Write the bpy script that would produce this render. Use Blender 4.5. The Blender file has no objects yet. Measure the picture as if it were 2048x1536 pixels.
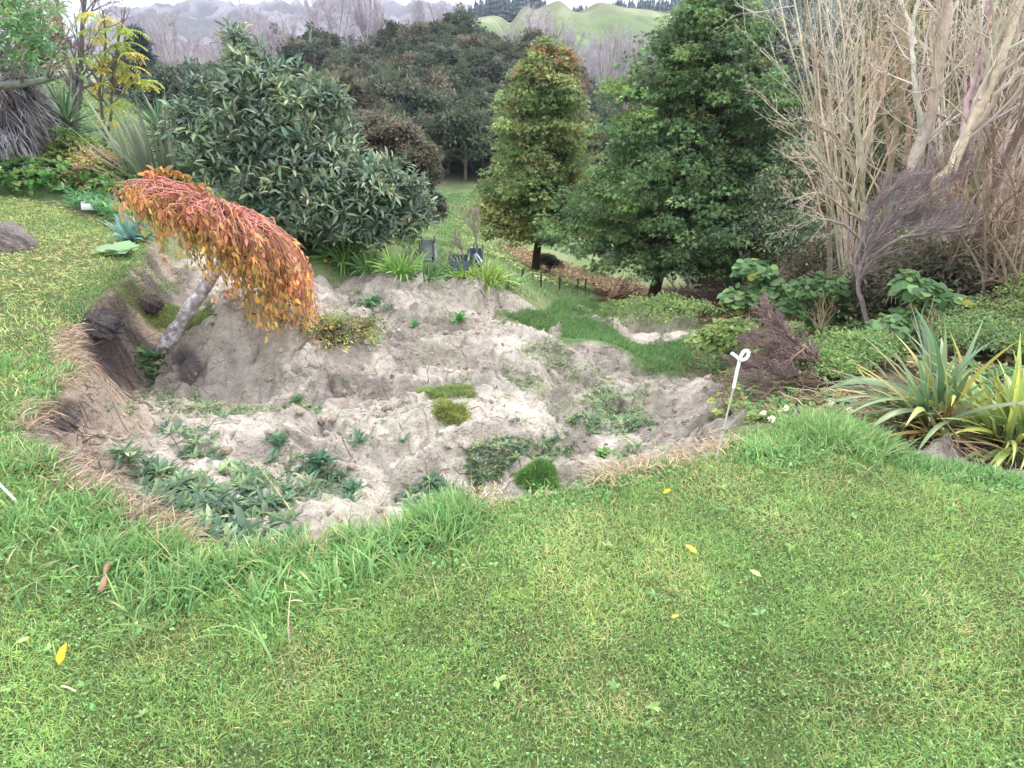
import bpy, math
import numpy as np

# ------------------------------------------------------------------ camera, world, light
SC = bpy.context.scene
COL = SC.collection
CAM_Z, PITCH, FPX = 1.65, math.radians(26.9), 1220.0      # eye height, pitch below the horizon, focal length for a 2048 px wide frame
cam_data = bpy.data.cameras.new("camera")
cam_data.sensor_width = 36.0
cam_data.lens = FPX / 2048 * 36.0
cam_data.clip_start, cam_data.clip_end = 0.05, 6000.0
cam = bpy.data.objects.new("camera", cam_data)
COL.objects.link(cam)
cam.location = (0, 0, CAM_Z)
cam.rotation_euler = (math.pi / 2 - PITCH, 0, 0)
SC.camera = cam

SUN_EL, SUN_AZ = math.radians(48), math.radians(48)         # veiled, high beyond the trees at the right
world = bpy.data.worlds.new("World")
SC.world = world
world.use_nodes = True
wt = world.node_tree
bg = wt.nodes["Background"]
sky = wt.nodes.new("ShaderNodeTexSky")
sky.sky_type = 'NISHITA'
sky.sun_disc = False
sky.sun_elevation = SUN_EL
sky.sun_rotation = SUN_AZ
sky.air_density, sky.dust_density, sky.ozone_density = 1.0, 2.0, 1.0
cl_tc = wt.nodes.new("ShaderNodeTexCoord")
cl = wt.nodes.new("ShaderNodeTexNoise")
cl.inputs["Scale"].default_value = 2.2
cl.inputs["Detail"].default_value = 6
wt.links.new(cl_tc.outputs["Generated"], cl.inputs["Vector"])
cr = wt.nodes.new("ShaderNodeMapRange")                     # how much cloud covers the sky: nearly all of it
cr.inputs["From Min"].default_value, cr.inputs["From Max"].default_value = 0.3, 0.6
cr.inputs["To Min"].default_value, cr.inputs["To Max"].default_value = 0.7, 0.95
wt.links.new(cl.outputs["Fac"], cr.inputs["Value"])
mx = wt.nodes.new("ShaderNodeMixRGB")
mx.inputs["Color2"].default_value = (11.5, 11.8, 12.6, 1)   # bright white cloud
wt.links.new(cr.outputs["Result"], mx.inputs["Fac"])
wt.links.new(sky.outputs["Color"], mx.inputs["Color1"])
wt.links.new(mx.outputs["Color"], bg.inputs["Color"])
bg.inputs["Strength"].default_value = 0.115

sun_data = bpy.data.lights.new("sun", 'SUN')
sun_data.energy = 1.5
sun_data.angle = math.radians(12)
sun_data.color = (1.0, 0.97, 0.93)
sun = bpy.data.objects.new("sun", sun_data)
COL.objects.link(sun)
sun.location = (-20, -20, 40)
# the lamp shines along its -Z: from azimuth SUN_AZ (clockwise from +Y) and elevation SUN_EL
sun.rotation_euler = (math.pi / 2 - SUN_EL, 0, -SUN_AZ + math.pi)
SC.view_settings.view_transform = 'Standard'
SC.view_settings.look = 'None'
SC.view_settings.gamma = 1.0
SC.view_settings.exposure = 1.15
SC.cycles.max_bounces = 5
SC.cycles.diffuse_bounces = 3
SC.cycles.glossy_bounces = 1
SC.cycles.transmission_bounces = 3
SC.cycles.transparent_max_bounces = 4
SC.cycles.volume_bounces = 0
SC.cycles.use_denoising = True
SC.cycles.sample_clamp_indirect = 4.0

# ------------------------------------------------------------------ helpers: maths
R = np.random.default_rng(20240611)
CP, SP = math.cos(PITCH), math.sin(PITCH)


def S(r, g, b):
    """sRGB 0-255 to linear."""
    c = np.array([r, g, b], float) / 255
    return np.where(c <= 0.04045, c / 12.92, ((c + 0.055) / 1.055) ** 2.4)


def ray(u, v):
    dx, dy = (u - 1024) / FPX, (768 - v) / FPX
    return np.array([dx, CP + dy * SP, -SP + dy * CP])


def at(u, v, Y):
    d = ray(u, v)
    return np.array([0, 0, CAM_Z]) + d * (Y / d[1])


def at_z(u, v, z):
    d = ray(u, v)
    return np.array([0, 0, CAM_Z]) + d * ((z - CAM_Z) / d[2])


def ppm(u, v, Y):
    """pixels (of the 2048 wide frame) per metre at that point."""
    return FPX / (Y / ray(u, v)[1])


def _hash(ix, iy, seed):
    h = (ix.astype(np.int64) * 374761393 + iy.astype(np.int64) * 668265263 + seed * 1274126177) & 0xFFFFFFFF
    h = ((h ^ (h >> 13)) * 1274126177) & 0xFFFFFFFF
    h = h ^ (h >> 16)
    return (h & 0xFFFFFF) / float(0xFFFFFF)


def vnoise(x, y, seed=0):
    x0, y0 = np.floor(x), np.floor(y)
    fx, fy = x - x0, y - y0
    fx, fy = fx * fx * fx * (fx * (fx * 6 - 15) + 10), fy * fy * fy * (fy * (fy * 6 - 15) + 10)
    a, b = _hash(x0, y0, seed), _hash(x0 + 1, y0, seed)
    c, d = _hash(x0, y0 + 1, seed), _hash(x0 + 1, y0 + 1, seed)
    return (a + (b - a) * fx) * (1 - fy) + (c + (d - c) * fx) * fy


def fbm(x, y, octv=4, seed=0, gain=0.5):
    x, y = np.asarray(x, float), np.asarray(y, float)
    s, a, n = np.zeros_like(x), 1.0, 0.0
    for i in range(octv):
        s += a * (vnoise(x, y, seed + i * 17) - 0.5)
        n += a * 0.5
        a *= gain
        x, y = x * 1.62 + y * 1.17 + 3.1, -x * 1.17 + y * 1.62 + 7.7
    return s / n                                            # about -1..1


def ridged(x, y, octv=4, seed=0):
    x, y = np.asarray(x, float), np.asarray(y, float)
    s, a, n = np.zeros_like(x), 1.0, 0.0
    for i in range(octv):
        s += a * (1 - np.abs(2 * vnoise(x, y, seed + i * 31) - 1))
        n += a
        a *= 0.5
        x, y = x * 1.62 + y * 1.17 + 1.3, -x * 1.17 + y * 1.62 + 9.2
    return s / n


def sstep(a, b, x):
    t = np.clip((x - a) / (b - a), 0, 1)
    return t * t * (3 - 2 * t)


def unit(v):
    v = np.asarray(v, float)
    return v / np.maximum(np.linalg.norm(v, axis=-1, keepdims=True), 1e-9)


def rdir(n, r=None):
    return unit((r or R).normal(size=(n, 3)))


def seg_dist(x, y, poly, closed=True):
    """distance to a polygon's edges and whether inside it."""
    P = np.asarray(poly, float)
    Q = np.roll(P, -1, axis=0)
    if not closed:
        P, Q = P[:-1], Q[:-1]
    d2 = np.full(x.shape, 1e18)
    ins = np.zeros(x.shape, bool)
    for (x0, y0), (x1, y1) in zip(P, Q):
        ex, ey = x1 - x0, y1 - y0
        t = np.clip(((x - x0) * ex + (y - y0) * ey) / max(ex * ex + ey * ey, 1e-12), 0, 1)
        d2 = np.minimum(d2, (x - x0 - t * ex) ** 2 + (y - y0 - t * ey) ** 2)
        if closed:
            c = ((y0 > y) != (y1 > y)) & (x < (x1 - x0) * (y - y0) / (y1 - y0 + 1e-15) + x0)
            ins ^= c
    return np.sqrt(d2), ins


# ------------------------------------------------------------------ helpers: meshes and scene objects
class MB:
    """collects triangles / quads with a colour per vertex, then links them as ONE mesh object."""

    def __init__(s):
        s.v, s.c, s.t, s.q, s.n = [], [], [], [], 0

    def add(s, v, f, col):
        v = np.asarray(v, float).reshape(-1, 3)
        f = np.asarray(f, np.int64)
        col = np.asarray(col, float)
        if col.ndim == 1:
            col = np.broadcast_to(col, (len(v), 3))
        s.v.append(v)
        s.c.append(col)
        if f.shape[1] == 3:
            s.t.append(f + s.n)
        else:
            s.q.append(f + s.n)
        s.n += len(v)

    def build(s, name, mat, parent=None, base=None, smooth=True):
        v = np.concatenate(s.v)
        c = np.concatenate(s.c)
        org = np.zeros(3)
        if parent is not None and base is None:
            org = np.array(parent.get("_base", (0, 0, 0)), float)
        elif base is not None:
            org = np.asarray(base, float)
        t = np.concatenate(s.t) if s.t else np.zeros((0, 3), np.int64)
        q = np.concatenate(s.q) if s.q else np.zeros((0, 4), np.int64)
        me = bpy.data.meshes.new(name)
        me.vertices.add(len(v))
        me.vertices.foreach_set("co", (v - org).astype(np.float32).ravel())
        loops = np.concatenate([t.ravel(), q.ravel()]).astype(np.int32)
        me.loops.add(len(loops))
        me.loops.foreach_set("vertex_index", loops)
        start = np.concatenate([np.arange(len(t)) * 3, len(t) * 3 + np.arange(len(q)) * 4]).astype(np.int32)
        me.polygons.add(len(t) + len(q))
        me.polygons.foreach_set("loop_start", start)
        me.update(calc_edges=True)
        if smooth:
            me.polygons.foreach_set("use_smooth", np.ones(len(t) + len(q), bool))
        at_ = me.color_attributes.new("col", 'FLOAT_COLOR', 'POINT')
        at_.data.foreach_set("color", np.concatenate([c, np.ones((len(c), 1))], axis=1).astype(np.float32).ravel())
        me.materials.append(mat)
        o = bpy.data.objects.new(name, me)
        COL.objects.link(o)
        if parent is not None:
            o.parent = parent
        elif base is not None:
            o.location = org
        return o


def tag(o, label=None, cat=None, group=None, kind=None):
    for k, val in (("label", label), ("category", cat), ("group", group), ("kind", kind)):
        if val:
            o[k] = val
    return o


def thing(name, label, cat, base, group=None):
    o = bpy.data.objects.new(name, None)
    o.empty_display_size = 0.2
    COL.objects.link(o)
    o.location = base
    o["_base"] = [float(a) for a in base]
    return tag(o, label, cat, group)


def clean_bases():
    for o in bpy.data.objects:
        if "_base" in o:
            del o["_base"]


def copy_thing(src, loc, rz, scale, label=None):
    c = src.copy()
    COL.objects.link(c)
    c.location, c.rotation_euler, c.scale = loc, (0, 0, rz), scale
    if label:
        c["label"] = label
    for ch in list(src.children):
        d = ch.copy()
        COL.objects.link(d)
        d.parent = c
        for g in list(ch.children):
            e = g.copy()
            COL.objects.link(e)
            e.parent = d
    return c


def material(name, rough=0.6, spec=0.3, trans=0.0, bump=0.0, bscale=40.0, var=0.25, vscale=6.0, detail=4, gain=1.0):
    """Principled surface: the colour attribute varied by an object-space noise, a noise bump, some translucency for leaves."""
    m = bpy.data.materials.new(name)
    m.use_nodes = True
    nt = m.node_tree
    N, Lk = nt.nodes, nt.links
    p = N["Principled BSDF"]
    out = N["Material Output"]
    a = N.new("ShaderNodeAttribute")
    a.attribute_name = "col"
    col = a.outputs["Color"]
    tc = N.new("ShaderNodeTexCoord")
    if var > 0:
        n = N.new("ShaderNodeTexNoise")
        n.inputs["Scale"].default_value = vscale
        n.inputs["Detail"].default_value = detail
        Lk.new(tc.outputs["Object"], n.inputs["Vector"])
        mr = N.new("ShaderNodeMapRange")
        mr.inputs["From Min"].default_value, mr.inputs["From Max"].default_value = 0.25, 0.75
        mr.inputs["To Min"].default_value, mr.inputs["To Max"].default_value = (1 - var) * gain, (1 + var) * gain
        Lk.new(n.outputs["Fac"], mr.inputs["Value"])
        vm = N.new("ShaderNodeVectorMath")
        vm.operation = 'SCALE'
        Lk.new(col, vm.inputs[0])
        Lk.new(mr.outputs["Result"], vm.inputs["Scale"])
        col = vm.outputs["Vector"]
    Lk.new(col, p.inputs["Base Color"])
    p.inputs["Roughness"].default_value = rough
    p.inputs["Specular IOR Level"].default_value = spec
    if bump > 0:
        bn = N.new("ShaderNodeTexNoise")
        bn.inputs["Scale"].default_value = bscale
        bn.inputs["Detail"].default_value = 6
        bn.inputs["Roughness"].default_value = 0.65
        Lk.new(tc.outputs["Object"], bn.inputs["Vector"])
        b = N.new("ShaderNodeBump")
        b.inputs["Strength"].default_value = 1.0
        b.inputs["Distance"].default_value = bump
        Lk.new(bn.outputs["Fac"], b.inputs["Height"])
        Lk.new(b.outputs["Normal"], p.inputs["Normal"])
    if trans > 0:
        tr = N.new("ShaderNodeBsdfTranslucent")
        Lk.new(col, tr.inputs["Color"])
        ms = N.new("ShaderNodeMixShader")
        ms.inputs["Fac"].default_value = trans
        Lk.new(p.outputs["BSDF"], ms.inputs[1])
        Lk.new(tr.outputs["BSDF"], ms.inputs[2])
        Lk.new(ms.outputs["Shader"], out.inputs["Surface"])
    return m


M_GROUND = material("earth_and_clay", 0.95, 0.1, 0, 0.05, 26, 0.24, 9, 9)
def crumbly(m):
    """finer crumbs on the bare earth: a second bump from cells and grain."""
    nt = m.node_tree
    N, Lk = nt.nodes, nt.links
    p = N["Principled BSDF"]
    first = p.inputs["Normal"].links[0].from_node
    tc = next(n for n in N if n.type == 'TEX_COORD')
    vo = N.new("ShaderNodeTexVoronoi")
    vo.feature = 'SMOOTH_F1'
    vo.inputs["Scale"].default_value = 30
    vo.inputs["Randomness"].default_value = 1.0
    w = N.new("ShaderNodeTexNoise")
    w.inputs["Scale"].default_value = 12
    w.inputs["Detail"].default_value = 5
    Lk.new(tc.outputs["Object"], w.inputs["Vector"])
    mixv = N.new("ShaderNodeMixRGB")
    mixv.inputs["Fac"].default_value = .12
    Lk.new(tc.outputs["Object"], mixv.inputs["Color1"])
    Lk.new(w.outputs["Color"], mixv.inputs["Color2"])
    Lk.new(mixv.outputs["Color"], vo.inputs["Vector"])
    b = N.new("ShaderNodeBump")
    b.invert = True
    b.inputs["Distance"].default_value = .02
    b.inputs["Strength"].default_value = .8
    Lk.new(vo.outputs["Distance"], b.inputs["Height"])
    Lk.new(first.outputs["Normal"], b.inputs["Normal"])
    Lk.new(b.outputs["Normal"], p.inputs["Normal"])


crumbly(M_GROUND)
M_GRASS = material("grass_blades", 0.6, 0.2, 0.4, var=0.12, vscale=1.5, gain=1.44)
M_LEAF = material("leaves", 0.55, 0.3, 0.4, var=0.15, vscale=3, gain=1.4)
M_GLOSSY = material("glossy_leaves", 0.4, 0.5, 0.25, var=0.15, vscale=3, gain=1.4)
M_BARK = material("bark", 0.9, 0.15, 0, 0.012, 60, 0.3, 14)
M_TWIG = material("twigs", 0.9, 0.1, 0, 0, 0, 0.25, 5)
M_HILL = material("far_pasture", 1.0, 0.0, 0, 0, 0, 0.15, 0.02, 8)
M_PLASTIC = material("white_plastic", 0.35, 0.4, 0, 0, 0, 0.04, 30)
M_STEEL = material("galvanised_steel", 0.45, 0.5, 0, 0.0006, 200, 0.15, 60)
M_CLOTH = material("shade_cloth", 0.85, 0.15, 0.1, 0.004, 150, 0.2, 30)
M_WOOD = material("weathered_wood", 0.9, 0.1, 0, 0.004, 90, 0.25, 30)

# leaf outlines: along the leaf, across it, up from it; triangles
SHAPES = {
    "diamond": ([0, .42, 1, .42], [0, -.5, 0, .5], [0, .07, -.1, .07], [(0, 1, 2), (0, 2, 3)]),
    "lance": ([0, .3, .32, .3, .7, .72, .7, 1], [0, -.45, 0, .45, -.38, 0, .38, 0], [0, .06, .02, .06, .03, -.02, .03, -.14],
              [(0, 1, 2), (0, 2, 3), (1, 4, 5), (1, 5, 2), (2, 5, 6), (2, 6, 3), (4, 7, 5), (5, 7, 6)]),
    "round": ([.5, 0, .05, .42, .8, 1, .8, .42, .05], [0, 0, -.38, -.52, -.36, 0, .36, .52, .38], [.03, 0, .05, .08, 0, -.12, 0, .08, .05],
              [(0, 1, 2), (0, 2, 3), (0, 3, 4), (0, 4, 5), (0, 5, 6), (0, 6, 7), (0, 7, 8), (0, 8, 1)]),
    "star": ([0, .3, .5, .48, 1, .48, .5, .3], [0, -.18, -.6, -.16, 0, .16, .6, .18], [0, .02, -.05, .02, -.12, .02, -.05, .02],
             [(0, 1, 7), (1, 2, 3), (1, 3, 7), (3, 5, 7), (3, 4, 5), (7, 5, 6)]),
}


def leaves(mb, P, D, N, L, W, col, shape="diamond"):
    a, b, c, f = SHAPES[shape]
    a, b, c, f = np.array(a), np.array(b), np.array(c), np.array(f)
    n, k = len(P), len(a)
    D = unit(D)
    Sd = unit(np.cross(D, N))
    Nn = np.cross(Sd, D)
    L = np.broadcast_to(np.asarray(L, float), (n,))
    W = np.broadcast_to(np.asarray(W, float), (n,))
    v = P[:, None] + D[:, None] * (L[:, None] * a)[..., None] + Sd[:, None] * (W[:, None] * b)[..., None] + Nn[:, None] * (L[:, None] * c)[..., None]
    F = (np.arange(n) * k)[:, None, None] + f[None]
    col = np.asarray(col, float)
    if col.ndim == 1:
        col = np.broadcast_to(col, (n, 3))
    mb.add(v.reshape(-1, 3), F.reshape(-1, 3), np.repeat(col, k, axis=0))


def blades(mb, P, az, lean, L, W, bend, c0, c1, segs=3, fold=False, twist=0.0, taper=1.0, rng=None):
    """strap leaves and grass: from P at azimuth az, leaning from the vertical by lean and bending on by bend over the length."""
    rng = rng or R
    n = len(P)
    bc = lambda q: np.broadcast_to(np.asarray(q, float), (n,))
    az, lean, L, W, bend = bc(az), bc(lean), bc(L), bc(W), bc(bend)
    H = np.stack([np.cos(az), np.sin(az), np.zeros(n)], 1)
    tw = rng.normal(size=n) * twist
    Sd0 = np.stack([-np.sin(az), np.cos(az), np.zeros(n)], 1)
    pos = P.copy()
    c0, c1 = np.broadcast_to(c0, (n, 3)), np.broadcast_to(c1, (n, 3))
    rows, cols, m = [], [], 3 if fold else 2
    for k in range(segs + 1):
        t = k / segs
        th = lean + bend * t ** 1.3
        T = H * np.sin(th)[:, None] + np.array([0, 0, 1.0]) * np.cos(th)[:, None]
        Nn = np.cross(Sd0, T)
        Sd = Sd0 * np.cos(tw)[:, None] + Nn * np.sin(tw)[:, None]
        w = W * (0.55 + 0.45 * min(1, t * 3)) * (1 - t ** (2.0 * taper)) * 0.5
        if k == segs:
            w = W * 0.02
        if fold:
            rows.append(np.stack([pos - Sd * w[:, None] , pos - Nn * (w * 0.45)[:, None] * np.sign(1), pos + Sd * w[:, None]], 1))
        else:
            rows.append(np.stack([pos - Sd * w[:, None], pos + Sd * w[:, None]], 1))
        cc = c0 + (c1 - c0) * t
        cols.append(np.repeat(cc[:, None], m, 1))
        if k < segs:
            th2 = lean + bend * ((k + .5) / segs) ** 1.3
            pos = pos + (H * np.sin(th2)[:, None] + np.array([0, 0, 1.0]) * np.cos(th2)[:, None]) * (L / segs)[:, None]
    v = np.stack(rows, 1)
    cs = np.stack(cols, 1)
    K = (segs + 1) * m
    f = []
    for k in range(segs):
        for j in range(m - 1):
            a = k * m + j
            f.append((a, a + 1, a + m + 1, a + m))
    F = (np.arange(n) * K)[:, None, None] + np.array(f)[None]
    mb.add(v.reshape(-1, 3), F.reshape(-1, 4), cs.reshape(-1, 3))


def tubes(mb, PTS, RAD, sides, col, cap=False):
    """N polylines of K points at once; col (3,), (N,3) or (N,K,3)."""
    PTS = np.asarray(PTS, float)
    N, K, _ = PTS.shape
    RAD = np.broadcast_to(np.asarray(RAD, float), (N, K))
    T = np.empty_like(PTS)
    T[:, 1:-1] = PTS[:, 2:] - PTS[:, :-2]
    T[:, 0] = PTS[:, 1] - PTS[:, 0]
    T[:, -1] = PTS[:, -1] - PTS[:, -2]
    T = unit(T)
    mean = unit(PTS[:, -1] - PTS[:, 0])
    ref = np.where(np.abs(mean[:, 2:3]) > 0.8, np.array([[1.0, 0.1, 0]]), np.array([[0.05, 0.05, 1.0]]))[:, None]
    A = unit(np.cross(T, np.broadcast_to(ref, T.shape)))
    B = np.cross(T, A)
    an = np.arange(sides) * 2 * math.pi / sides
    v = PTS[:, :, None] + (A[:, :, None] * np.cos(an)[None, None, :, None] + B[:, :, None] * np.sin(an)[None, None, :, None]) * RAD[:, :, None, None]
    f = []
    for k in range(K - 1):
        for j in range(sides):
            f.append((k * sides + j, k * sides + (j + 1) % sides, (k + 1) * sides + (j + 1) % sides, (k + 1) * sides + j))
    F = (np.arange(N) * K * sides)[:, None, None] + np.array(f)[None]
    col = np.asarray(col, float)
    if col.ndim == 1:
        c = np.broadcast_to(col, (N, K, sides, 3))
    elif col.ndim == 2:
        c = np.broadcast_to(col[:, None, None], (N, K, sides, 3))
    else:
        c = np.broadcast_to(col[:, :, None], (N, K, sides, 3))
    mb.add(v.reshape(-1, 3), F.reshape(-1, 4), c.reshape(-1, 3))
    if cap:
        for e in (0, K - 1):
            F2 = np.array([[e * sides + j for j in range(sides)]])
            ctr = PTS[:, e]
            vv = np.concatenate([v[:, e].reshape(-1, 3), ctr])
            ff = []
            for i in range(N):
                for j in range(sides):
                    ff.append((i * sides + j, i * sides + (j + 1) % sides, N * sides + i))
            mb.add(vv, ff, c[:, e].reshape(-1, 3).tolist() + c[:, e, 0].tolist())


def spline(pts, n):
    """Catmull-Rom through pts, n points evenly by parameter."""
    P = np.asarray(pts, float)
    P = np.concatenate([[2 * P[0] - P[1]], P, [2 * P[-1] - P[-2]]])
    m = len(P) - 3
    out = []
    for s in np.linspace(0, m, n):
        i = min(int(s), m - 1)
        t = s - i
        a, b, c, d = P[i:i + 4]
        out.append(0.5 * (2 * b + (c - a) * t + (2 * a - 5 * b + 4 * c - d) * t * t + (3 * b - a - 3 * c + d) * t ** 3))
    return np.array(out)


def walk(start, d, length, K, wob, trop, rng, up=(0, 0, 1)):
    """N wandering polylines of K points."""
    n = len(start)
    pos, d = start.copy(), unit(d)
    length = np.broadcast_to(length, (n,))
    out = [pos]
    for _ in range(K - 1):
        d = unit(d + rng.normal(size=(n, 3)) * wob + np.asarray(up) * trop)
        pos = pos + d * (length / (K - 1))[:, None]
        out.append(pos)
    return np.stack(out, 1)


def sprout(PTS, RAD, n_each, t0, t1, angle, rng, lratio, rratio, spread=0.25):
    """child starts on polylines: positions, directions, lengths, radii."""
    N, K, _ = PTS.shape
    idx = np.repeat(np.arange(N), n_each)
    t = rng.uniform(t0, t1, len(idx))
    s = t * (K - 1)
    i = np.minimum(s.astype(int), K - 2)
    fr = (s - i)[:, None]
    pos = PTS[idx, i] * (1 - fr) + PTS[idx, i + 1] * fr
    T = unit(PTS[idx, i + 1] - PTS[idx, i])
    q = unit(np.cross(T, rdir(len(idx), rng)))
    a = angle + rng.normal(size=len(idx)) * spread
    d = T * np.cos(a)[:, None] + q * np.sin(a)[:, None]
    plen = np.linalg.norm(PTS[:, 1:] - PTS[:, :-1], axis=2).sum(1)
    L = plen[idx] * lratio * (1.15 - 0.6 * t) * rng.uniform(.7, 1.25, len(idx))
    rr = RAD[idx, i] * rratio
    return pos, d, L, rr


def grow(start, d, length, radius, levels, rng, K0=9, wob0=0.06, trop0=0.02, tip=0.45):
    """a skeleton: the stems, then each level sprouting from the one before. Returns [(PTS, RAD)]."""
    start, d = np.atleast_2d(start), np.atleast_2d(d)
    PTS = walk(start, d, length, K0, wob0, trop0, rng)
    RAD = np.atleast_1d(radius)[:, None] * np.linspace(1, tip, K0)[None]
    out = [(PTS, RAD)]
    for lv in levels:
        p, dd, L, rr = sprout(PTS, RAD, lv["n"], lv.get("t0", .3), lv.get("t1", 1.0), lv.get("ang", .7), rng, lv.get("len", .5), lv.get("rad", .6))
        K = lv.get("K", 6)
        PTS = walk(p, dd, L, K, lv.get("wob", .1), lv.get("trop", .04), rng)
        RAD = np.maximum(rr[:, None] * np.linspace(1, lv.get("tip", .35), K)[None], lv.get("min", .001))
        out.append((PTS, RAD))
    return out


def jitter(col, n, amt, rng=None, hue=0.06):
    rng = rng or R
    c = np.broadcast_to(np.asarray(col, float), (n, 3))
    return np.clip(c * np.exp(rng.normal(size=(n, 1)) * amt) * np.exp(rng.normal(size=(n, 3)) * hue), 0.002, 0.95)


def pick(cols, w, n, rng=None):
    rng = rng or R
    return np.asarray(cols)[rng.choice(len(cols), n, p=np.array(w) / np.sum(w))]
# ------------------------------------------------------------------ the terrain
# lawn edge, traced where the turf breaks off (points on the level of the lawn)
EDGE_PX = [(300, 478), (262, 520), (215, 560), (165, 605), (130, 650), (118, 690), (135, 735), (105, 770), (55, 800), (32, 860), (85, 915), (160, 960),
           (225, 1005), (300, 1045), (370, 1100), (480, 1128), (560, 1105), (640, 1078), (740, 1062), (850, 1022), (930, 1000),
           (1050, 974), (1200, 948), (1340, 916), (1440, 890), (1480, 866), (1540, 850), (1610, 840), (1680, 838), (1735, 862),
           (1800, 900), (1900, 926), (2048, 946)]
EDGE = np.array([at_z(u, v, 0.0)[:2] for u, v in EDGE_PX])
LAWN = np.concatenate([EDGE, [(4.5, 2.2), (40, 1.0), (40, -30), (-60, -30), (-60, 9.9), (-9.5, 9.9), (-7.6, 9.8), (-6.6, 9.0), (-5.6, 8.2)]])

CTRL_PX = [  # u, v, height of the ground below the slip and beyond
    (420, 1085, -.16), (480, 1060, -.28), (600, 1040, -.34), (640, 1000, -.32), (700, 1030, -.5), (850, 985, -.8), (300, 965, -.38), (205, 945, -.36),
    (180, 900, -.45), (130, 860, -.5), (100, 800, -.55), (300, 880, -.6), (300, 830, -.66), (200, 770, -.7), (420, 905, -.52), (520, 940, -.5),
    (600, 945, -.72), (780, 975, -.92), (620, 872, -.66), (700, 862, -.64), (800, 858, -.62), (960, 852, -.68), (1050, 802, -.80), (1080, 840, -.85),
    (1000, 955, -.95), (1100, 930, -1.0), (1160, 922, -1.0), (1070, 955, -.92), (1150, 862, -.92), (1250, 880, -1.0), (1350, 862, -.95), (1420, 868, -.6),
    (1240, 800, -1.12), (1400, 800, -1.0), (900, 782, -.88), (700, 802, -.86), (500, 808, -.8), (400, 790, -.82), (1050, 722, -1.15),
    (1170, 692, -1.18), (1250, 712, -1.25), (1210, 740, -1.3), (1300, 762, -1.38), (600, 742, -.82), (450, 738, -.72), (500, 645, -.44), (430, 640, -.45), (610, 662, -.56),
    (720, 722, -.86), (840, 758, -.98), (345, 674, -.6), (300, 715, -.72), (385, 752, -.86), (500, 765, -.88), (290, 605, -.38), (245, 575, -.2), (330, 575, -.42),
    (700, 682, -.98), (640, 622, -.92), (560, 600, -.85), (430, 580, -.58), (370, 540, -.42), (520, 560, -.8), (800, 690, -1.0), (860, 652, -.98), (950, 668, -1.0), (1040, 690, -1.1),
    (900, 742, -1.06), (820, 640, -1.22), (740, 622, -1.2), (700, 592, -1.25), (820, 556, -1.02), (760, 566, -1.05), (640, 560, -1.0), (900, 590, -1.3), (960, 572, -1.2), (1060, 595, -1.6),
    (960, 620, -1.45), (1050, 655, -1.6), (1105, 672, -1.7), (700, 522, -.92), (850, 535, -1.0), (950, 545, -1.12), (880, 500, -1.9), (800, 482, -1.7), (1000, 520, -2.4),
    (1130, 612, -2.15), (1200, 662, -2.1), (1300, 702, -1.9), (1350, 732, -1.7), (1370, 692, -2.1), (1250, 652, -2.5), (1330, 642, -2.7), (1190, 592, -3.0),
    (1305, 614, -3.75), (1070, 542, -4.0), (1150, 572, -3.5), (900, 432, -4.6), (900, 388, -5.6), (830, 472, -3.0), (1500, 702, -1.6), (1450, 762, -1.3),
    (1450, 642, -3.0), (1480, 858, -.3), (1550, 802, -.5), (1700, 792, -.35), (1650, 742, -.7), (1750, 858, -.16), (1900, 895, -.16), (2048, 912, -.12), (1900, 832, -.16),
    (1850, 702, -.5), (2040, 702, -.3), (1750, 642, -1.0), (1950, 622, -.8), (1600, 602, -3.0), (150, 440, 0), (60, 392, 0), (300, 332, .2), (100, 332, .3), (450, 420, -.4),
    (600, 450, -.85), (200, 262, .2), (350, 222, .0), (1540, 846, -.3), (1680, 834, -.3), (1340, 910, -.75), (1200, 940, -1.0), (930, 992, -.9), (270, 470, 0.0)]
CTRL_XYZ = [(-2, 0, 0), (2, 0, 0), (-2.5, 1.2, 0), (2.5, 1.2, 0), (-5, 2, 0), (6, 0, 0), (-5, -5, 0), (5, -5, 0), (-20, 3, .2), (-20, -10, .2), (20, -10, .3), (-60, -40, 1), (60, -40, 1), (0, -60, 0),
            (4, 2.6, -.1), (8, 3, 0), (-8, 5, 0), (-8, 8, 0), (9, 6, -.3), (14, 10, -1.0), (10, 10, -2.2), (-20, 12, .7), (-14, 12, .5),
            *[tuple(at(u, v, Y)) for u, v, Y in ((300, 196, 45), (420, 235, 50), (150, 165, 50), (0, 120, 50), (-200, 100, 60), (300, 215, 75), (300, 205, 112), (120, 175, 110), (430, 195, 112), (540, 165, 112), (650, 122, 112), (750, 112, 112), (850, 100, 113), (950, 98, 113), (300, 170, 200), (560, 160, 200), (750, 120, 200), (420, 240, 80), (560, 235, 75))], (-30, 30, 1.8), (5, 45, -6.2), (-8, 45, -5.0), (20, 40, -6.5), (35, 30, -6), (12, 25, -5.2), (25, 20, -4), (60, 30, -3), (-60, 30, 6),
            (0, 60, -5.0), (0, 82, -2.6), (6, 112, .4), (14, 110, -3.0), (26, 110, -3.0), (60, 110, 2), (40, 75, -4), (16, 80, -4.6), (-16, 82, -2.6), (80, 80, 2), (-90, 80, 5),
            *[tuple(at(u, v, Y)) for u, v, Y in ((1000, 50, 190), (1060, 19, 200), (1120, 2, 212), (1200, 5, 215), (1300, 20, 215), (1400, 33, 215), (1500, 36, 215),
                                                (1000, 100, 150), (1100, 118, 145), (1200, 130, 145), (1300, 130, 145), (1500, 110, 150), (880, 46, 200), (940, 42, 205), (900, 75, 160))],
            (120, 190, 20), (20, 300, 17), (-30, 330, 15), (40, 350, 20),
            (150, 350, 30), (300, 350, 34), (300, 100, 12), (-300, 100, 18), (-300, 350, 14), (-300, -200, 3), (300, -200, 6), (0, -300, 0), (-100, 380, 8)]
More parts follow.
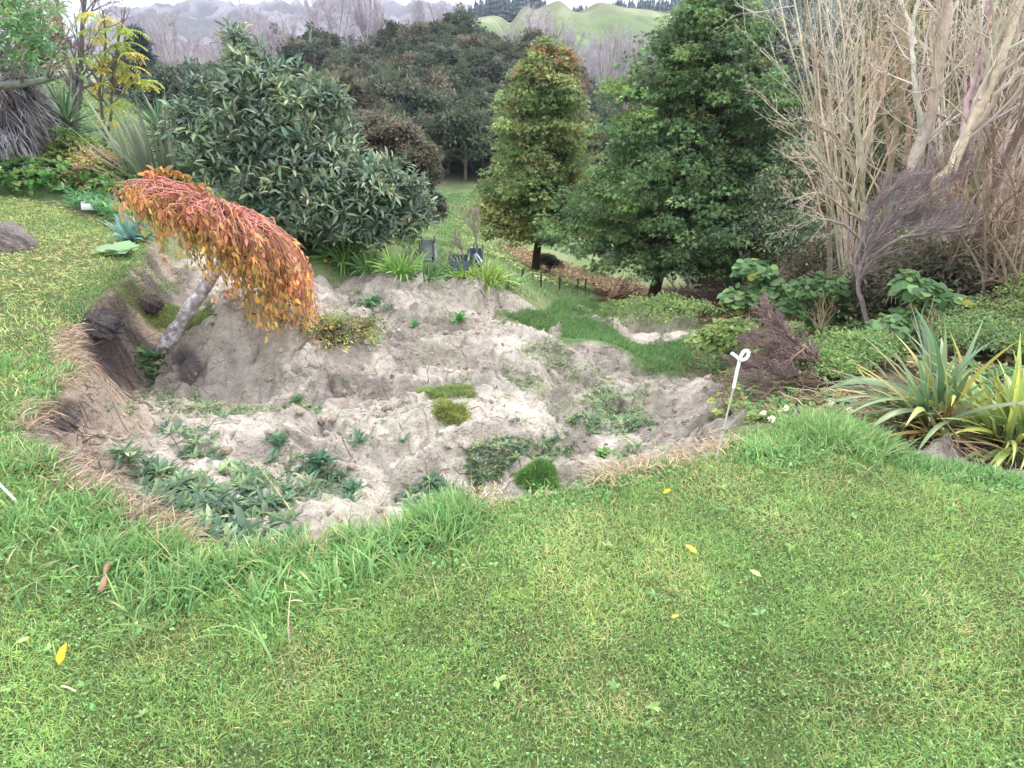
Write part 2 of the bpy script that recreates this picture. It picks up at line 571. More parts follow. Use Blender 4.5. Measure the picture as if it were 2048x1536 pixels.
_cp = np.array([at_z(u, v, z) for u, v, z in CTRL_PX] + [tuple(map(float, p)) for p in CTRL_XYZ])


def _warp(x, y):
    return np.arcsinh(x / 3.0), np.arcsinh((y - 2.0) / 3.0)


def _U(r2):
    return 0.5 * r2 * np.log(r2 + 1e-12)


_wx, _wy = _warp(_cp[:, 0], _cp[:, 1])
_n = len(_cp)
_K = _U((_wx[:, None] - _wx) ** 2 + (_wy[:, None] - _wy) ** 2) + np.eye(_n) * 4e-4
_Pm = np.stack([np.ones(_n), _wx, _wy], 1)
_sol = np.linalg.solve(np.block([[_K, _Pm], [_Pm.T, np.zeros((3, 3))]]), np.concatenate([_cp[:, 2], np.zeros(3)]))


def floor_h(x, y):
    a, b = _warp(x, y)
    out = _sol[_n] + _sol[_n + 1] * a + _sol[_n + 2] * b
    for i in range(_n):
        out = out + _sol[i] * _U((a - _wx[i]) ** 2 + (b - _wy[i]) ** 2)
    return out


def lawn_sd(x, y):
    """signed distance to the turf edge: positive on the lawn."""
    d, ins = seg_dist(x, y, LAWN)
    return np.where(ins, d, -d)


def base_h(x, y, sd=None):
    """ground without its small detail."""
    x, y = np.asarray(x, float), np.asarray(y, float)
    if sd is None:
        sd = lawn_sd(x, y)
    f = floor_h(x, y)
    wob = fbm(x * 2.3, y * 2.3, 3, 5) * 0.09
    wid = 0.13 + 0.22 * sstep(-0.7, -1.7, x) * sstep(7.5, 5.5, y)
    k = sstep(0, 1, (sd + wob + wid) / (wid - 0.005)) ** (1 + 0.8 * (wid > .2))
    lawn = 0.012 * fbm(x * 1.3, y * 1.3, 3, 11) - 0.05 * sstep(0.35, 0.0, sd)
    far = np.hypot(x, y)
    lawn = lawn + 0.0 * far
    return f * (1 - k) + lawn * k


def hit(u, v, hfun):
    """where the view ray through a pixel of the photograph meets the ground."""
    d = ray(u, v)
    Y = np.geomspace(0.5, 600, 1500)
    t = Y / d[1]
    z = CAM_Z + d[2] * t - hfun(d[0] * t, d[1] * t)
    i = np.argmax(z < 0)
    if z[i] >= 0:
        i = len(Y) - 1
    i = max(i, 1)
    a, b = t[i - 1], t[i]
    w = z[i - 1] / (z[i - 1] - z[i] + 1e-12)
    tt = a + (b - a) * np.clip(w, 0, 1)
    return np.array([0, 0, CAM_Z]) + d * tt


def area(px, hfun=base_h):
    """an outline picked on the ground in the photograph, as a polygon in metres on the plan."""
    return np.array([hit(u, v, hfun)[:2] for u, v in px])


A_CLAY = area([(318, 520), (380, 502), (470, 540), (620, 570), (700, 565), (830, 548), (900, 568), (960, 572), (1050, 600), (1092, 622), (1005, 622), (1050, 652),
               (1112, 668), (1125, 690), (1225, 692), (1262, 722), (1305, 748), (1385, 742), (1445, 775), (1480, 830), (1460, 872), (1440, 884)])
A_CLAY = np.concatenate([A_CLAY, EDGE[24:5:-1] * 1.0, area([(330, 680), (270, 640), (390, 650), (425, 640), (400, 600)])])
A_BANK = area([(1200, 640), (1290, 628), (1400, 650), (1380, 668), (1290, 692), (1255, 676)])
A_BANK2 = area([(1130, 620), (1175, 625), (1180, 640), (1140, 640)])
A_BED = np.concatenate([EDGE[28:], area([(2200, 930), (2200, 870), (2048, 872), (1900, 868), (1800, 862), (1745, 862)])])
A_LITTER = area([(990, 490), (1070, 538), (1180, 572), (1215, 606), (1330, 640), (1440, 650), (1560, 610), (1420, 590), (1250, 560), (1100, 515), (1020, 480)])
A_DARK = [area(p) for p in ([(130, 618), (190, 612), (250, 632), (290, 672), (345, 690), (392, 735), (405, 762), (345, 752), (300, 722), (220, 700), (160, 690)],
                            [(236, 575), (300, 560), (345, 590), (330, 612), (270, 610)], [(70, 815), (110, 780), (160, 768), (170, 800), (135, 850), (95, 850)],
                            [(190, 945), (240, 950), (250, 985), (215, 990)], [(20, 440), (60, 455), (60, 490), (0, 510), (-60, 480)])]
A_TURF = area([(205, 560), (250, 548), (330, 606), (425, 618), (428, 652), (380, 672), (330, 668), (285, 650), (235, 605)])


FLATS = [(*hit(u, v, base_h)[:2], r) for u, v, r in ((1150, 915, .17), (1330, 905, .2), (1230, 760, .25), (1290, 770, .22))]     # silt that has settled smooth


def inside(x, y, poly, rag=0.06, seed=3, fr=3.0):
    d, ins = seg_dist(x, y, poly)
    sd = np.where(ins, d, -d) + rag * fbm(x * fr, y * fr, 3, seed) * 1.6
    return sstep(-0.04, 0.04, sd), np.where(ins, d, -d)


def detail(x, y, sd):
    """(height detail, clay mask, turf mask, dark soil mask) for points near the slip."""
    clay, cd = inside(x, y, A_CLAY, 0.10, 3)
    off = sstep(-0.02, -0.12, sd + fbm(x * 2.3, y * 2.3, 3, 5) * 0.09)
    clay = clay * off
    for p in (A_BANK, A_BANK2):
        clay = np.maximum(clay, inside(x, y, p, 0.2, 8)[0] * off)
    bed = inside(x, y, A_BED, 0.05, 9)[0] * off
    turf = inside(x, y, A_TURF, 0.06, 12)[0] * off
    clay = np.maximum(clay * (1 - turf), bed)
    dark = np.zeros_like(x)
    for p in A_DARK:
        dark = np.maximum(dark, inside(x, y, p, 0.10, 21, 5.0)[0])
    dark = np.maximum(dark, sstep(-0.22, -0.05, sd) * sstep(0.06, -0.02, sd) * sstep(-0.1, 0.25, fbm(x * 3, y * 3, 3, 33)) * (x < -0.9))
    # crusty clay: lumps, cracks, and rills running down towards the outlet at the right
    w1, w2 = fbm(x * .9, y * .9, 3, 41), fbm(x * .9, y * .9, 3, 42)
    rx, ry = x * 0.8 + y * 0.35, y * 0.9 - x * 0.35
    rill = ridged(rx * 1.1 + w1 * .6, ry * 4.2 + w2 * 1.2, 3, 44)
    lump = fbm(x * 2.1 + w1, y * 2.1 + w2, 4, 45)
    clod = ridged(x * 7 + w1 * 2, y * 7 + w2 * 2, 3, 46)
    crumb = fbm(x * 22, y * 22, 3, 47)
    crack = np.clip(ridged(x * 2.6 + w2, y * 2.6 - w1, 2, 48) - 0.86, 0, 1) * 7
    fine = sstep(14, 7, y)
    ridge = ridged(rx * .38 + .25 * w2, ry * 1.55 + .35 * w1, 2, 63)
    h = 0.08 * lump + 0.17 * (ridge - 0.6) + 0.20 * (rill - 0.6) + 0.085 * (clod - 0.6) + 0.04 * (ridged(x * 15 + w1 * 3, y * 15, 3, 49) - .6) * fine + 0.02 * crumb * fine - 0.07 * crack
    ter = sstep(0.42, 0.58, vnoise(x * 1.1 + 5 + .3 * w1, y * 1.3 + 2 + .3 * w2, 61))      # little terraces where blocks slid
    h = h + 0.16 * ter - 0.09
    flat = np.zeros_like(x)
    for fx_, fy_, fr_ in FLATS:
        flat = np.maximum(flat, sstep(fr_ * 1.25, fr_ * .6, np.hypot(x - fx_, y - fy_) + .08 * fbm(x * 6, y * 6, 2, 62)))
    h = h * (1 - .85 * flat)
    h = h * clay * sstep(0.0, 0.5, -sd + 0.12)
    soil = 0.06 * fbm(x * 5, y * 5, 4, 51) + 0.03 * ridged(x * 14, y * 14, 2, 52)
    h = h + soil * dark * off
    rough = 0.05 * fbm(x * 1.7, y * 1.7, 4, 55) * (1 - clay) * off * sstep(40, 20, np.hypot(x, y))
    return h + rough, clay, turf, dark * off, bed


def ground_h(x, y):
    x, y = np.asarray(x, float), np.asarray(y, float)
    sd = lawn_sd(x, y)
    h = base_h(x, y, sd)
    m = (np.abs(x) < 25) & (y > 0) & (y < 30)
    if m.any():
        h = h.copy()
        h[m] += detail(x[m], y[m], sd[m])[0]
    return h


def G(u, v):
    return hit(u, v, ground_h)


def gz(p):
    p = np.atleast_2d(p)
    return ground_h(p[:, 0], p[:, 1])


def build_ground():
    n = 1250
    s = np.linspace(-1, 1, n)
    ax = 2.0 * np.sinh(s * math.asinh(420 / 2.0)) - 0.6
    s0, s1 = -math.asinh((60 + 4.6) / 2.4), math.asinh((420 - 4.6) / 2.4)
    ay = 2.4 * np.sinh(np.linspace(s0, s1, n)) + 4.6
    X, Y = np.meshgrid(ax, ay)
    x, y = X.ravel(), Y.ravel()
    h = np.empty(len(x))
    col = np.empty((len(x), 3))
    sd = np.empty(len(x))
    for a in range(0, len(x), 200000):
        e = slice(a, a + 200000)
        sd[e] = lawn_sd(x[e], y[e])
        h[e] = base_h(x[e], y[e], sd[e])
    r = np.hypot(x, y)
    # colours of the bare ground: soil under turf, meadow, wooded hillside
    n1, n2 = fbm(x * .6, y * .6, 4, 71), fbm(x * 4, y * 4, 3, 72)
    soil, meadow, mead2 = S(104, 112, 72), S(106, 130, 82), S(136, 144, 104)
    k = sstep(-.4, .5, n1)[:, None]
    col[:] = meadow * (1 - k) + mead2 * k
    lawn = sstep(-0.05, 0.02, sd)[:, None]
    col = col * (1 - lawn) + (soil * (1 + 0.25 * n2[:, None])) * lawn
    wood = (sstep(47, 56, y + 3 * fbm(x * .2, y * .2, 2, 73)) * sstep(125, 112, y + 8 * fbm(x * .05, y * .05, 2, 74)))[:, None]
    col = col * (1 - wood) + S(62, 66, 48) * wood
    past = sstep(112, 130, y)[:, None]
    g1 = sstep(-.3, .4, fbm(x * .035, y * .05, 4, 75))[:, None]
    rid = sstep(.45, .75, ridged(x * .02, y * .15, 3, 76))[:, None]
    pc = (S(112, 130, 90) * (1 - g1) + S(138, 142, 112) * g1) * (.86 + .28 * sstep(-.5, .5, fbm(x * .3, y * .12, 5, 79)))[:, None] * (1 - .18 * rid)
    col = col * (1 - past) + pc * past
    m = (np.abs(x) < 25) & (y > 0) & (y < 30)
    idx = np.nonzero(m)[0]
    for a in range(0, len(idx), 150000):
        e = idx[a:a + 150000]
        xx, yy = x[e], y[e]
        dh, clay, turf, dark, bed = detail(xx, yy, sd[e])
        h[e] += dh
        lit, _ = inside(xx, yy, A_LITTER, 0.6, 15, 1.0)
        c = col[e]
        lit = lit * sstep(-.5, .2, fbm(xx * 2, yy * 2, 3, 77) + .35)
        lc = S(110, 94, 74) * (1 + .3 * fbm(xx * 6, yy * 6, 3, 78)[:, None])
        c = c * (1 - lit[:, None]) + lc * lit[:, None]
        q = fbm(xx * 1.4, yy * 1.4, 4, 81)[:, None]
        q2 = fbm(xx * 9, yy * 9, 3, 82)[:, None]
        cc = S(209, 199, 186) * sstep(-.6, .3, q) + S(180, 169, 158) * (1 - sstep(-.6, .3, q))
        cc = cc * (1 + .16 * q2)
        pale = sstep(.15, .5, fbm(xx * 2.2 + 9, yy * 2.2, 4, 84))[:, None]
        cc = cc * (1 - pale * .6) + S(234, 224, 208) * pale * .6
        alg = (sstep(.0, .5, fbm(xx * 1.2 + 21, yy * 1.2 + 4, 4, 88) + .25 * sstep(-1, 1.2, xx)))[:, None]
        cc = cc * (1 - alg * .35) + S(164, 164, 136) * alg * .35
        spk = sstep(.25, .6, fbm(xx * 17, yy * 17, 3, 89))[:, None]
        cc = cc * (1 - .22 * spk)
        crk = sstep(.9, .97, ridged(xx * 2.6 + fbm(xx * .9, yy * .9, 3, 42), yy * 2.6 - fbm(xx * .9, yy * .9, 3, 41), 2, 48))[:, None]
        cc = cc * (1 - .35 * crk)
        damp = sstep(.1, .5, fbm(xx * .8 + 3, yy * .8 + 8, 3, 83))[:, None]
        cc = cc * (1 - .28 * damp)
        cc = cc * (1 - .25 * bed[:, None])
        c = c * (1 - clay[:, None]) + cc * clay[:, None]
        tc = S(98, 104, 58) * (1 + .3 * q2)
        c = c * (1 - turf[:, None]) + tc * turf[:, None]
        # raw earth of the scarp below the turf
        sc = sstep(-.75, -.45, sd[e]) * sstep(.03, -.03, sd[e]) * sstep(1.0, .3, xx) * sstep(7.4, 6.6, yy) * (1 - turf)
        mixk = sstep(-.35, .35, fbm(xx * 3.1, yy * 3.1, 4, 85))[:, None]
        sco = (S(180, 163, 146) * mixk + S(142, 130, 124) * (1 - mixk)) * (1 + .25 * q2)
        sc = (sc * (1 - .75 * clay * sstep(-.2, -.45, sd[e])))[:, None]
        c = c * (1 - sc) + sco * sc
        # trodden, littered ground in the tangle at the right
        tg = (sstep(1.3, 2.2, xx + .25 * fbm(xx, yy, 3, 86)) * sstep(0, -.1, sd[e]) * sstep(14, 10, yy) * sstep(-.2, .5, xx - .34 * yy))[:, None]
        tco = S(112, 98, 80) * (1 + .3 * q2) * (.85 + .3 * fbm(xx * 2, yy * 2, 3, 87)[:, None])
        c = c * (1 - tg * (1 - bed[:, None])) + tco * tg * (1 - bed[:, None])
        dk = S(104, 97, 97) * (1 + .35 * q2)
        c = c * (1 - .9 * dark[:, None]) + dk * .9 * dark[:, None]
        col[e] = c
    mb = MB()
    i = np.arange(n * n).reshape(n, n)
    f = np.stack([i[:-1, :-1], i[:-1, 1:], i[1:, 1:], i[1:, :-1]], -1).reshape(-1, 4)
    mb.add(np.stack([x, y, h], 1), f, np.clip(col, 0.01, .9))
    o = mb.build("ground", M_GROUND)
    tag(o, kind="structure")
    return o


build_ground()


def build_hills():
    """bare mountain range beyond the farm, its skyline as in the photograph."""
    su = np.array([-500, -200, 0, 100, 180, 230, 300, 380, 430, 480, 530, 580, 650, 700, 760, 810, 870, 905, 940, 1000, 1100, 1300, 1700, 2300])
    sv = np.array([150, 140, 125, 112, 75, 22, 14, 5, -2, 1, 10, 0, 6, -10, -4, 6, 2, 6, 14, 30, 50, 60, 60, 60])
    az = np.linspace(-0.80, 0.95, 700)
    uu = 1024 + FPX * np.tan(az) * 1.12
    dv = np.interp(uu, su, sv)
    dv = np.convolve(np.pad(dv, 6, mode='edge'), np.ones(13) / 13, 'valid')
    el = np.array([ray(1024, v)[2] / ray(1024, v)[1] for v in dv])
    Y = np.geomspace(430, 1700, 330)
    A, D = np.meshgrid(np.tan(az), Y)
    E = np.broadcast_to(el, A.shape)
    X = A * D
    t = (np.log(D) - math.log(430)) / math.log(1150 / 430)
    prof = np.where(t < 1, sstep(0, 1, t) ** 1.1, 1 - .5 * (t - 1))
    rg = ridged(X * .0042 + .3 * fbm(X * .003, D * .003, 3, 5), D * .0042, 5, 90)
    gul = ridged(X * .022 + 1.5 * fbm(X * .01, D * .01, 3, 7), D * .012, 5, 91)
    z = CAM_Z + D * E * prof * 1.0 + (rg - .62) * 95 * sstep(.05, .5, t) * sstep(1.25, .9, t) + (gul - .6) * 34 * sstep(0, .3, t) + 8 * (1 - sstep(0, .25, t)) - 14 * (1 - sstep(0, .1, t))
    # keep the crest on its line
    top = np.max((z - CAM_Z) / D, axis=0)
    top = np.convolve(np.pad(top, 8, mode='edge'), np.ones(17) / 17, 'valid')
    z = CAM_Z + (z - CAM_Z) * np.minimum(1.3, np.maximum(.4, el / np.maximum(top, .01)))[None]
    c1, c2, c3 = S(92, 95, 88), S(108, 104, 106), S(66, 72, 70)
    k1 = sstep(-.3, .35, fbm(X * .006, D * .006, 4, 92) + .5 * (gul - .6))[..., None]
    k2 = sstep(.62, .8, gul)[..., None]
    k3 = sstep(.2, .5, fbm(X * .012 + 4, D * .012, 4, 93))[..., None]
    col = c1 * (1 - k1) + c2 * k1
    col = col * (1 - .8 * k3) + c3 * .8 * k3
    col = col * (1 - .6 * k2) + S(150, 147, 148) * .6 * k2
    n0, n1 = X.shape
    i = np.arange(n0 * n1).reshape(n0, n1)
    f = np.stack([i[:-1, :-1], i[:-1, 1:], i[1:, 1:], i[1:, :-1]], -1).reshape(-1, 4)
    mb = MB()
    mb.add(np.stack([X, D, z], -1).reshape(-1, 3), f, col.reshape(-1, 3))
    tag(mb.build("hills", M_HILL), kind="structure")
    # outermost sheet joining the ground sheet to the horizon, well below both
    mb = MB()
    mb.add([(-5200, -5000, -30), (5200, -5000, -30), (5200, 5600, -30), (-5200, 5600, -30)], [(0, 1, 2, 3)], S(140, 160, 105))
    tag(mb.build("terrain", M_HILL), kind="structure")


build_hills()
# ------------------------------------------------------------------ plant builders
def sph(n, rng):
    return rdir(n, rng)


def clump_leaves(mb, C, rc, per, L, W, col, rng, shape="diamond", flat=0.7, droop=0.5, var=0.18, out_bias=1.0, up_bias=0.8):
    """sprays of leaves round centres C (M,3) of radius rc; col (3,) or (M,3)."""
    M = len(C)
    idx = np.repeat(np.arange(M), per)
    n = len(idx)
    rc = np.broadcast_to(rc, (M,))
    d = sph(n, rng)
    d[:, 2] = np.abs(d[:, 2]) * 0.9 + d[:, 2] * 0.35
    d = unit(d)
    r = rc[idx] * rng.uniform(0.25, 1.0, n) ** 0.6
    P = C[idx] + d * r[:, None] * np.array([1, 1, flat])
    D = unit(d * out_bias + rng.normal(size=(n, 3)) * 0.55 + np.array([0, 0, -droop]))
    N = unit(np.array([0, 0, up_bias]) + d * 0.6 + rng.normal(size=(n, 3)) * 0.45)
    col = np.asarray(col, float)
    base = col[idx] if col.ndim == 2 else np.broadcast_to(col, (n, 3))
    c = np.clip(base * np.exp(rng.normal(size=(n, 1)) * var) * np.exp(rng.normal(size=(n, 3)) * 0.07), .003, .95)
    sc = rng.uniform(.65, 1.25, n)
    leaves(mb, P, D, N, L * sc, W * sc, c, shape)


def limb_set(mb, base, targets, r0, rng, col, sides=5, K=6, sag=0.12, start_h=(0.15, 0.8), axis_top=None):
    """limbs from points up the trunk axis to the target points."""
    n = len(targets)
    axis_top = targets.mean(0) if axis_top is None else axis_top
    t = np.clip((targets[:, 2] - base[2]) / max(axis_top[2] - base[2], .1) * rng.uniform(.55, .8, n), start_h[0], start_h[1])
    st = base + (axis_top - base) * t[:, None]
    s = np.linspace(0, 1, K)
    P = st[:, None] * (1 - s)[None, :, None] + targets[:, None] * s[None, :, None]
    ln = np.linalg.norm(targets - st, axis=1)
    P[:, :, 2] += (np.sin(s * math.pi) * sag)[None] * ln[:, None]
    P[:, 1:-1] += rng.normal(size=(n, K - 2, 3)) * (ln * 0.035)[:, None, None]
    RR = (r0 * (0.25 + 0.75 * ln / ln.max()))[:, None] * np.linspace(1, .25, K)[None]
    tubes(mb, P, RR, sides, jitter(col, n, .15, rng))


def lobed_plant(name, label, cat, base, lobes, n_cl, per, L, W, cols, rng, mat, shape="diamond", rc=0.16, group=None, trunk=None, bark=S(96, 86, 76), flat=0.75, droop=0.5,
                var=0.2, limbs=30, stem_r=0.04, shell=(0.72, 1.02), crown_name="crown", tint=None, up_bias=0.8, low=-0.45):
    """shrub or tree whose crown is the union of lumpy lobes [(centre, radius, height radius)]."""
    base = np.asarray(base, float)
    t = thing(name, label, cat, base, group)
    lob = [(np.asarray(c, float), r, h) for c, r, h in lobes]
    w = np.array([r * (r + h) for _, r, h in lob])
    k = rng.choice(len(lob), n_cl, p=w / w.sum())
    d = sph(n_cl, rng)
    d[:, 2] = np.where(d[:, 2] < low, -d[:, 2], d[:, 2])
    c = np.array([lob[i][0] for i in k])
    rr = np.array([(lob[i][1], lob[i][1], lob[i][2]) for i in k])
    lump = 1 + 0.16 * np.sin(d[:, 0] * 5 + k) * np.cos(d[:, 1] * 4.3 + d[:, 2] * 3.7 + k * 2)
    C = c + d * rr * (rng.uniform(shell[0], shell[1], n_cl) * lump)[:, None]
    C[:, 2] = np.maximum(C[:, 2], base[2] + 0.04)
    cc = pick(cols[0], cols[1], n_cl, rng)
    if tint is not None:
        cc = tint(C, cc)
    cc = jitter(cc, n_cl, .16, rng, .05)
    mb = MB()
    clump_leaves(mb, C, rc * rng.uniform(.75, 1.3, n_cl), per, L, W, cc, rng, shape, flat, droop, var, up_bias=up_bias)
    mb.build(crown_name, mat, t)
    mb = MB()
    top = max(lob, key=lambda q: q[0][2])[0]
    tp = trunk if trunk is not None else [base - [0, 0, .1], base * .6 + top * .4, top]
    P = spline(tp, 10)
    tubes(mb, P[None], np.linspace(stem_r, stem_r * .3, 10)[None], 8, bark)
    sel = C[rng.choice(n_cl, min(limbs, n_cl), replace=False)]
    limb_set(mb, np.asarray(tp[0], float), sel, stem_r * .5, rng, bark, axis_top=top)
    mb.build("trunk", M_BARK, t)
    return t


def strap_plant(name, label, cat, base, n, L, W, cols, rng, lean=(0.1, 0.9), bend=(0.3, 1.2), az=None, group=None, spread=0.05, segs=7, fold=True, tipcol=None, mat=None, twist=.5, part="leaf_clump"):
    base = np.asarray(base, float)
    mb = MB()
    a = rng.uniform(0, 2 * math.pi, n) if az is None else rng.normal(az[0], az[1], n)
    ln = rng.uniform(lean[0], lean[1], n)
    P = base + np.stack([np.cos(a) * spread * rng.uniform(0, 1, n), np.sin(a) * spread * rng.uniform(0, 1, n), np.full(n, -0.02)], 1)
    c = jitter(pick(cols[0], cols[1], n, rng), n, .15, rng)
    c1 = c * 1.1 if tipcol is None else jitter(tipcol, n, .15, rng) * .35 + c * .65
    blades(mb, P, a, ln, L * rng.uniform(.6, 1.1, n), W * rng.uniform(.7, 1.1, n), rng.uniform(bend[0], bend[1], n) * (0.5 + ln), c * .8, c1, segs, fold, twist, 1.3, rng)
    o = mb.build(name, mat or M_GLOSSY, base=base)
    return tag(o, label, cat, group)


def stem_tree(name, label, cat, stems, levels, rng, bark, group=None, base=None, sides=(8, 5, 4, 3, 3), leaf=None, twigcol=None, K=12):
    """bare tree or brush whose main stems follow given points; [(points, r0, r1)] then sprouting levels."""
    base = np.asarray(stems[0][0][0] if base is None else base, float)
    t = thing(name, label, cat, base, group)
    mb = MB()
    P = np.stack([spline(p, K) for p, _, _ in stems])
    P[:, 2:-1] += rng.normal(size=P[:, 2:-1].shape) * 0.008
    RR = np.stack([np.linspace(a, b, K) for _, a, b in stems])
    tubes(mb, P, RR, sides[0], jitter(bark, len(P), .12, rng))
    mb.build("trunk", M_BARK, t)
    mb = MB()
    last = None
    for i, lv in enumerate(levels):
        p, dd, L, rr = sprout(P, RR, lv["n"], lv.get("t0", .3), lv.get("t1", 1.0), lv.get("ang", .7), rng, lv.get("len", .5), lv.get("rad", .6))
        if "bias" in lv:
            dd = unit(dd + np.array(lv["bias"]))
        P = walk(p, dd, L, lv.get("K", 6), lv.get("wob", .1), lv.get("trop", .04), rng)
        RR = np.maximum(rr[:, None] * np.linspace(1, .35, P.shape[1])[None], lv.get("min", .0015))
        tubes(mb, P, RR, sides[min(i + 1, 4)], jitter(twigcol if twigcol is not None and i > 0 else bark, len(P), .16, rng))
        last = P
    mb.build("branches", M_TWIG, t)
    if leaf is not None:
        n, L, W, cols, shape = leaf
        q = last.reshape(-1, 3)
        q = q[rng.choice(len(q), n)]
        mb = MB()
        leaves(mb, q + rng.normal(size=q.shape) * .03, rdir(n, rng) + [0, 0, -.4], rdir(n, rng) + [0, 0, .8], L * rng.uniform(.7, 1.2, n), W * rng.uniform(.7, 1.2, n), jitter(pick(cols[0], cols[1], n, rng), n, .2, rng), shape)
        mb.build("foliage", M_LEAF, t)
    return t


# ------------------------------------------------------------------ grass
C_LAWN = [S(138, 164, 98), S(120, 152, 90), S(156, 172, 100), S(184, 180, 130), S(108, 142, 90)]


def in_view(x, y, m=140):
    """rough test so blades are only grown on the stretch of lawn the photograph looks at, with a margin around it."""
    z = -CAM_Z
    yy = y * CP - z * SP * 1.0
    depth = y * CP + CAM_Z * SP
    u = 1024 + FPX * x / np.maximum(depth, .05)
    v = 768 - FPX * (y * SP - CAM_Z * CP) / np.maximum(depth, .05)
    return (u > -m) & (u < 2048 + m) & (v < 1536 + m) & (depth > .2)


def scatter(x0, x1, y0, y1, n, rng):
    return rng.uniform(x0, x1, n), rng.uniform(y0, y1, n)


def rosette(mb, P, n, L, W, col, rng, shape="lance", lift=(0.1, 0.7)):
    """leaves radiating from the points P (M,3), n each."""
    M = len(P)
    idx = np.repeat(np.arange(M), n)
    k = len(idx)
    a = rng.uniform(0, 6.283, k)
    el = rng.uniform(lift[0], lift[1], k)
    D = np.stack([np.cos(a) * np.cos(el), np.sin(a) * np.cos(el), np.sin(el)], 1)
    N = unit(np.array([0, 0, 1.0]) - D * D[:, 2:3] + rng.normal(size=(k, 3)) * .2)
    sc = np.asarray(L) if np.ndim(L) else np.full(M, L)
    s = sc[idx] * rng.uniform(.6, 1.15, k)
    cc = np.asarray(col)[idx] if np.ndim(col) == 2 else np.broadcast_to(col, (k, 3))
    leaves(mb, P[idx] + np.array([0, 0, .008]), D, N, s, s * W, jitter(cc, k, .18, rng), shape)


DRY = [(*at_z(u, v, 0)[:2], r) for u, v, r in ((1160, 1050, .16), (1440, 960, .14), (1640, 900, .10), (1110, 1120, .14), (1650, 960, .12), (860, 1130, .12), (1340, 1180, .10), (1560, 1050, .12), (1900, 1240, .14), (620, 1330, .12), (330, 1290, .10),
                                                  (1250, 1400, .08), (150, 640, .5), (60, 560, .6), (120, 500, .6))]    # parched spots in the turf


def lawn_grass():
    rng = np.random.default_rng(1)
    mb = MB()

    def sow(x, y, hgt, wid, fr=1.0, dry=0.0):
        n = len(x)
        z = ground_h(x, y)
        patch = fbm(x * 1.1, y * 1.1, 4, 101)
        p2 = fbm(x * 3.3, y * 3.3, 3, 102)
        p3 = fbm(x * 7, y * 7, 2, 103)
        dry = dry + sum(2.2 * np.exp(-((x - a) ** 2 + (y - b) ** 2) / (r * r)) for a, b, r in DRY)
        P = np.stack([x, y, z - .004], 1)
        k = rng.uniform(size=n)
        col = np.empty((n, 3))
        wts = np.stack([1.0 + 0 * p2, 0.9 + 1.2 * np.clip(-p2, 0, 1), .7 + 1.8 * np.clip(patch, 0, 1), .06 + dry + 2.2 * np.clip(p2 - .18, 0, 1) + .8 * np.clip(p3 - .3, 0, 1), .6 + 1.4 * np.clip(-patch, 0, 1)], 1)
        cw = np.cumsum(wts / wts.sum(1, keepdims=True), 1)
        ch = (k[:, None] > cw).sum(1).clip(0, 4)
        col = jitter(np.array(C_LAWN)[ch], n, .14, rng) * (1 + .28 * patch + .16 * p3)[:, None]
        ln = np.abs(rng.normal(.75, .4, n))
        L = hgt * rng.uniform(.5, 1.3, n) * (1 + .35 * p3)
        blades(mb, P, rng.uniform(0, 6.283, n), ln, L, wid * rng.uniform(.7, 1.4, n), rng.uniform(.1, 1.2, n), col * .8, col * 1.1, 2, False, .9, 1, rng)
        # clover and plantain leaflets lying between the blades
        q = (rng.uniform(size=n) < .05 + .18 * np.clip(p2 * -1, 0, 1))
        m = q.sum()
        Pc = P[q] + np.stack([rng.normal(size=m) * .01, rng.normal(size=m) * .01, hgt * rng.uniform(.25, .7, m)], 1)
        leaves(mb, Pc, rdir(m, rng) * [1, 1, .3], rdir(m, rng) * .5 + [0, 0, 1], hgt * .30 * rng.uniform(.5, 1.3, m), hgt * .2, jitter(S(124, 160, 104), m, .2, rng), "diamond")

    # near lawn
    x, y = scatter(-3.8, 4.6, .3, 3.2, 980000, rng)
    sd = lawn_sd(x, y)
    ok = (sd > 0.01) & in_view(x, y, 600)
    d = np.hypot(x, y)
    ok &= rng.uniform(size=len(x)) < np.clip(1.7 / np.maximum(d, 1.0), .3, 1)
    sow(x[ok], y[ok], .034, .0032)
    # plantain and daisy rosettes pressed into the mown turf
    x, y = scatter(-3, 3.6, .4, 2.8, 240, rng)
    ok = (lawn_sd(x, y) > .06) & in_view(x, y)
    q = np.column_stack([x, y])[ok]
    rosette(mb, np.column_stack([q, gz(q) + .012]), 8, .022 * rng.uniform(.6, 1.5, len(q)), .42, pick([S(116, 148, 92), S(132, 160, 100), S(104, 136, 88)], (2, 2, 1), len(q), rng), rng, "lance", (.1, .7))
    # lawn running back along the left
    x, y = scatter(-13, -2.2, 2.0, 10.6, 300000, rng)
    sd = lawn_sd(x, y)
    ok = (sd > 0.01) & in_view(x, y, 60)
    ok &= rng.uniform(size=len(x)) < np.clip(3.5 / np.maximum(np.hypot(x, y), 1), .5, 1)
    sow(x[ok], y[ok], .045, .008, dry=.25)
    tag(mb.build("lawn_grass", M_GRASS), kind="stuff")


lawn_grass()


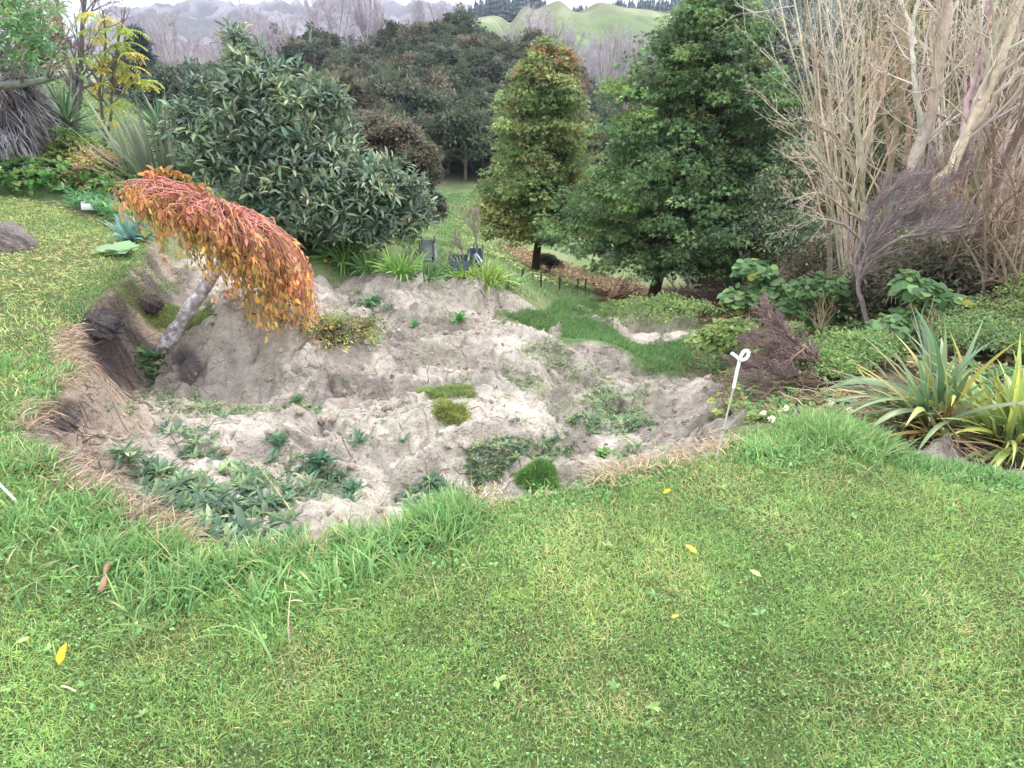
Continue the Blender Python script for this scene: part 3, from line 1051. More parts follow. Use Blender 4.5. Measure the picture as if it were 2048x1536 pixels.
def edge_grass():
    rng = np.random.default_rng(2)
    mb = MB()
    # shaggy unmown grass along the broken edge; (edge index range, height, amount, inset, colours)
    g1, g2, g3 = S(116, 150, 92), S(138, 166, 104), S(98, 134, 84)
    tan = S(186, 170, 134)
    for i0, i1, hg, per_m, inset, w in ((13, 20, .15, 5200, .30, (4, 4, 3, .5)), (10, 13, .12, 4200, .40, (4, 4, 3, 1)), (5, 10, .10, 3000, .40, (5, 3, 2, 2)),
                                        (20, 24, .05, 2600, .16, (3, 2, 2, 2)), (24, 30, .11, 5200, .34, (3, 6, 2, .3)), (30, 33, .06, 4200, .14, (3, 3, 5, .3)), (0, 5, .05, 1500, .25, (3, 2, 3, 3))):
        pts = EDGE[i0:i1 + 1] if i1 < len(EDGE) else EDGE[i0:]
        seg = np.linalg.norm(np.diff(pts, axis=0), axis=1)
        n = int(seg.sum() * per_m)
        s = rng.choice(len(seg), n, p=seg / seg.sum())
        t = rng.uniform(size=n)
        e = pts[s] + (pts[s + 1] - pts[s]) * t[:, None]
        dv = unit(pts[s + 1] - pts[s])
        inn = np.stack([dv[:, 1], -dv[:, 0]], 1)
        chk = lawn_sd(e[:, 0] + inn[:, 0] * .05, e[:, 1] + inn[:, 1] * .05) > 0
        inn = np.where(chk[:, None], inn, -inn)
        off = np.abs(rng.normal(0, .55, n)) * inset - .03
        p = e + inn * off[:, None] + rng.normal(size=(n, 2)) * .03
        tuft = sstep(-.35, .5, fbm(p[:, 0] * 4, p[:, 1] * 4, 3, 111))
        keep = rng.uniform(size=n) < .35 + .65 * tuft
        p, off, inn, tuft = p[keep], off[keep], inn[keep], tuft[keep]
        n = len(p)
        z = gz(p)
        z = np.where(off < .03, np.maximum(z, -.06), z)
        P = np.stack([p[:, 0], p[:, 1], z - .005], 1)
        col = jitter(pick([g1, g2, g3, tan], w, n, rng), n, .16, rng)
        a = np.arctan2(-inn[:, 1], -inn[:, 0]) + rng.normal(size=n) * 1.5
        L = hg * rng.uniform(.45, 1.25, n) * (.6 + .6 * tuft)
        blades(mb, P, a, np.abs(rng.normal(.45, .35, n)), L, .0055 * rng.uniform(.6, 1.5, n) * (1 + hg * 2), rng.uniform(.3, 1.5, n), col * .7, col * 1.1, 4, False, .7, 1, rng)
        m = int(n * .16)
        k = rng.choice(n, m)
        leaves(mb, P[k] + np.stack([rng.normal(size=m) * .02, rng.normal(size=m) * .02, L[k] * .35], 1), rdir(m, rng) * [1, 1, .4], rdir(m, rng) * .5 + [0, 0, 1], .02 * rng.uniform(.7, 1.4, m), .016,
               jitter(S(116, 162, 100), m, .18, rng), "diamond")
    tag(mb.build("edge_grass", M_GRASS), kind="stuff")
    # dead thatch and roots hanging over the break
    mb = MB()
    for i0, i1, per_m, L0, cols in ((20, 25, 2400, .07, [S(196, 178, 152), S(184, 164, 138), S(164, 144, 118)]), (4, 14, 1300, .11, [S(196, 176, 150), S(164, 144, 124), S(128, 110, 98)]),
                                    (13, 18, 1100, .08, [S(186, 166, 132), S(150, 128, 100)])):
        pts = EDGE[i0:i1 + 1]
        seg = np.linalg.norm(np.diff(pts, axis=0), axis=1)
        n = int(seg.sum() * per_m)
        s = rng.choice(len(seg), n, p=seg / seg.sum())
        e = pts[s] + (pts[s + 1] - pts[s]) * rng.uniform(size=(n, 1))
        dv = unit(pts[s + 1] - pts[s])
        inn = np.stack([dv[:, 1], -dv[:, 0]], 1)
        chk = lawn_sd(e[:, 0] + inn[:, 0] * .05, e[:, 1] + inn[:, 1] * .05) > 0
        inn = np.where(chk[:, None], inn, -inn)
        keep = 1.3 * fbm(e[:, 0] * 3.5, e[:, 1] * 3.5, 3, 121) + rng.uniform(-.4, .6, n) > .0
        e, inn = e[keep] + inn[keep] * rng.normal(0, .05, (keep.sum(), 1)), inn[keep]
        n = len(e)
        P = np.stack([e[:, 0], e[:, 1], rng.uniform(-.07, .004, n)], 1)
        a = np.arctan2(-inn[:, 1], -inn[:, 0]) + rng.normal(size=n) * .7
        c = jitter(pick(cols, [1] * len(cols), n, rng), n, .15, rng)
        blades(mb, P, a, rng.uniform(.9, 2.2, n), L0 * rng.uniform(.4, 1.3, n), .0045 * rng.uniform(.6, 1.4, n), rng.uniform(.3, 1.4, n), c * .9, c, 3, False, .8, 1, rng)
    tag(mb.build("dry_grass", M_GRASS), kind="stuff")


edge_grass()


def poly_points(poly, n, rng):
    poly = np.asarray(poly, float)
    lo, hi = poly.min(0), poly.max(0)
    out = []
    k = 0
    while k < n:
        q = rng.uniform(lo, hi, (n * 2, 2))
        _, ins = seg_dist(q[:, 0], q[:, 1], poly)
        out.append(q[ins])
        k += ins.sum()
    return np.concatenate(out)[:n]


def slope_grass():
    """rough grass on the slope below the garden and under the trees."""
    rng = np.random.default_rng(3)
    mb = MB()
    g = [S(90, 124, 74), S(110, 140, 86), S(140, 152, 104), S(80, 112, 70)]
    for px, n, L, W, w in (([(1000, 622), (1090, 625), (1120, 600), (1190, 600), (1215, 640), (1260, 690), (1380, 680), (1390, 740), (1300, 745), (1225, 690), (1110, 665), (1050, 650)], 34000, .09, .010, (5, 3, 1, 3)),
                           ([(760, 470), (880, 440), (1000, 490), (1090, 550), (1180, 580), (1190, 610), (1080, 610), (1000, 575), (880, 540), (820, 530)], 34000, .10, .014, (3, 4, 3, 1)),
                           ([(860, 385), (950, 385), (990, 480), (880, 470), (840, 440)], 16000, .16, .03, (4, 4, 3, 1)),
                           ([(1180, 590), (1320, 620), (1480, 640), (1420, 690), (1330, 640), (1200, 635)], 5000, .09, .012, (1, 2, 4, 1)),
                           ([(205, 560), (250, 548), (330, 606), (425, 618), (428, 652), (380, 672), (330, 668), (285, 650), (235, 605)], 9000, .035, .006, (1, 2, 4, 2)),
                           ([(170, 605), (250, 520), (300, 500), (420, 560), (330, 600), (250, 560)], 4000, .05, .007, (1, 2, 4, 3))):
        p = poly_points(area(px), n, rng)
        cl = fbm(p[:, 0] * 1.6, p[:, 1] * 1.6, 3, 131) + rng.uniform(-.5, .7, n)
        p = p[cl > -.1]
        n = len(p)
        P = np.column_stack([p, gz(p) - .01])
        c = jitter(pick(g, w, n, rng), n, .18, rng)
        k = 1 + .7 * fbm(p[:, 0] * .9, p[:, 1] * .9, 3, 132)
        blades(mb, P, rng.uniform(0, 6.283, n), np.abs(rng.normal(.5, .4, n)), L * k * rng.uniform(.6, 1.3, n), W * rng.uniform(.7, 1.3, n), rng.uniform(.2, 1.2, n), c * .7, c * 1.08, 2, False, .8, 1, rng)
    # meadow grass beyond: the terrace at the left
    p = poly_points([(-30, 13), (-5, 13.5), (-4, 22), (-12, 50), (-40, 50)], 60000, rng)
    P = np.column_stack([p, gz(p) - .02])
    n = len(p)
    c = jitter(pick([S(106, 126, 84), S(132, 142, 100), S(92, 114, 76)], (3, 3, 2), n, rng), n, .16, rng)
    blades(mb, P, rng.uniform(0, 6.283, n), np.abs(rng.normal(.5, .4, n)), .22 * rng.uniform(.6, 1.3, n), .04, rng.uniform(.2, 1.2, n), c * .75, c * 1.05, 2, False, .8, 1, rng)
    tag(mb.build("slope_grass", M_GRASS), kind="stuff")


slope_grass()


def slip_weeds():
    rng = np.random.default_rng(4)
    mb = MB()
    dk, md, lt = S(90, 114, 92), S(112, 134, 100), S(142, 162, 118)
    ol = S(156, 158, 122)
    for px, n, L, w, per in (([(250, 940), (330, 930), (400, 965), (480, 1000), (590, 985), (600, 1060), (500, 1105), (410, 1075), (300, 1010)], 430, .085, (4, 3, 1, 0), 7),
                             ([(430, 930), (500, 905), (560, 895), (655, 925), (740, 980), (725, 1010), (600, 985), (480, 975)], 210, .08, (5, 3, 1, 0), 7),
                             ([(770, 925), (870, 930), (930, 965), (960, 1000), (850, 1012), (780, 980)], 300, .07, (4, 4, 1, 0), 7),
                             ([(930, 880), (1000, 870), (1060, 890), (1140, 880), (1160, 905), (1060, 930), (940, 955)], 800, .040, (4, 4, 2, 2), 6),
                             ([(1130, 862), (1200, 850), (1300, 850), (1310, 875), (1230, 900), (1150, 895)], 700, .040, (3, 5, 2, 2), 6),
                             ([(1180, 790), (1250, 770), (1290, 840), (1270, 870), (1190, 860)], 600, .040, (1, 4, 4, 1), 6),
                             ([(980, 745), (1060, 700), (1120, 690), (1180, 760), (1190, 830), (1120, 820), (1040, 780)], 1900, .030, (1, 3, 2, 5), 5),
                             ([(1090, 700), (1180, 720), (1300, 790), (1290, 830), (1190, 800)], 1000, .028, (1, 3, 2, 5), 5),
                             ([(1200, 925), (1230, 900), (1280, 905), (1240, 940)], 60, .06, (1, 4, 4, 0), 7),
                             ([(180, 790), (330, 775), (420, 800), (560, 790), (640, 800), (660, 825), (520, 830), (400, 850), (300, 835), (210, 830)], 700, .042, (2, 4, 2, 3), 6),
                             ([(330, 850), (420, 880), (460, 920), (360, 905), (300, 880)], 90, .065, (4, 3, 1, 1), 6),
                             ([(600, 640), (680, 620), (750, 650), (770, 690), (690, 690), (630, 665)], 180, .06, (2, 3, 3, 2), 6),
                             ([(960, 630), (1050, 650), (1090, 690), (1010, 665)], 260, .04, (1, 3, 4, 2), 6),
                             ([(690, 595), (770, 600), (790, 630), (720, 640)], 160, .06, (4, 3, 1, 1), 6),
                             ([(260, 690), (330, 690), (330, 760), (280, 770)], 70, .07, (3, 3, 2, 0), 6),
                             ([(150, 850), (400, 780), (900, 760), (1400, 800), (1400, 880), (900, 960), (500, 1050)], 220, .045, (3, 3, 2, 2), 6)):
        p = poly_points(area(px), int(n * 1.7), rng)
        keep = fbm(p[:, 0] * 5, p[:, 1] * 5, 2, 141) + rng.uniform(-.5, .5, len(p)) > -.12
        p = p[keep][:n]
        P = np.column_stack([p, gz(p)])
        c = pick([dk, md, lt, ol], w, len(p), rng)
        rosette(mb, P, per, L * rng.uniform(.6, 1.4, len(p)), .24, c, rng, "lance", (.05, .9))
    tag(mb.build("weeds", M_LEAF), kind="stuff")
    # rootlets and dead runners lying over the clay
    mb = MB()
    p = poly_points(A_CLAY, 2600, rng)
    q = poly_points(area([(130, 620), (240, 640), (330, 720), (300, 800), (180, 860), (210, 960), (130, 900), (80, 830), (140, 740)]), 700, rng)
    p = np.concatenate([p, q])
    p = p[(fbm(p[:, 0] * 1.3, p[:, 1] * 1.3, 3, 145) + rng.uniform(-.5, .5, len(p)) > .02) & (lawn_sd(p[:, 0], p[:, 1]) < -.1)]
    n = len(p)
    P = np.column_stack([p, gz(p) + .01])
    PT = walk(P, rng.normal(size=(n, 3)) * [1, 1, .1], .16 * np.exp(rng.normal(size=n) * .6), 7, .3, 0, rng)
    PT[:, :, 2] = gz(PT.reshape(-1, 3)[:, :2]).reshape(n, 7) + .004
    tubes(mb, PT, (.0022 * rng.uniform(.5, 1.7, n))[:, None] * np.linspace(1, .5, 7), 4, jitter(pick([S(122, 102, 88), S(98, 84, 76), S(156, 138, 118)], (3, 3, 2), n, rng), n, .15, rng))
    tag(mb.build("rootlets", M_TWIG), kind="stuff")
    # crumbs of clay lying about
    mb = MB()
    p = poly_points(A_CLAY, 2600, rng)
    p = p[(fbm(p[:, 0] * 1.5, p[:, 1] * 1.5, 3, 151) + rng.uniform(-.5, .5, len(p)) > .0) & (lawn_sd(p[:, 0], p[:, 1]) < -.15)]
    n = len(p)
    ico = np.array([(0, 0, 1), (.9, 0, .35), (.28, .85, .4), (-.72, .53, .4), (-.72, -.53, .3), (.28, -.85, .38), (.6, .5, -.5), (-.3, .8, -.5), (-.9, 0, -.5), (-.2, -.8, -.5), (.7, -.5, -.5)])
    fc = np.array([(0, 1, 2), (0, 2, 3), (0, 3, 4), (0, 4, 5), (0, 5, 1), (1, 6, 2), (2, 7, 3), (3, 8, 4), (4, 9, 5), (5, 10, 1), (2, 6, 7), (3, 7, 8), (4, 8, 9), (5, 9, 10), (1, 10, 6)])
    r = .008 * np.exp(rng.gamma(1.2, .55, n))
    r = np.minimum(r, .034)
    v = ico[None] * (1 + rng.normal(size=(n, 11, 1)) * .26) * r[:, None, None] * (1 + rng.normal(size=(n, 1, 3)) * .2)
    a = rng.uniform(0, 6.28, n)
    ca, sa = np.cos(a)[:, None], np.sin(a)[:, None]
    v = np.stack([v[..., 0] * ca - v[..., 1] * sa, v[..., 0] * sa + v[..., 1] * ca, v[..., 2] * .8], -1)
    v = v + np.column_stack([p, gz(p) + r * .2])[:, None]
    c = jitter(pick([S(206, 190, 170), S(178, 158, 142), S(150, 134, 124)], (4, 3, 1), n, rng), n, .1, rng, .02)
    mb.add(v.reshape(-1, 3), ((np.arange(n) * 11)[:, None, None] + fc[None]).reshape(-1, 3), np.repeat(c, 11, 0))
    tag(mb.build("clay_rubble", M_GROUND, smooth=True), kind="stuff")


slip_weeds()
# ------------------------------------------------------------------ things close by
def dome(mb, c, rx, ry, rz, col, rng, nu=40, nv=16, amp=.15, fr=3.0, sd=0):
    th = np.linspace(0, 2 * math.pi, nu, endpoint=False)
    ph = np.linspace(0.02, math.pi / 2 + .5, nv)
    A, Bq = np.meshgrid(th, ph)
    x, y, z = np.sin(Bq) * np.cos(A), np.sin(Bq) * np.sin(A), np.cos(Bq)
    k = 1 + amp * fbm(x * fr + 3 * z + sd, y * fr + z * 2, 4, 160 + sd)
    v = np.stack([c[0] + x * rx * k, c[1] + y * ry * k, c[2] + z * rz * k], -1).reshape(-1, 3)
    i = np.arange(nu * nv).reshape(nv, nu)
    f = np.stack([i[:-1], i[1:], np.roll(i, -1, 1)[1:], np.roll(i, -1, 1)[:-1]], -1).reshape(-1, 4)
    cc = np.clip(np.asarray(col) * (1 + .3 * fbm(v[:, 0] * 9, v[:, 1] * 9 + v[:, 2] * 7, 3, 165 + sd))[:, None], .01, .9)
    mb.add(v, f, cc)
    return v


def pigtail_stake():
    b = at_z(1435, 906, 0.0)
    Yb = b[1]
    q = lambda u, v, dy=0.0: at(u, v, Yb + .03 + dy)
    t = thing("pigtail_stake", "white looped pigtail fence stake leaning at the edge of the lawn", "fence stake", b)
    top, mid = q(1478, 722), q(1467, 776)
    mb = MB()
    tubes(mb, spline([b - (mid - b) * .15, b, b * .5 + mid * .5, mid], 8)[None], .0042, 8, S(196, 196, 190))
    mb.build("shaft", M_STEEL, t)
    mb = MB()
    tubes(mb, spline([b + (mid - b) * .36, b + (mid - b) * .38], 2)[None], .0065, 8, S(120, 110, 100), True)
    mb.build("foot_ring", M_STEEL, t)
    mb = MB()
    pts = [mid, mid * .5 + top * .5, q(1477, 730), q(1480, 717, .004), q(1486, 705, .010), q(1493, 701, .013), q(1497, 706, .010), q(1494, 715, .002), q(1486, 720, -.010), q(1479, 719, -.014),
           q(1472, 713, -.012), q(1463, 706, -.008)]
    P = spline(pts, 60)
    tubes(mb, P[None], .0078, 12, S(244, 244, 242), True)
    mb.build("insulator", M_PLASTIC, t)


pigtail_stake()


def near_bits():
    rng = np.random.default_rng(5)
    # slim white rod lying in the grass at the left edge
    a, b = G(-70, 915) + [0, 0, .09], G(36, 1012) + [0, 0, .03]
    mb = MB()
    tubes(mb, spline([a, a * .5 + b * .5, b], 6)[None], .006, 8, S(212, 220, 226), True)
    tag(mb.build("white_rod", M_PLASTIC, base=b), "slim white rod slanting into the long grass beside the slip", "rod")
    # broken stick
    a, b = G(203, 1192) + [0, 0, .02], G(226, 1146) + [0, 0, .05]
    mb = MB()
    P = spline([a, a * .6 + b * .4 + [.004, 0, .004], a * .3 + b * .7 + [-.003, 0, 0], b], 14)
    tubes(mb, P[None], (.009 + .004 * np.sin(np.linspace(0, 9, 14)))[None], 9, S(150, 122, 100), True)
    tag(mb.build("stick", M_WOOD, base=a), "short brown broken stick lying where long grass meets the mown lawn", "stick")
    # straw stalk fallen over the weeds
    a, b = G(510, 945) + [0, 0, .10], G(585, 1036) + [0, 0, .05]
    mb = MB()
    P = spline([a, a * .5 + b * .5 + [0, 0, .02], b], 10)
    tubes(mb, P[None], np.linspace(.002, .0038, 10)[None], 6, S(206, 190, 136), True)
    tag(mb.build("straw_stalk", M_TWIG, base=b), "long pale straw stalk lying across the dark weeds in the slip", "stalk")
    # fallen leaves on the lawn
    Y1, Y2, PG, OR = S(226, 178, 58), S(214, 190, 84), S(188, 200, 128), S(204, 148, 86)
    for (u, v, px, az, c, lab) in ((135, 1318, 50, 1.5, Y1, "large golden yellow leaf standing up in the lawn near the corner"),
                                   (1333, 991, 24, .4, Y1, "small curled bright yellow leaf on the lawn in front of the stake"),
                                   (1380, 1107, 34, 2.3, Y2, "long narrow yellow leaf on the lawn below the curled yellow leaf"),
                                   (1508, 1156, 30, 2.5, PG, "pale green fallen leaf lying near the narrow yellow leaf"),
                                   (519, 1211, 24, 1.4, OR, "small orange leaf on the lawn at the foot of the long grass"),
                                   (52, 1290, 26, .5, PG, "pale yellow green leaf beside the large golden leaf"),
                                   (277, 1256, 16, 1.9, PG, "tiny pale leaf lying between the stick and the orange leaf"),
                                   (1349, 1242, 20, .2, Y2, "small yellow leaf alone in the middle of the mown lawn"),
                                   (676, 1194, 18, .3, S(214, 196, 130), "straw coloured leaf scrap just right of the orange leaf"),
                                   (1040, 1420, 22, 1.2, S(120, 100, 80), "dark brown leaf scrap sunk in the nearest lawn")):
        p = G(u, v) + [0, 0, .022]
        L = px * .85 / ppm(u, v, p[1])
        mb = MB()
        up = .9 if "standing" in lab else .25
        leaves(mb, p[None] - .5 * L * np.array([[math.cos(az), math.sin(az), up * .3]]), np.array([[math.cos(az), math.sin(az), up]]), np.array([[.2, -.6, 1.0]]), L, L * .42, c[None], "lance")
        tag(mb.build("fallen_leaf", M_LEAF, base=p), lab, "leaf", "fallen leaves on the near lawn")
    # dry twig scrap
    mb = MB()
    p = G(130, 1386) + [0, 0, .03]
    e = G(158, 1396) + [0, 0, .03]
    tubes(mb, spline([p, (p + e) / 2 + [0, 0, .006], e], 6)[None], .0028, 6, S(222, 208, 160), True)
    tag(mb.build("twig", M_TWIG, base=p), "tiny straw coloured twig lying on the mown lawn below the golden leaf", "twig")
    # pale leaf litter strewn over the lawn at the left: far too many to count
    mb = MB()
    p = poly_points([at_z(u, v, 0)[:2] for u, v in [(-200, 640), (130, 600), (215, 520), (260, 460), (230, 420), (150, 400), (-200, 400)]], 1500, rng)
    dens = fbm(p[:, 0] * .7, p[:, 1] * 1.1, 3, 171) + rng.uniform(-.5, .5, len(p)) + .5 * sstep(7, 4.5, p[:, 1])
    p = p[(dens > .05) & (lawn_sd(p[:, 0], p[:, 1]) > -.1)]
    n = len(p)
    P = np.column_stack([p, gz(p) + .045])
    az = rng.normal(0.2, .7, n)
    L = rng.uniform(.03, .075, n)
    leaves(mb, P, np.stack([np.cos(az), np.sin(az), rng.normal(size=n) * .1], 1), rng.normal(size=(n, 3)) * .25 + [0, 0, 1], L, L * .3, jitter(pick([S(186, 178, 116), S(172, 170, 118), S(160, 146, 98)], (3, 3, 2), n, rng), n, .12, rng), "diamond")
    # and under the two big trees
    p = poly_points(A_LITTER, 2600, rng)
    n = len(p)
    P = np.column_stack([p, gz(p) + .05])
    L = rng.uniform(.06, .15, n)
    leaves(mb, P, rdir(n, rng) * [1, 1, .2], rng.normal(size=(n, 3)) * .3 + [0, 0, 1], L, L * .7, jitter(pick([S(176, 156, 104), S(132, 102, 72), S(112, 84, 62)], (1, 3, 3), n, rng), n, .2, rng), "diamond")
    p = poly_points(area([(940, 400), (1060, 480), (1180, 570), (1100, 580), (960, 520), (900, 450)]), 900, rng)
    n = len(p)
    P = np.column_stack([p, gz(p) + .09])
    L = rng.uniform(.06, .14, n)
    leaves(mb, P, rdir(n, rng) * [1, 1, .2], rng.normal(size=(n, 3)) * .3 + [0, 0, 1], L, L * .6, jitter(S(176, 168, 112), n, .2, rng), "diamond")
    tag(mb.build("fallen_leaves", M_LEAF), kind="stuff")
    # turf clumps that slid down into the slip
    for (u, v, w, hpx, c0, lab, lip) in ((893, 796, 118, 40, S(122, 140, 84), "wide bright mossy turf clump sitting on the clay, the farther of two", 0),
                                         (906, 828, 74, 38, S(132, 144, 80), "smaller rounded yellow green turf clump in front of the wider one", 1),
                                         (1075, 960, 82, 34, S(94, 136, 72), "vivid green grass tuft tucked under the dry edge of the lawn", 2)):
        p = G(u, v)
        k = ppm(u, v, p[1])
        rx, ry, rz = w * .5 / k, w * .34 / k, hpx * .22 / k
        mb = MB()
        rr_, aa_ = np.meshgrid(np.linspace(0, 1, 12), np.linspace(0, 2 * math.pi, 48, endpoint=False))
        e_ = 1 + .5 * fbm(np.cos(aa_) * 1.6 + lip * 5, np.sin(aa_) * 1.6, 3, 181)
        gx, gy = p[0] + np.cos(aa_) * rr_ * rx * e_, p[1] + np.sin(aa_) * rr_ * ry * e_
        g3 = gz(np.column_stack([gx.ravel(), gy.ravel()])).reshape(gx.shape) + .03 * (1 - rr_ ** 3) - .03 * rr_ ** 3 + rz * np.sqrt(np.maximum(0, 1 - rr_ ** 2)) * .8
        ii = np.arange(gx.size).reshape(gx.shape)
        nx_ = np.roll(ii, -1, 0)
        mb.add(np.stack([gx, gy, g3], -1).reshape(-1, 3), np.stack([ii[:, :-1], ii[:, 1:], nx_[:, 1:], nx_[:, :-1]], -1).reshape(-1, 4), c0 * .55)
        n = int(9000 * rx / .2)
        a, r = rng.uniform(0, 6.283, n), rng.uniform(0, 1, n) ** .5
        ed = 1 + .5 * fbm(np.cos(a) * 1.6 + lip * 5, np.sin(a) * 1.6, 3, 181)
        x, y = np.cos(a) * r * rx * ed, np.sin(a) * r * ry * ed
        zg = gz(np.column_stack([p[0] + x, p[1] + y])) - p[2]
        z = zg + .035 + rz * np.sqrt(np.maximum(0, 1 - r * r)) * (1 + .3 * fbm((p[0] + x) * 9, (p[1] + y) * 9, 2, 182))
        P = p + np.stack([x, y, z - .03], 1)
        P[:, :2] += rng.normal(size=(n, 2)) * .012
        thin = fbm(P[:, 0] * 16, P[:, 1] * 16, 2, 183) + rng.uniform(-.3, .8, n) > -.05
        P, a, r = P[thin], a[thin], r[thin]
        n = len(P)
        col = jitter(pick([c0, c0 * 1.25, c0 * .75, S(168, 160, 104)], (3, 2, 2, .8), n, rng), n, .2, rng)
        blades(mb, P, a + rng.normal(size=n) * .8, .15 + r * .5 + np.abs(rng.normal(size=n)) * .35, .034 * rng.uniform(.4, 1.7, n), .0036, rng.uniform(0, 1.2, n), col * .75, col * 1.1, 3, False, .8, 1, rng)
        tag(mb.build("turf_clump", M_GRASS, base=p), lab, "turf clump", "turf clumps on the clay")
    # single weeds that stand out on the clay
    for (u, v, L, n, c, W, lab) in ((492, 1068, .15, 8, S(110, 136, 108), .28, "big spiny thistle rosette with long grey green leaves at the near end of the slip"),
                                    (716, 888, .10, 14, S(92, 130, 98), .28, "leafy green weed on the upper part of the pale clay mound"),
                                    (808, 884, .07, 12, S(92, 130, 98), .28, "small upright weed on the pale clay mound beside the leafy one"),
                                    (686, 764, .09, 12, S(88, 126, 92), .3, "single dark weed below the cracked clay face"),
                                    (918, 642, .12, 22, S(92, 142, 84), .34, "round bright green weed alone on the far clay ridge"),
                                    (746, 612, .16, 22, S(92, 130, 92), .4, "broad leaved green weed high on the far clay wall"),
                                    (830, 652, .10, 22, S(104, 140, 100), .22, "spiky tuft of weed on the clay below the far ridge"),
                                    (296, 722, .13, 20, S(92, 140, 90), .4, "leafy green plant growing in the dark hollow beside the leaning trunk"),
                                    (596, 806, .09, 24, S(100, 138, 84), .28, "low sprawling weed patch left of the mossy turf clumps"),
                                    (1208, 916, .09, 22, S(112, 156, 84), .3, "bright weed beside the smooth patch of silt"),
                                    (706, 985, .10, 16, S(92, 130, 104), .26, "grey green weed just behind the near clay lip"),
                                    (640, 935, .12, 20, S(84, 116, 94), .3, "dark thistle cluster hanging on the near clay slope"),
                                    (560, 895, .11, 18, S(92, 122, 96), .3, "dark thistle rosette at the top of the weed band")):
        p = G(u, v)
        mb = MB()
        rosette(mb, p[None], n, L * 1.1, W, c, rng, "lance", (.1, 1.0))
        if n > 16:
            rosette(mb, p[None] + [0, 0, L * .35], n // 2, L * .8, W, c * 1.1, rng, "lance", (.3, 1.2))
        tag(mb.build("weed_plant", M_LEAF, base=p), lab, "weed", "single weeds on the bare clay")


near_bits()


def slump_details():
    rng = np.random.default_rng(6)
    # dark heaps of topsoil broken off the lawn
    for (u, v, w, h, c, lab) in ((10, 500, 110, 62, S(152, 142, 136), "grey brown heap of dug soil on the lawn at the left edge"),
                                 (185, 640, 100, 30, S(112, 106, 107), "dark overhanging lump of topsoil with roots at the broken lawn edge"),
                                 (290, 600, 60, 16, S(112, 104, 104), "dark soil lump in the hollow behind the mossy turf"),
                                 (115, 825, 64, 26, S(148, 138, 134), "dark crumbling soil lump below the near turf edge")):
        p = G(u, v)
        k = ppm(u, v, p[1])
        mb = MB()
        dome(mb, p - [0, 0, .06], w * .5 / k, w * .36 / k, h * .85 / k + .03, c, rng, 110, 44, .38, 4.2, int(u) % 7)
        n = 380
        a, r = rng.uniform(0, 6.28, n), rng.uniform(.3, 1, n)
        P = p + np.stack([np.cos(a) * r * w * .45 / k, np.sin(a) * r * w * .38 / k, h / k * (.75 - .6 * r)], 1)
        cc = jitter(S(150, 134, 116), n, .25, rng)
        blades(mb, P, a, rng.uniform(.6, 1.8, n), .09 * rng.uniform(.4, 1.3, n), .003, rng.uniform(.4, 1.6, n), cc * .7, cc, 3, False, .5, 1, rng)
        tag(mb.build("soil_clod", M_GROUND, base=p), lab, "soil heap", "lumps of dark soil by the lawn")
    # roots torn out of the bank
    for i, (px, r, lab) in enumerate((([(160, 705), (250, 690), (330, 730), (420, 800)], .006, "long bare root trailing from the dark bank towards the weeds"),
                                      ([(145, 690), (200, 665), (235, 655), (280, 690), (300, 735)], .007, "forked brown root sticking out of the broken bank"),
                                      ([(175, 735), (260, 770), (330, 800)], .004, "thin root lying lowest in the dark hollow"),
                                      ([(150, 760), (200, 735), (245, 720)], .004, "short root poking out near the turf edge"),
                                      ([(420, 635), (520, 640), (600, 655)], .006, "root running along the top of the cracked clay face"))):
        q = [G(u, v) + [0, 0, .03 + .03 * (j % 2)] for j, (u, v) in enumerate(px)]
        mb = MB()
        P = spline(q, 22)
        P[1:-1] += rng.normal(size=(20, 3)) * .008
        tubes(mb, P[None], np.linspace(r, r * .35, 22)[None], 6, S(112, 92, 78))
        p2, dd, L, rr = sprout(P[None], np.full((1, 22), r), 7, .2, .9, .8, rng, .22, .45)
        W = walk(p2, dd, L, 6, .2, -.05, rng)
        W[:, :, 2] = np.maximum(W[:, :, 2], gz(W.reshape(-1, 3)[:, :2]).reshape(W.shape[:2]) + .008)
        tubes(mb, W, rr[:, None] * np.linspace(1, .4, 6), 4, S(112, 92, 78))
        tag(mb.build("bare_root", M_BARK, base=q[0]), lab, "root", "roots in the broken bank")
    # grass heads standing against the slip from the long grass
    for j, (u, v, u2, v2, lab) in enumerate(((826, 1040, 805, 905, "tall dry grass stem leaning left in front of the slip"), (855, 1035, 855, 925, "upright thin grass stem before the clay"),
                                             (880, 1030, 915, 900, "thin grass stem leaning right before the clay"), (940, 1005, 940, 880, "pale straight grass stem right of the tuft"),
                                             (1060, 985, 1000, 940, "bent straw stem above the dry fringe"), (960, 990, 1055, 925, "low slanting straw stem over the dry fringe"))):
        a = G(u, v)
        e = at(u2, v2, a[1] + .12)
        mb = MB()
        P = spline([a - [0, 0, .02], a * .55 + e * .45 + [.01, 0, .02], e], 12)
        tubes(mb, P[None], np.linspace(.0016, .0008, 12)[None], 4, S(176, 170, 122))
        n = 14
        k = rng.integers(8, 12, n)
        leaves(mb, P[k], rdir(n, rng) * .5 + unit(e - a), rdir(n, rng), .016, .004, jitter(S(190, 180, 134), n, .1, rng), "diamond")
        tag(mb.build("grass_stem", M_TWIG, base=a), lab, "grass stem", "seeding grass stems by the slip")


slump_details()


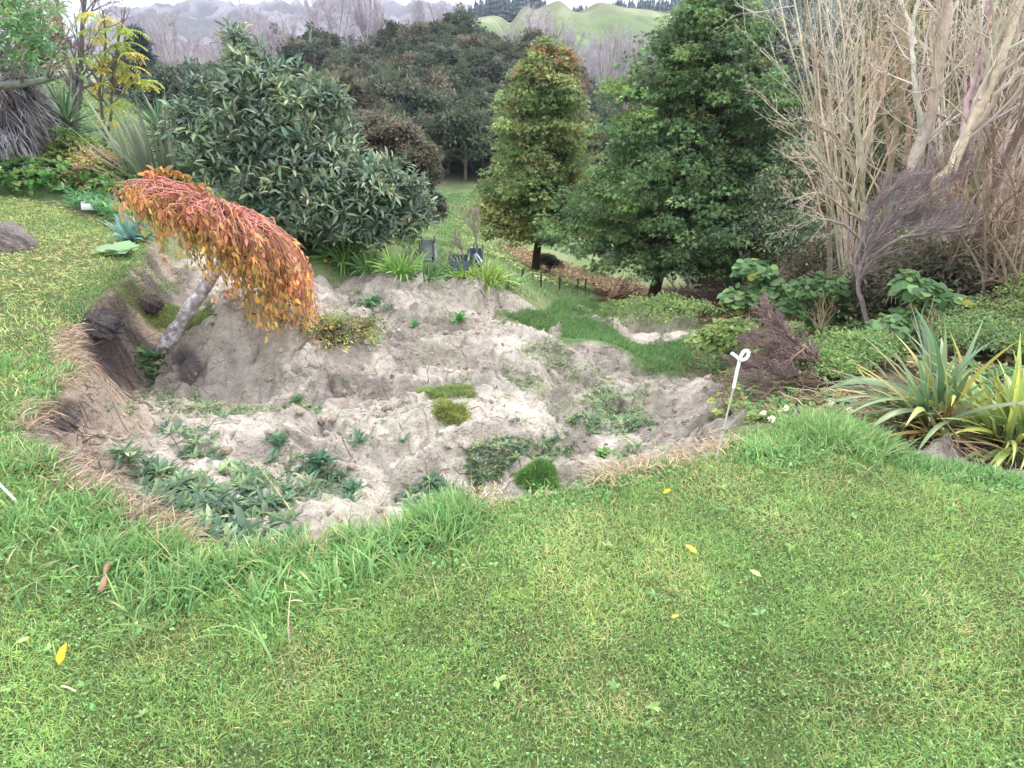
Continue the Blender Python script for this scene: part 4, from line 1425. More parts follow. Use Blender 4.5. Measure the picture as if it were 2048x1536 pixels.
def weeping_tree():
    rng = np.random.default_rng(7)
    b = G(343, 676)
    Y = b[1]
    q = lambda u, v, dy=0.0: at(u, v, Y + dy)
    t = thing("weeping_tree", "small weeping tree with orange leaves leaning on its pale trunk over the slip", "tree", b)
    mb = MB()
    head = q(452, 505)
    P = spline([b - [.10, 0, .16], b, q(372, 630), q(403, 585), q(430, 545), head, q(462, 478)], 90)
    k = np.linspace(0, 1, 90)
    r = .085 * (1 - k) ** .8 * .35 + .034 + .022 * np.exp(-((k - .12) / .1) ** 2) + .009 * np.exp(-((k - .38) / .05) ** 2) + .002 * np.sin(k * 38)
    sides = 32
    m2 = MB()
    tubes(m2, P[None], r[None], sides, S(150, 142, 140))
    v = np.concatenate(m2.v)
    kn = fbm(v[:, 0] * 45, v[:, 2] * 45 + v[:, 1] * 40, 3, 191)
    ctr = np.repeat(P, sides, 0)
    lowk = np.repeat(1.6 - 1.2 * k, sides)
    v = ctr + (v - ctr) * (1 + .22 * kn * lowk)[:, None]
    lich = sstep(-.05, .4, fbm(v[:, 0] * 30 + 4, v[:, 2] * 30, 3, 192))[:, None]
    col = S(168, 158, 154) * (1 - lich) + S(226, 222, 226) * lich
    mb.add(v, np.concatenate(m2.q), col)
    mb.build("trunk", M_BARK, t)
    # umbrella of hanging shoots
    top = q(428, 482)
    e_r = unit(q(560, 532) - q(330, 432))                     # the umbrella tilts the same way as the trunk leans
    e_n = unit(np.cross(e_r, [0, 1, 0]))
    if e_n[2] < 0:
        e_n = -e_n
    e_f = np.cross(e_n, e_r)
    if e_f[1] < 0:
        e_f = -e_f
    e_f = unit(e_f - np.array([0, 0, .36]))                   # the far side of the umbrella hangs lower than the near side
    kpx = ppm(440, 440, Y)
    RX, RF, RZ = 186 / kpx, 160 / kpx, 84 / kpx
    n = 560
    a = rng.uniform(0, 6.283, n)
    reach = rng.uniform(.30, 1.0, n) ** .7
    front = (np.sin(a) < -.35) & (rng.uniform(size=n) < .55)
    a = np.where(front, rng.uniform(-.3, math.pi + .3, n), a)
    reach = np.where(np.sin(a) < -.4, np.minimum(reach, .8), reach)
    hang = rng.uniform(.25, 1.2, n)
    K = 16
    s = np.linspace(0, 1, K)
    out = np.minimum(s * 1.8, 1.0)[None] * reach[:, None]
    out = reach[:, None] * (1 - (1 - np.minimum(s * 1.55, 1))[None] ** 2)
    rise = RZ * np.minimum(s * 5, 1)[None] * np.sqrt(1 - .92 * out ** 2) * rng.uniform(.78, 1.06, (n, 1))
    drop = np.maximum(s - .5, 0)[None] ** 1.2 * 2.7 * (95 / kpx) * (hang * (.30 + .85 * np.maximum(np.cos(a), 0) * (np.sin(a) > -.75) + .25 * np.maximum(np.sin(a), 0)))[:, None] * (.45 + .7 * reach[:, None])
    PT = top + (e_r * RX)[None, None] * (np.cos(a)[:, None] * out)[..., None] + (e_f * RF)[None, None] * (np.sin(a)[:, None] * out)[..., None] + e_n[None, None] * rise[..., None]
    PT[:, :, 2] -= drop
    wobx = np.cumsum(rng.normal(size=(n, K, 3)) * .012, 1)
    PT += wobx
    gzz = gz(PT.reshape(-1, 3)[:, :2]).reshape(n, K) + .05
    PT[:, :, 2] = np.maximum(PT[:, :, 2], gzz)
    mb = MB()
    red, ora = S(200, 140, 128), S(208, 160, 132)
    tcol = jitter(pick([red, ora, S(186, 128, 118), S(150, 112, 96)], (4, 3, 3, 1), n, rng), n, .14, rng)
    RR = np.linspace(.0058, .0016, K)[None] * rng.uniform(.7, 1.4, (n, 1))
    tubes(mb, PT, RR, 4, tcol)
    p2, dd, L, rr = sprout(PT, RR, 3, .25, .9, .6, rng, .22, .7)
    dd[:, 2] -= .5
    W = walk(p2, dd, L, 6, .12, -.16, rng)
    tubes(mb, W, np.maximum(rr, .0013)[:, None] * np.linspace(1, .5, 6), 3, jitter(pick([red, ora, S(196, 110, 92)], (4, 3, 2), len(W), rng), len(W), .14, rng))
    mb.build("shoots", M_TWIG, t)
    # gold and brown shoots hanging inside the umbrella, down to the ground on the low side
    n2 = 520
    a2 = rng.uniform(0, 6.283, n2)
    re2 = rng.uniform(.2, .95, n2)
    o2 = re2[:, None] * (1 - (1 - np.minimum(s * 1.8, 1))[None] ** 2)
    ri2 = RZ * np.minimum(s * 5, 1)[None] * np.sqrt(1 - .92 * o2 ** 2) * rng.uniform(.55, .95, (n2, 1))
    dr2 = np.maximum(s - .38, 0)[None] ** 1.1 * (200 / kpx) * (rng.uniform(.5, 1.5, n2) * (.8 + .4 * np.cos(a2)))[:, None]
    PI = top + (e_r * RX)[None, None] * (np.cos(a2)[:, None] * o2)[..., None] + (e_f * RF)[None, None] * (np.sin(a2)[:, None] * o2)[..., None] + e_n[None, None] * ri2[..., None]
    PI[:, :, 2] -= dr2
    PI += np.cumsum(rng.normal(size=(n2, K, 3)) * .010, 1)
    PI[:, :, 2] = np.maximum(PI[:, :, 2], gz(PI.reshape(-1, 3)[:, :2]).reshape(n2, K) + .05)
    mb = MB()
    tubes(mb, PI, np.linspace(.0045, .0012, K)[None], 3, jitter(pick([S(150, 112, 84), S(168, 120, 84), S(128, 104, 80)], (3, 2, 2), n2, rng), n2, .14, rng))
    mb.build("inner_shoots", M_TWIG, t)
    # leaves: salmon and orange on the outside, gold and olive inside and below
    mb = MB()
    C4 = np.array([S(202, 138, 108), S(210, 158, 108), S(196, 162, 84), S(146, 134, 84)])
    for src, m, k0, w in ((PT, 2600, 5, (5, 4, 1, .3)), (W, 2400, 1, (5, 4, 1.2, .3)), (PI, 8500, 5, (.5, 2, 5, 4.5))):
        i = rng.integers(0, len(src), m)
        j = rng.integers(k0, src.shape[1], m)
        p = src[i, j]
        low = -(p - top)[:, 2]
        col = pick(C4, w, m, rng)
        keep = rng.uniform(size=m) < np.where(low < 0, .42, .9)
        p, col = p[keep], col[keep]
        k2 = len(p)
        D = rng.normal(size=(k2, 3)) * .35 + [0, 0, -1.0]
        Ls = rng.uniform(.032, .08, k2)
        leaves(mb, p + rng.normal(size=(k2, 3)) * .012, D, rng.normal(size=(k2, 3)) + unit(p - top) * .8, Ls, Ls * .42, jitter(col, k2, .15, rng), "lance")
    mb.build("foliage", M_LEAF, t)
    # one green and orange shoot arching out over the top
    mb = MB()
    P = spline([q(445, 470), q(420, 400), q(370, 352, .05), q(325, 338, .05), q(290, 348, .05)], 22)
    tubes(mb, P[None], np.linspace(.006, .002, 22)[None], 5, S(120, 100, 70))
    m = 80
    j = rng.integers(7, 22, m)
    leaves(mb, P[j], rng.normal(size=(m, 3)) * .5 + [0, 0, -.6], rdir(m, rng), .075, .034, jitter(pick([S(170, 126, 66), S(128, 128, 70), S(200, 130, 74)], (3, 3, 2), m, rng), m, .15, rng), "lance")
    mb.build("top_shoot", M_LEAF, t)


weeping_tree()


def tray_and_guards():
    rng = np.random.default_rng(8)
    # plant tray with a white panel propped on it
    b = at_z(186, 420, .01)
    t = thing("plant_tray", "dark plant tray with a white panel on its front at the lawn corner", "plant tray", b)
    Y = b[1]
    k = ppm(186, 415, Y)

    def box(mb, c, sx, sy, sz, col, rz=0.0, tilt=0.0, bev=.006):
        vs = np.array([(x, y, z) for z in (-.5, .5) for x, y in ((-.5, -.5), (.5, -.5), (.5, .5), (-.5, .5))]) * [sx, sy, sz]
        ct, st = math.cos(tilt), math.sin(tilt)
        vs = np.stack([vs[:, 0], vs[:, 1] * ct - vs[:, 2] * st, vs[:, 1] * st + vs[:, 2] * ct], 1)
        c_, s_ = math.cos(rz), math.sin(rz)
        vs = np.stack([vs[:, 0] * c_ - vs[:, 1] * s_, vs[:, 0] * s_ + vs[:, 1] * c_, vs[:, 2]], 1) + c
        mb.add(vs, [(0, 3, 2, 1), (4, 5, 6, 7), (0, 1, 5, 4), (1, 2, 6, 5), (2, 3, 7, 6), (3, 0, 4, 7)], col)

    mb = MB()
    w, d, h = 46 / k, 62 / k, 16 / k
    z0 = np.array([b[0], b[1] + d * .5, h * .5 + .01])
    for dx, dy, sx, sy in ((0, -d / 2, w, .012), (0, d / 2, w, .012), (-w / 2, 0, .012, d), (w / 2, 0, .012, d)):
        box(mb, z0 + [dx, dy, 0], sx + (.012 if sx > .02 else 0), sy - (.016 if sy > .02 else 0), h, S(52, 54, 62))
    box(mb, z0 - [0, 0, h * .42], w - .02, d - .02, .012, S(52, 54, 62))
    mb.build("tray", M_PLASTIC, t, smooth=False)
    mb = MB()
    box(mb, np.array([b[0] - .01, b[1] - .03, 8 / k + .02]), 34 / k, .012, 17 / k, S(240, 242, 246), -.06, -.35)
    mb.build("panel", M_PLASTIC, t, smooth=False)
    mb = MB()
    p = z0 + np.column_stack([rng.uniform(-w * .42, w * .42, 16), rng.uniform(-d * .4, d * .45, 16), np.full(16, 0.0)])
    rosette(mb, p, 12, .13, .2, S(98, 132, 92), rng, "lance", (.3, 1.3))
    tag(mb.build("seedlings", M_LEAF, base=z0), "tuft of green seedlings standing in the dark plant tray", "seedlings")

    # shade cloth tree guards and the saplings inside them
    def guard(u0, u1, v0, v1, Yg, depth, col, lab, closed=4):
        g = hit((u0 + u1) / 2, v1, base_h)
        Yg = g[1]
        k = ppm((u0 + u1) / 2, v1, Yg)
        w, h = (u1 - u0) / k, (v1 - v0) / k
        t = thing("tree_guard", lab, "tree guard", g, "cloth guards round the young trees")
        mb = MB()
        cor = np.array([(-w / 2, 0), (w / 2, 0), (w / 2, depth), (-w / 2, depth)])
        for i in range(closed):
            p, q2 = cor[i], cor[(i + 1) % 4]
            nx, nz = 14, 10
            uu, vv = np.meshgrid(np.linspace(0, 1, nx), np.linspace(0, 1, nz))
            nrm = np.array([(q2 - p)[1], -(q2 - p)[0]]) / np.linalg.norm(q2 - p)
            bul = .035 * fbm(uu * 2.2 + i * 3, vv * 1.6, 3, 201 + i) + .02 * np.sin(uu * math.pi)
            sag = -.06 * h * np.sin(uu * math.pi) * vv
            x = g[0] + p[0] + (q2 - p)[0] * uu + nrm[0] * bul
            y = g[1] + p[1] + (q2 - p)[1] * uu + nrm[1] * bul
            z = g[2] + h * vv + sag
            ii = np.arange(nx * nz).reshape(nz, nx)
            f = np.stack([ii[:-1, :-1], ii[:-1, 1:], ii[1:, 1:], ii[1:, :-1]], -1).reshape(-1, 4)
            mb.add(np.stack([x, y, z], -1).reshape(-1, 3), f, col * (1 + .2 * (np.arange(nz) % 2))[:, None, None].repeat(nx, 1).reshape(-1, 1))
        mb.build("cloth", M_CLOTH, t)
        for i in range(4):
            mb = MB()
            a = np.array([g[0] + cor[i][0] * 1.03, g[1] + cor[i][1], g[2] - .1])
            tubes(mb, np.stack([a, a + [rng.normal() * .03, 0, h + .16]])[None], .012, 6, S(120, 104, 86), True)
            mb.build("stake", M_WOOD, t)
        return g, h

    g1, h1 = guard(902, 942, 520, 552, 0, .35, S(92, 106, 114), "low grey green shade cloth guard staked round the left sapling")
    g2, h2 = guard(938, 962, 505, 538, 0, .3, S(74, 92, 122), "taller blue grey cloth guard beside the low one")
    g3, h3 = guard(842, 868, 488, 520, 0, .3, S(140, 150, 150), "faded pale cloth guard standing alone left of the others", 3)
    mb = MB()
    a = g2 + [-.05, -.03, .1]
    for e in (([.02, -.05, h2 + .0], [.34, -.2, -.1]), ([0, -.05, h2 - .02], [.16, -.1, -.05])):
        tubes(mb, np.stack([g2 + e[0], g2 + e[1]])[None], .014, 6, S(206, 212, 222), True)
    tag(mb.build("white_strap", M_CLOTH, base=g2), "pale straps slanting down from the blue grey cloth guard", "strap")
    for (g, top, lab) in ((g1 + [0, .17, 0], 92, "bare sapling rising from the low shade cloth guard"), (g2 + [0, .15, 0], 135, "taller bare sapling rising from the blue grey cloth guard"),
                          (g1 + [-.55, .8, -.1], 60, "stunted bare sapling left of the shade cloth guards")):
        k = ppm(930, 480, g[1])
        h = top / k
        stem_tree("bare_sapling", lab, "sapling", [([g, g + [.03, 0, h * .35], g + [-.02, 0, h * .65]], .022, .012)],
                  [dict(n=9, t0=.5, t1=1, ang=.55, len=.75, rad=.7, trop=.10, K=7), dict(n=6, t0=.2, ang=.6, len=.5, rad=.6, trop=.06), dict(n=4, ang=.6, len=.5, rad=.6, min=.003)], rng, S(142, 134, 120),
                  "young bare trees below the garden", twigcol=S(164, 156, 136))

    # stock fence at the foot of the slope
    px = [(1041, 564, 539), (1082, 575, 549), (1119, 580, 552), (1155, 581, 556), (1170, 581, 557)]
    g0 = hit(1041, 564, ground_h)
    t = thing("wire_fence", "low wire fence with thin dark metal posts below the shedding tree", "fence", g0)
    tops = []
    for u, v, v0 in [(869, 543, 514)] + px:
        g = hit(u, v, ground_h)
        h = (v - v0) / ppm(u, v, g[1]) * 1.05
        mb = MB()
        lean = [rng.normal() * .02, 0, h]
        tubes(mb, np.stack([g - [0, 0, .1], g + lean])[None], .018, 6, S(58, 48, 44), True)
        mb.build("post", M_STEEL, t)
        tops.append((g, h))
    mb = MB()
    for fr in (.35, .65, .93):
        P = np.array([g + [0, -.02, h * fr] for g, h in tops[1:]])
        tubes(mb, spline(P, 20)[None], .003, 4, S(120, 116, 110))
    mb.build("wire", M_STEEL, t)
    g0 = hit(906, 425, ground_h)
    t = thing("post_and_wire_fence", "short run of old wooden fence posts at the far end of the paddock", "fence", g0)
    tops = []
    for u, v, v0 in ((893, 424, 408), (906, 426, 411), (925, 429, 413), (940, 432, 416)):
        g = hit(u, v, ground_h)
        h = (v - v0) / ppm(u, v, g[1]) * 1.05
        mb = MB()
        tubes(mb, np.stack([g - [0, 0, .1], g + [0, 0, h]])[None], .06, 7, S(150, 138, 120), True)
        mb.build("post", M_WOOD, t)
        tops.append(g + [0, -.06, h * .8])
    mb = MB()
    tubes(mb, spline(np.array(tops), 12)[None], .008, 4, S(130, 126, 118))
    mb.build("wire", M_STEEL, t)


tray_and_guards()
# ------------------------------------------------------------------ garden plants at the left and middle
def left_garden():
    rng = np.random.default_rng(9)
    # strappy clumps along the top of the far clay wall
    for (u, v, L, n, c, lab) in ((690, 528, .62, 110, S(104, 142, 72), "largest strappy green clump on the top of the far clay wall"),
                                 (745, 540, .42, 70, S(98, 132, 76), "darker strappy clump right beside the largest one"),
                                 (803, 545, .45, 80, S(120, 156, 78), "mid green strappy clump in the middle of the clay crest"),
                                 (850, 558, .42, 60, S(82, 118, 72), "dark green strappy clump on the clay crest before the pale cloth guard"),
                                 (930, 556, .40, 80, S(124, 152, 76), "yellow green strappy clump in front of the low shade cloth guard"),
                                 (975, 566, .45, 110, S(132, 156, 80), "bright strappy clump hanging over the clay right of the guards"),
                                 (1015, 570, .34, 50, S(110, 146, 80), "small strappy clump at the right end of the clay crest")):
        g = G(u, v)
        strap_plant("strappy_plant", lab, "strappy plant", g, n, L, .035, ([c, c * .75, c * 1.25], (3, 2, 2)), rng, (.05, 1.0), (.5, 1.6), group="strappy clumps on the far crest", spread=.22, segs=6)
    # leafy cover below the loquat
    mb = MB()
    p = poly_points(area([(590, 430), (660, 440), (720, 500), (660, 540), (610, 520), (560, 470)]), 420, rng)
    P = np.column_stack([p, gz(p) + rng.uniform(.05, .3, len(p))])
    rosette(mb, P, 5, .12, .8, pick([S(70, 112, 74), S(92, 132, 86)], (3, 2), len(p), rng), rng, "round", (.0, .9))
    p = poly_points([(-13, 9.6), (-6.6, 9.5), (-5.0, 8.6), (-4.4, 9.4), (-5.6, 11), (-13, 11.6)], 2600, rng)
    P = np.column_stack([p, gz(p) + rng.uniform(.03, .35, len(p))])
    rosette(mb, P, 6, .11, .5, pick([S(98, 140, 78), S(124, 156, 92), S(84, 122, 78), S(150, 160, 104)], (3, 3, 2, 1), len(p), rng), rng, "lance", (.1, 1.2))
    p = poly_points(area([(120, 400), (215, 420), (330, 500), (310, 520), (230, 450), (130, 410)]), 260, rng)
    P = np.column_stack([p, gz(p) + rng.uniform(.02, .18, len(p))])
    rosette(mb, P, 6, .12, .3, pick([S(98, 140, 88), S(112, 148, 112)], (3, 3), len(p), rng), rng, "lance", (.2, 1.2))
    tag(mb.build("garden_ground_cover", M_LEAF), kind="stuff")
    mb = MB()
    o = G(653, 541) + [0, 0, .12]
    rosette(mb, o[None], 14, .06, .45, S(240, 170, 40), rng, "lance", (.2, 1.2))
    tag(mb.build("orange_flower", M_LEAF, base=o), "single orange flower in the leafy cover at the foot of the loquat", "flower")
    # blue grey aloe, flat leaved plant on the brink
    strap_plant("aloe", "blue grey spiky aloe at the brink beside the orange tree", "aloe", at_z(262, 478, .0) , 46, .34, .05, ([S(128, 162, 150), S(108, 144, 132)], (1, 1)), rng, (.05, 1.25), (-.2, .5), spread=.05)
    g = at_z(248, 508, -.02)
    mb = MB()
    rosette(mb, g[None], 12, .26, .75, S(138, 168, 124), rng, "round", (.15, .6))
    tag(mb.build("broad_leaf_plant", M_LEAF, base=g), "low plant with broad pale leaves on the brink below the aloe", "plant")

    c = G(690, 690) + [0, 0, .1]
    lobed_plant("slip_shrub", "low half buried shrub with yellow green tips on the clay beyond the orange tree", "shrub", G(690, 690), [(c, .24, .16), (c + [-.2, .05, 0], .2, .13), (c + [.22, .1, -.02], .18, .12)], 150, 16, .045, .018,
                ([S(112, 126, 84), S(176, 176, 96), S(128, 112, 92)], (3, 1.5, 2)), rng, M_LEAF, "diamond", .07, limbs=50, stem_r=.012, shell=(.4, 1.15))
    # loquat
    lob = [(at(u, v, Y), r, h) for u, v, Y, r, h in ((478, 118, 10.4, .22, .35), (505, 175, 10.2, .45, .45), (440, 225, 10.3, .5, .4), (555, 235, 10.0, .65, .6), (395, 270, 10.2, .4, .35), (470, 300, 9.9, .6, .5),
                                                     (600, 290, 9.9, .75, .65), (530, 350, 9.7, .7, .6), (640, 365, 9.6, .8, .65), (560, 430, 9.4, .65, .5), (680, 430, 9.4, .7, .5), (745, 400, 9.5, .6, .5),
                                                     (800, 415, 9.5, .5, .42), (830, 435, 9.5, .22, .22), (780, 465, 9.3, .4, .25), (650, 230, 10.0, .35, .4), (420, 330, 9.9, .35, .3))]
    gb = hit(660, 500, base_h)
    lobed_plant("loquat_tree", "broad dark loquat tree with long leathery leaves behind the orange weeping tree", "tree", gb, lob, 2600, 11, .155, .042,
                ([S(96, 114, 92), S(84, 102, 86), S(114, 130, 102), S(134, 146, 110)], (4, 3, 3, 1.5)), rng, M_GLOSSY, "lance", .10, trunk=[gb - [0, 0, .1], gb + [-.1, .2, .7], at(590, 330, 9.9), at(520, 180, 10.2)],
                bark=S(110, 104, 96), flat=.9, droop=.15, limbs=70, stem_r=.09, shell=(.5, 1.2), low=-.8)
    # bronze rounded tree
    gb = hit(800, 478, base_h)
    lob = [(at(u, v, Y), r, h) for u, v, Y, r, h in ((775, 300, 13.2, .72, .62), (820, 345, 13.0, .62, .65), (745, 350, 13.0, .6, .7), (790, 400, 12.8, .75, .6), (850, 425, 12.6, .42, .4), (720, 275, 13.4, .35, .3))]

    def bronze(C, cc):
        k = sstep(at(780, 370, 13)[2], at(780, 260, 13)[2], C[:, 2] + .25 * fbm(C[:, 0] * 3, C[:, 1] * 3 + C[:, 2], 2, 211))[:, None]
        return cc * (1 - .7 * k) + S(116, 110, 92) * .7 * k

    lobed_plant("bronze_tree", "rounded dark tree with a bronze tipped crown behind the loquat", "tree", gb, lob, 1500, 26, .085, .04,
                ([S(74, 82, 70), S(96, 84, 72), S(62, 66, 58)], (3, 2, 2)), rng, M_LEAF, "diamond", .12, trunk=[gb - [0, 0, .1], at(800, 440, 13), at(780, 340, 13.1)], limbs=40, stem_r=.08, tint=bronze)
    # flax fan, two spiky heads on stems
    g = at(318, 352, 10.4)
    g[2] = gz(g)[0]
    strap_plant("flax_bush", "large grey green flax fanning up behind the orange weeping tree", "flax", g, 130, 1.55, .075, ([S(106, 122, 100), S(86, 104, 84), S(130, 142, 116), S(110, 104, 96)], (4, 3, 2, 1)), rng, (.02, 1.15), (.0, .35),
                spread=.5, tipcol=S(150, 140, 120))

    def cabbage(u, v, Y, r, n, lab, vb):
        c = at(u, v, Y)
        gb = at(u, vb, Y)
        gb[2] = gz(gb)[0]
        t = thing("cabbage_tree", lab, "cabbage tree", gb, "spiky headed trees in the left garden")
        mb = MB()
        a = rng.uniform(0, 6.283, n)
        e = np.arccos(rng.uniform(-.75, 1, n))
        cc = jitter(pick([S(92, 122, 86), S(110, 140, 100), S(74, 102, 76)], (3, 2, 2), n, rng), n, .14, rng)
        P = np.broadcast_to(c, (n, 3)) + np.stack([np.zeros(n), np.zeros(n), -rng.uniform(0, .35, n) * (e / 1.5)], 1)
        blades(mb, P, a, e, r * rng.uniform(.7, 1.1, n), .042, rng.uniform(.0, .35, n), cc * .85, cc * 1.1, 5, True, .3, 1.3, rng)
        mb.build("leaf_head", M_GLOSSY, t)
        mb = MB()
        tubes(mb, spline([gb - [0, 0, .1], (gb + c) / 2 + [.03, 0, 0], c], 10)[None], np.linspace(.07, .05, 10)[None], 9, S(110, 98, 84))
        mb.build("trunk", M_BARK, t)

    cabbage(130, 235, 11.0, .75, 150, "spiky headed green cabbage tree next to the thatched trunk", 330)
    cabbage(322, 258, 11.6, .72, 150, "spiky headed cabbage tree standing behind the grey green flax", 340)
    # tree fern trunk under its skirt of dead fronds
    g = at(40, 365, 10.6)
    g[2] = gz(g)[0]
    t = thing("tree_fern", "stout trunk hidden by a shaggy skirt of grey dead fronds at the lawn corner", "tree fern", g)
    top = at(38, 150, 10.6)
    mb = MB()
    tubes(mb, spline([g - [0, 0, .1], (g + top) / 2, top], 8)[None], np.linspace(.3, .2, 8)[None], 12, S(70, 60, 58))
    mb.build("trunk", M_BARK, t)
    mb = MB()
    H = top[2] - g[2]
    n = 5200
    a = rng.uniform(0, 6.283, n)
    hh = rng.uniform(.12, 1.0, n)
    rad = .30 + .38 * np.sin(np.clip(hh, 0, 1) * 2.4) * (1 + .3 * fbm(np.cos(a) * 2, np.sin(a) * 2 + hh * 3, 3, 221))
    P = g + np.stack([np.cos(a) * rad * rng.uniform(.6, 1.15, n), np.sin(a) * rad * rng.uniform(.6, 1.15, n), hh * H], 1)
    band = sstep(-.2, .4, fbm(a * 1.5, hh * 5, 3, 222))[:, None]
    cc = jitter(S(150, 142, 146) * band + S(196, 188, 194) * (1 - band), n, .22, rng)
    blades(mb, P, a + rng.normal(size=n) * .5, rng.uniform(1.7, 2.8, n), .34 * rng.uniform(.5, 1.3, n), .016 * rng.uniform(.6, 1.5, n), rng.uniform(.1, .9, n), cc * .85, cc, 4, False, .8, 1, rng)
    mb.build("dead_frond_skirt", M_TWIG, t)
    mb = MB()
    n = 90
    a = rng.uniform(0, 6.283, n)
    cc = jitter(S(168, 164, 164), n, .2, rng)
    blades(mb, np.broadcast_to(top, (n, 3)) + rng.normal(size=(n, 3)) * .08, a, rng.uniform(.7, 1.7, n), .75 * rng.uniform(.6, 1.1, n), .03, rng.uniform(.2, 1.0, n), cc, cc, 6, True, .3, 1.2, rng)
    mb.build("fronds", M_TWIG, t)
    # mossy tree reaching in from the left, its bough and green crown
    g = at(-190, 365, 9.9)
    g[2] = gz(g)[0]
    P1 = [g, at(-170, 260, 9.9), at(-120, 185, 9.8), at(-30, 172, 9.7), at(60, 165, 9.6), at(112, 155, 9.6)]
    P2 = [at(-150, 220, 9.9), at(-110, 120, 9.9), at(-40, 60, 9.9), at(30, -10, 9.9)]
    P3 = [at(-120, 185, 9.8), at(-60, 150, 9.7), at(0, 140, 9.6), at(20, 80, 9.7)]
    t = stem_tree("mossy_tree", "lichen covered tree at the left edge with a level bough and green top", "tree", [(P1, .13, .03), (P2, .09, .04), (P3, .05, .02)],
                  [dict(n=9, t0=.4, ang=.7, len=.22, rad=.4, K=6), dict(n=5, ang=.7, len=.5, rad=.5), dict(n=3, ang=.7, len=.6, min=.003)], rng, S(138, 144, 132), twigcol=S(120, 112, 108))
    mb = MB()
    C = at(0, 30, 9.9) + rng.normal(size=(260, 3)) * [.55, .5, .42]
    C = C[(C[:, 0] < at(80, 40, 9.9)[0])]
    clump_leaves(mb, C, .16, 26, .10, .03, jitter(pick([S(116, 150, 104), S(96, 132, 92), S(142, 160, 110)], (3, 2, 1), len(C), rng), len(C), .15, rng), rng, "diamond", .8, .3)
    mb.build("crown", M_LEAF, t)
    # rust leaved shrub top beyond it
    g = at(85, 330, 12.0)
    g[2] = gz(g)[0]
    lob = [(at(u, v, 12.0), r, h) for u, v, r, h in ((75, 60, .45, .5), (92, 100, .4, .45), (60, 130, .4, .35))]
    lobed_plant("rust_leaved_tree", "sparse tree with rust brown leaves rising behind the tree fern", "tree", g, lob, 160, 14, .07, .03, ([S(158, 122, 100), S(132, 104, 92), S(138, 140, 90)], (3, 2, 1)), rng, M_LEAF, "diamond", .14, limbs=60, stem_r=.06)
    # bare branching tree and the yellow leaved tree in front of the sky
    g = at(150, 320, 13.0)
    g[2] = gz(g)[0]
    stem_tree("bare_tree", "bare purplish tree behind the yellow leaved tree, against the sky", "tree", [([g, at(150, 200, 13), at(130, 100, 13), at(110, -20, 13)], .07, .03), ([g, at(160, 190, 13), at(165, 60, 13), at(175, -60, 13)], .06, .025)],
              [dict(n=14, t0=.35, ang=.6, len=.35, rad=.5, trop=.05), dict(n=7, ang=.6, len=.5, rad=.6, trop=.03), dict(n=4, ang=.6, len=.55, rad=.6, min=.004)], rng, S(132, 122, 130), twigcol=S(150, 138, 146))
    g = at(212, 318, 12.2)
    g[2] = gz(g)[0]
    q = lambda u, v, Y=12.2: at(u, v, Y)
    t = stem_tree("yellow_leaved_tree", "slender tree with drooping sprays of lemon yellow leaves at the left", "tree",
                  [([g, q(206, 240), q(200, 170), q(212, 100), q(205, 20)], .035, .014), ([g, q(222, 230), q(226, 160), q(236, 90), q(250, 20)], .03, .012), ([q(222, 220), q(170, 150), q(190, 140), q(270, 155), q(292, 170)], .02, .008),
                   ([q(200, 170), q(165, 115), q(150, 95), q(110, 100)], .018, .008)],
                  [dict(n=12, t0=.3, ang=.7, len=.30, rad=.5), dict(n=4, ang=.7, len=.5, rad=.6, min=.003)], rng, S(132, 118, 112))
    mb = MB()
    for (u, v) in ((190, 25), (215, 38), (180, 60), (200, 75), (235, 92), (222, 118), (205, 135), (245, 130), (262, 105), (255, 60), (212, 165), (270, 148), (296, 160), (152, 118), (100, 126), (170, 28), (230, 55), (248, 85),
                   (200, 190), (212, 212), (206, 240), (245, 205), (262, 132), (196, 110), (228, 150), (275, 165), (45, 72), (60, 95)):
        c = q(u, v)
        m = 5
        a = rng.uniform(0, 6.283, m)
        PT = walk(np.broadcast_to(c, (m, 3)).copy(), np.stack([np.cos(a), np.sin(a), np.full(m, .35)], 1), rng.uniform(.22, .38, m), 9, .05, -.17, rng)
        tubes(mb, PT, .003, 3, S(180, 164, 90))
        p = PT[:, 1:].reshape(-1, 3)
        tg = unit(PT[:, 1:] - PT[:, :-1]).reshape(-1, 3)
        for sgn in (-1, 1):
            sd = unit(np.cross(tg, [0, 0, 1])) * sgn
            D = sd + tg * .35 + [0, 0, -.35]
            k = len(p)
            green = S(150, 170, 84) if (u + v) % 3 == 0 else S(192, 180, 96)
            leaves(mb, p, D, np.broadcast_to([0, 0, 1.0], (k, 3)) + rng.normal(size=(k, 3)) * .2, .085, .03, jitter(green, k, .12, rng), "diamond")
    mb.build("foliage", M_LEAF, t)
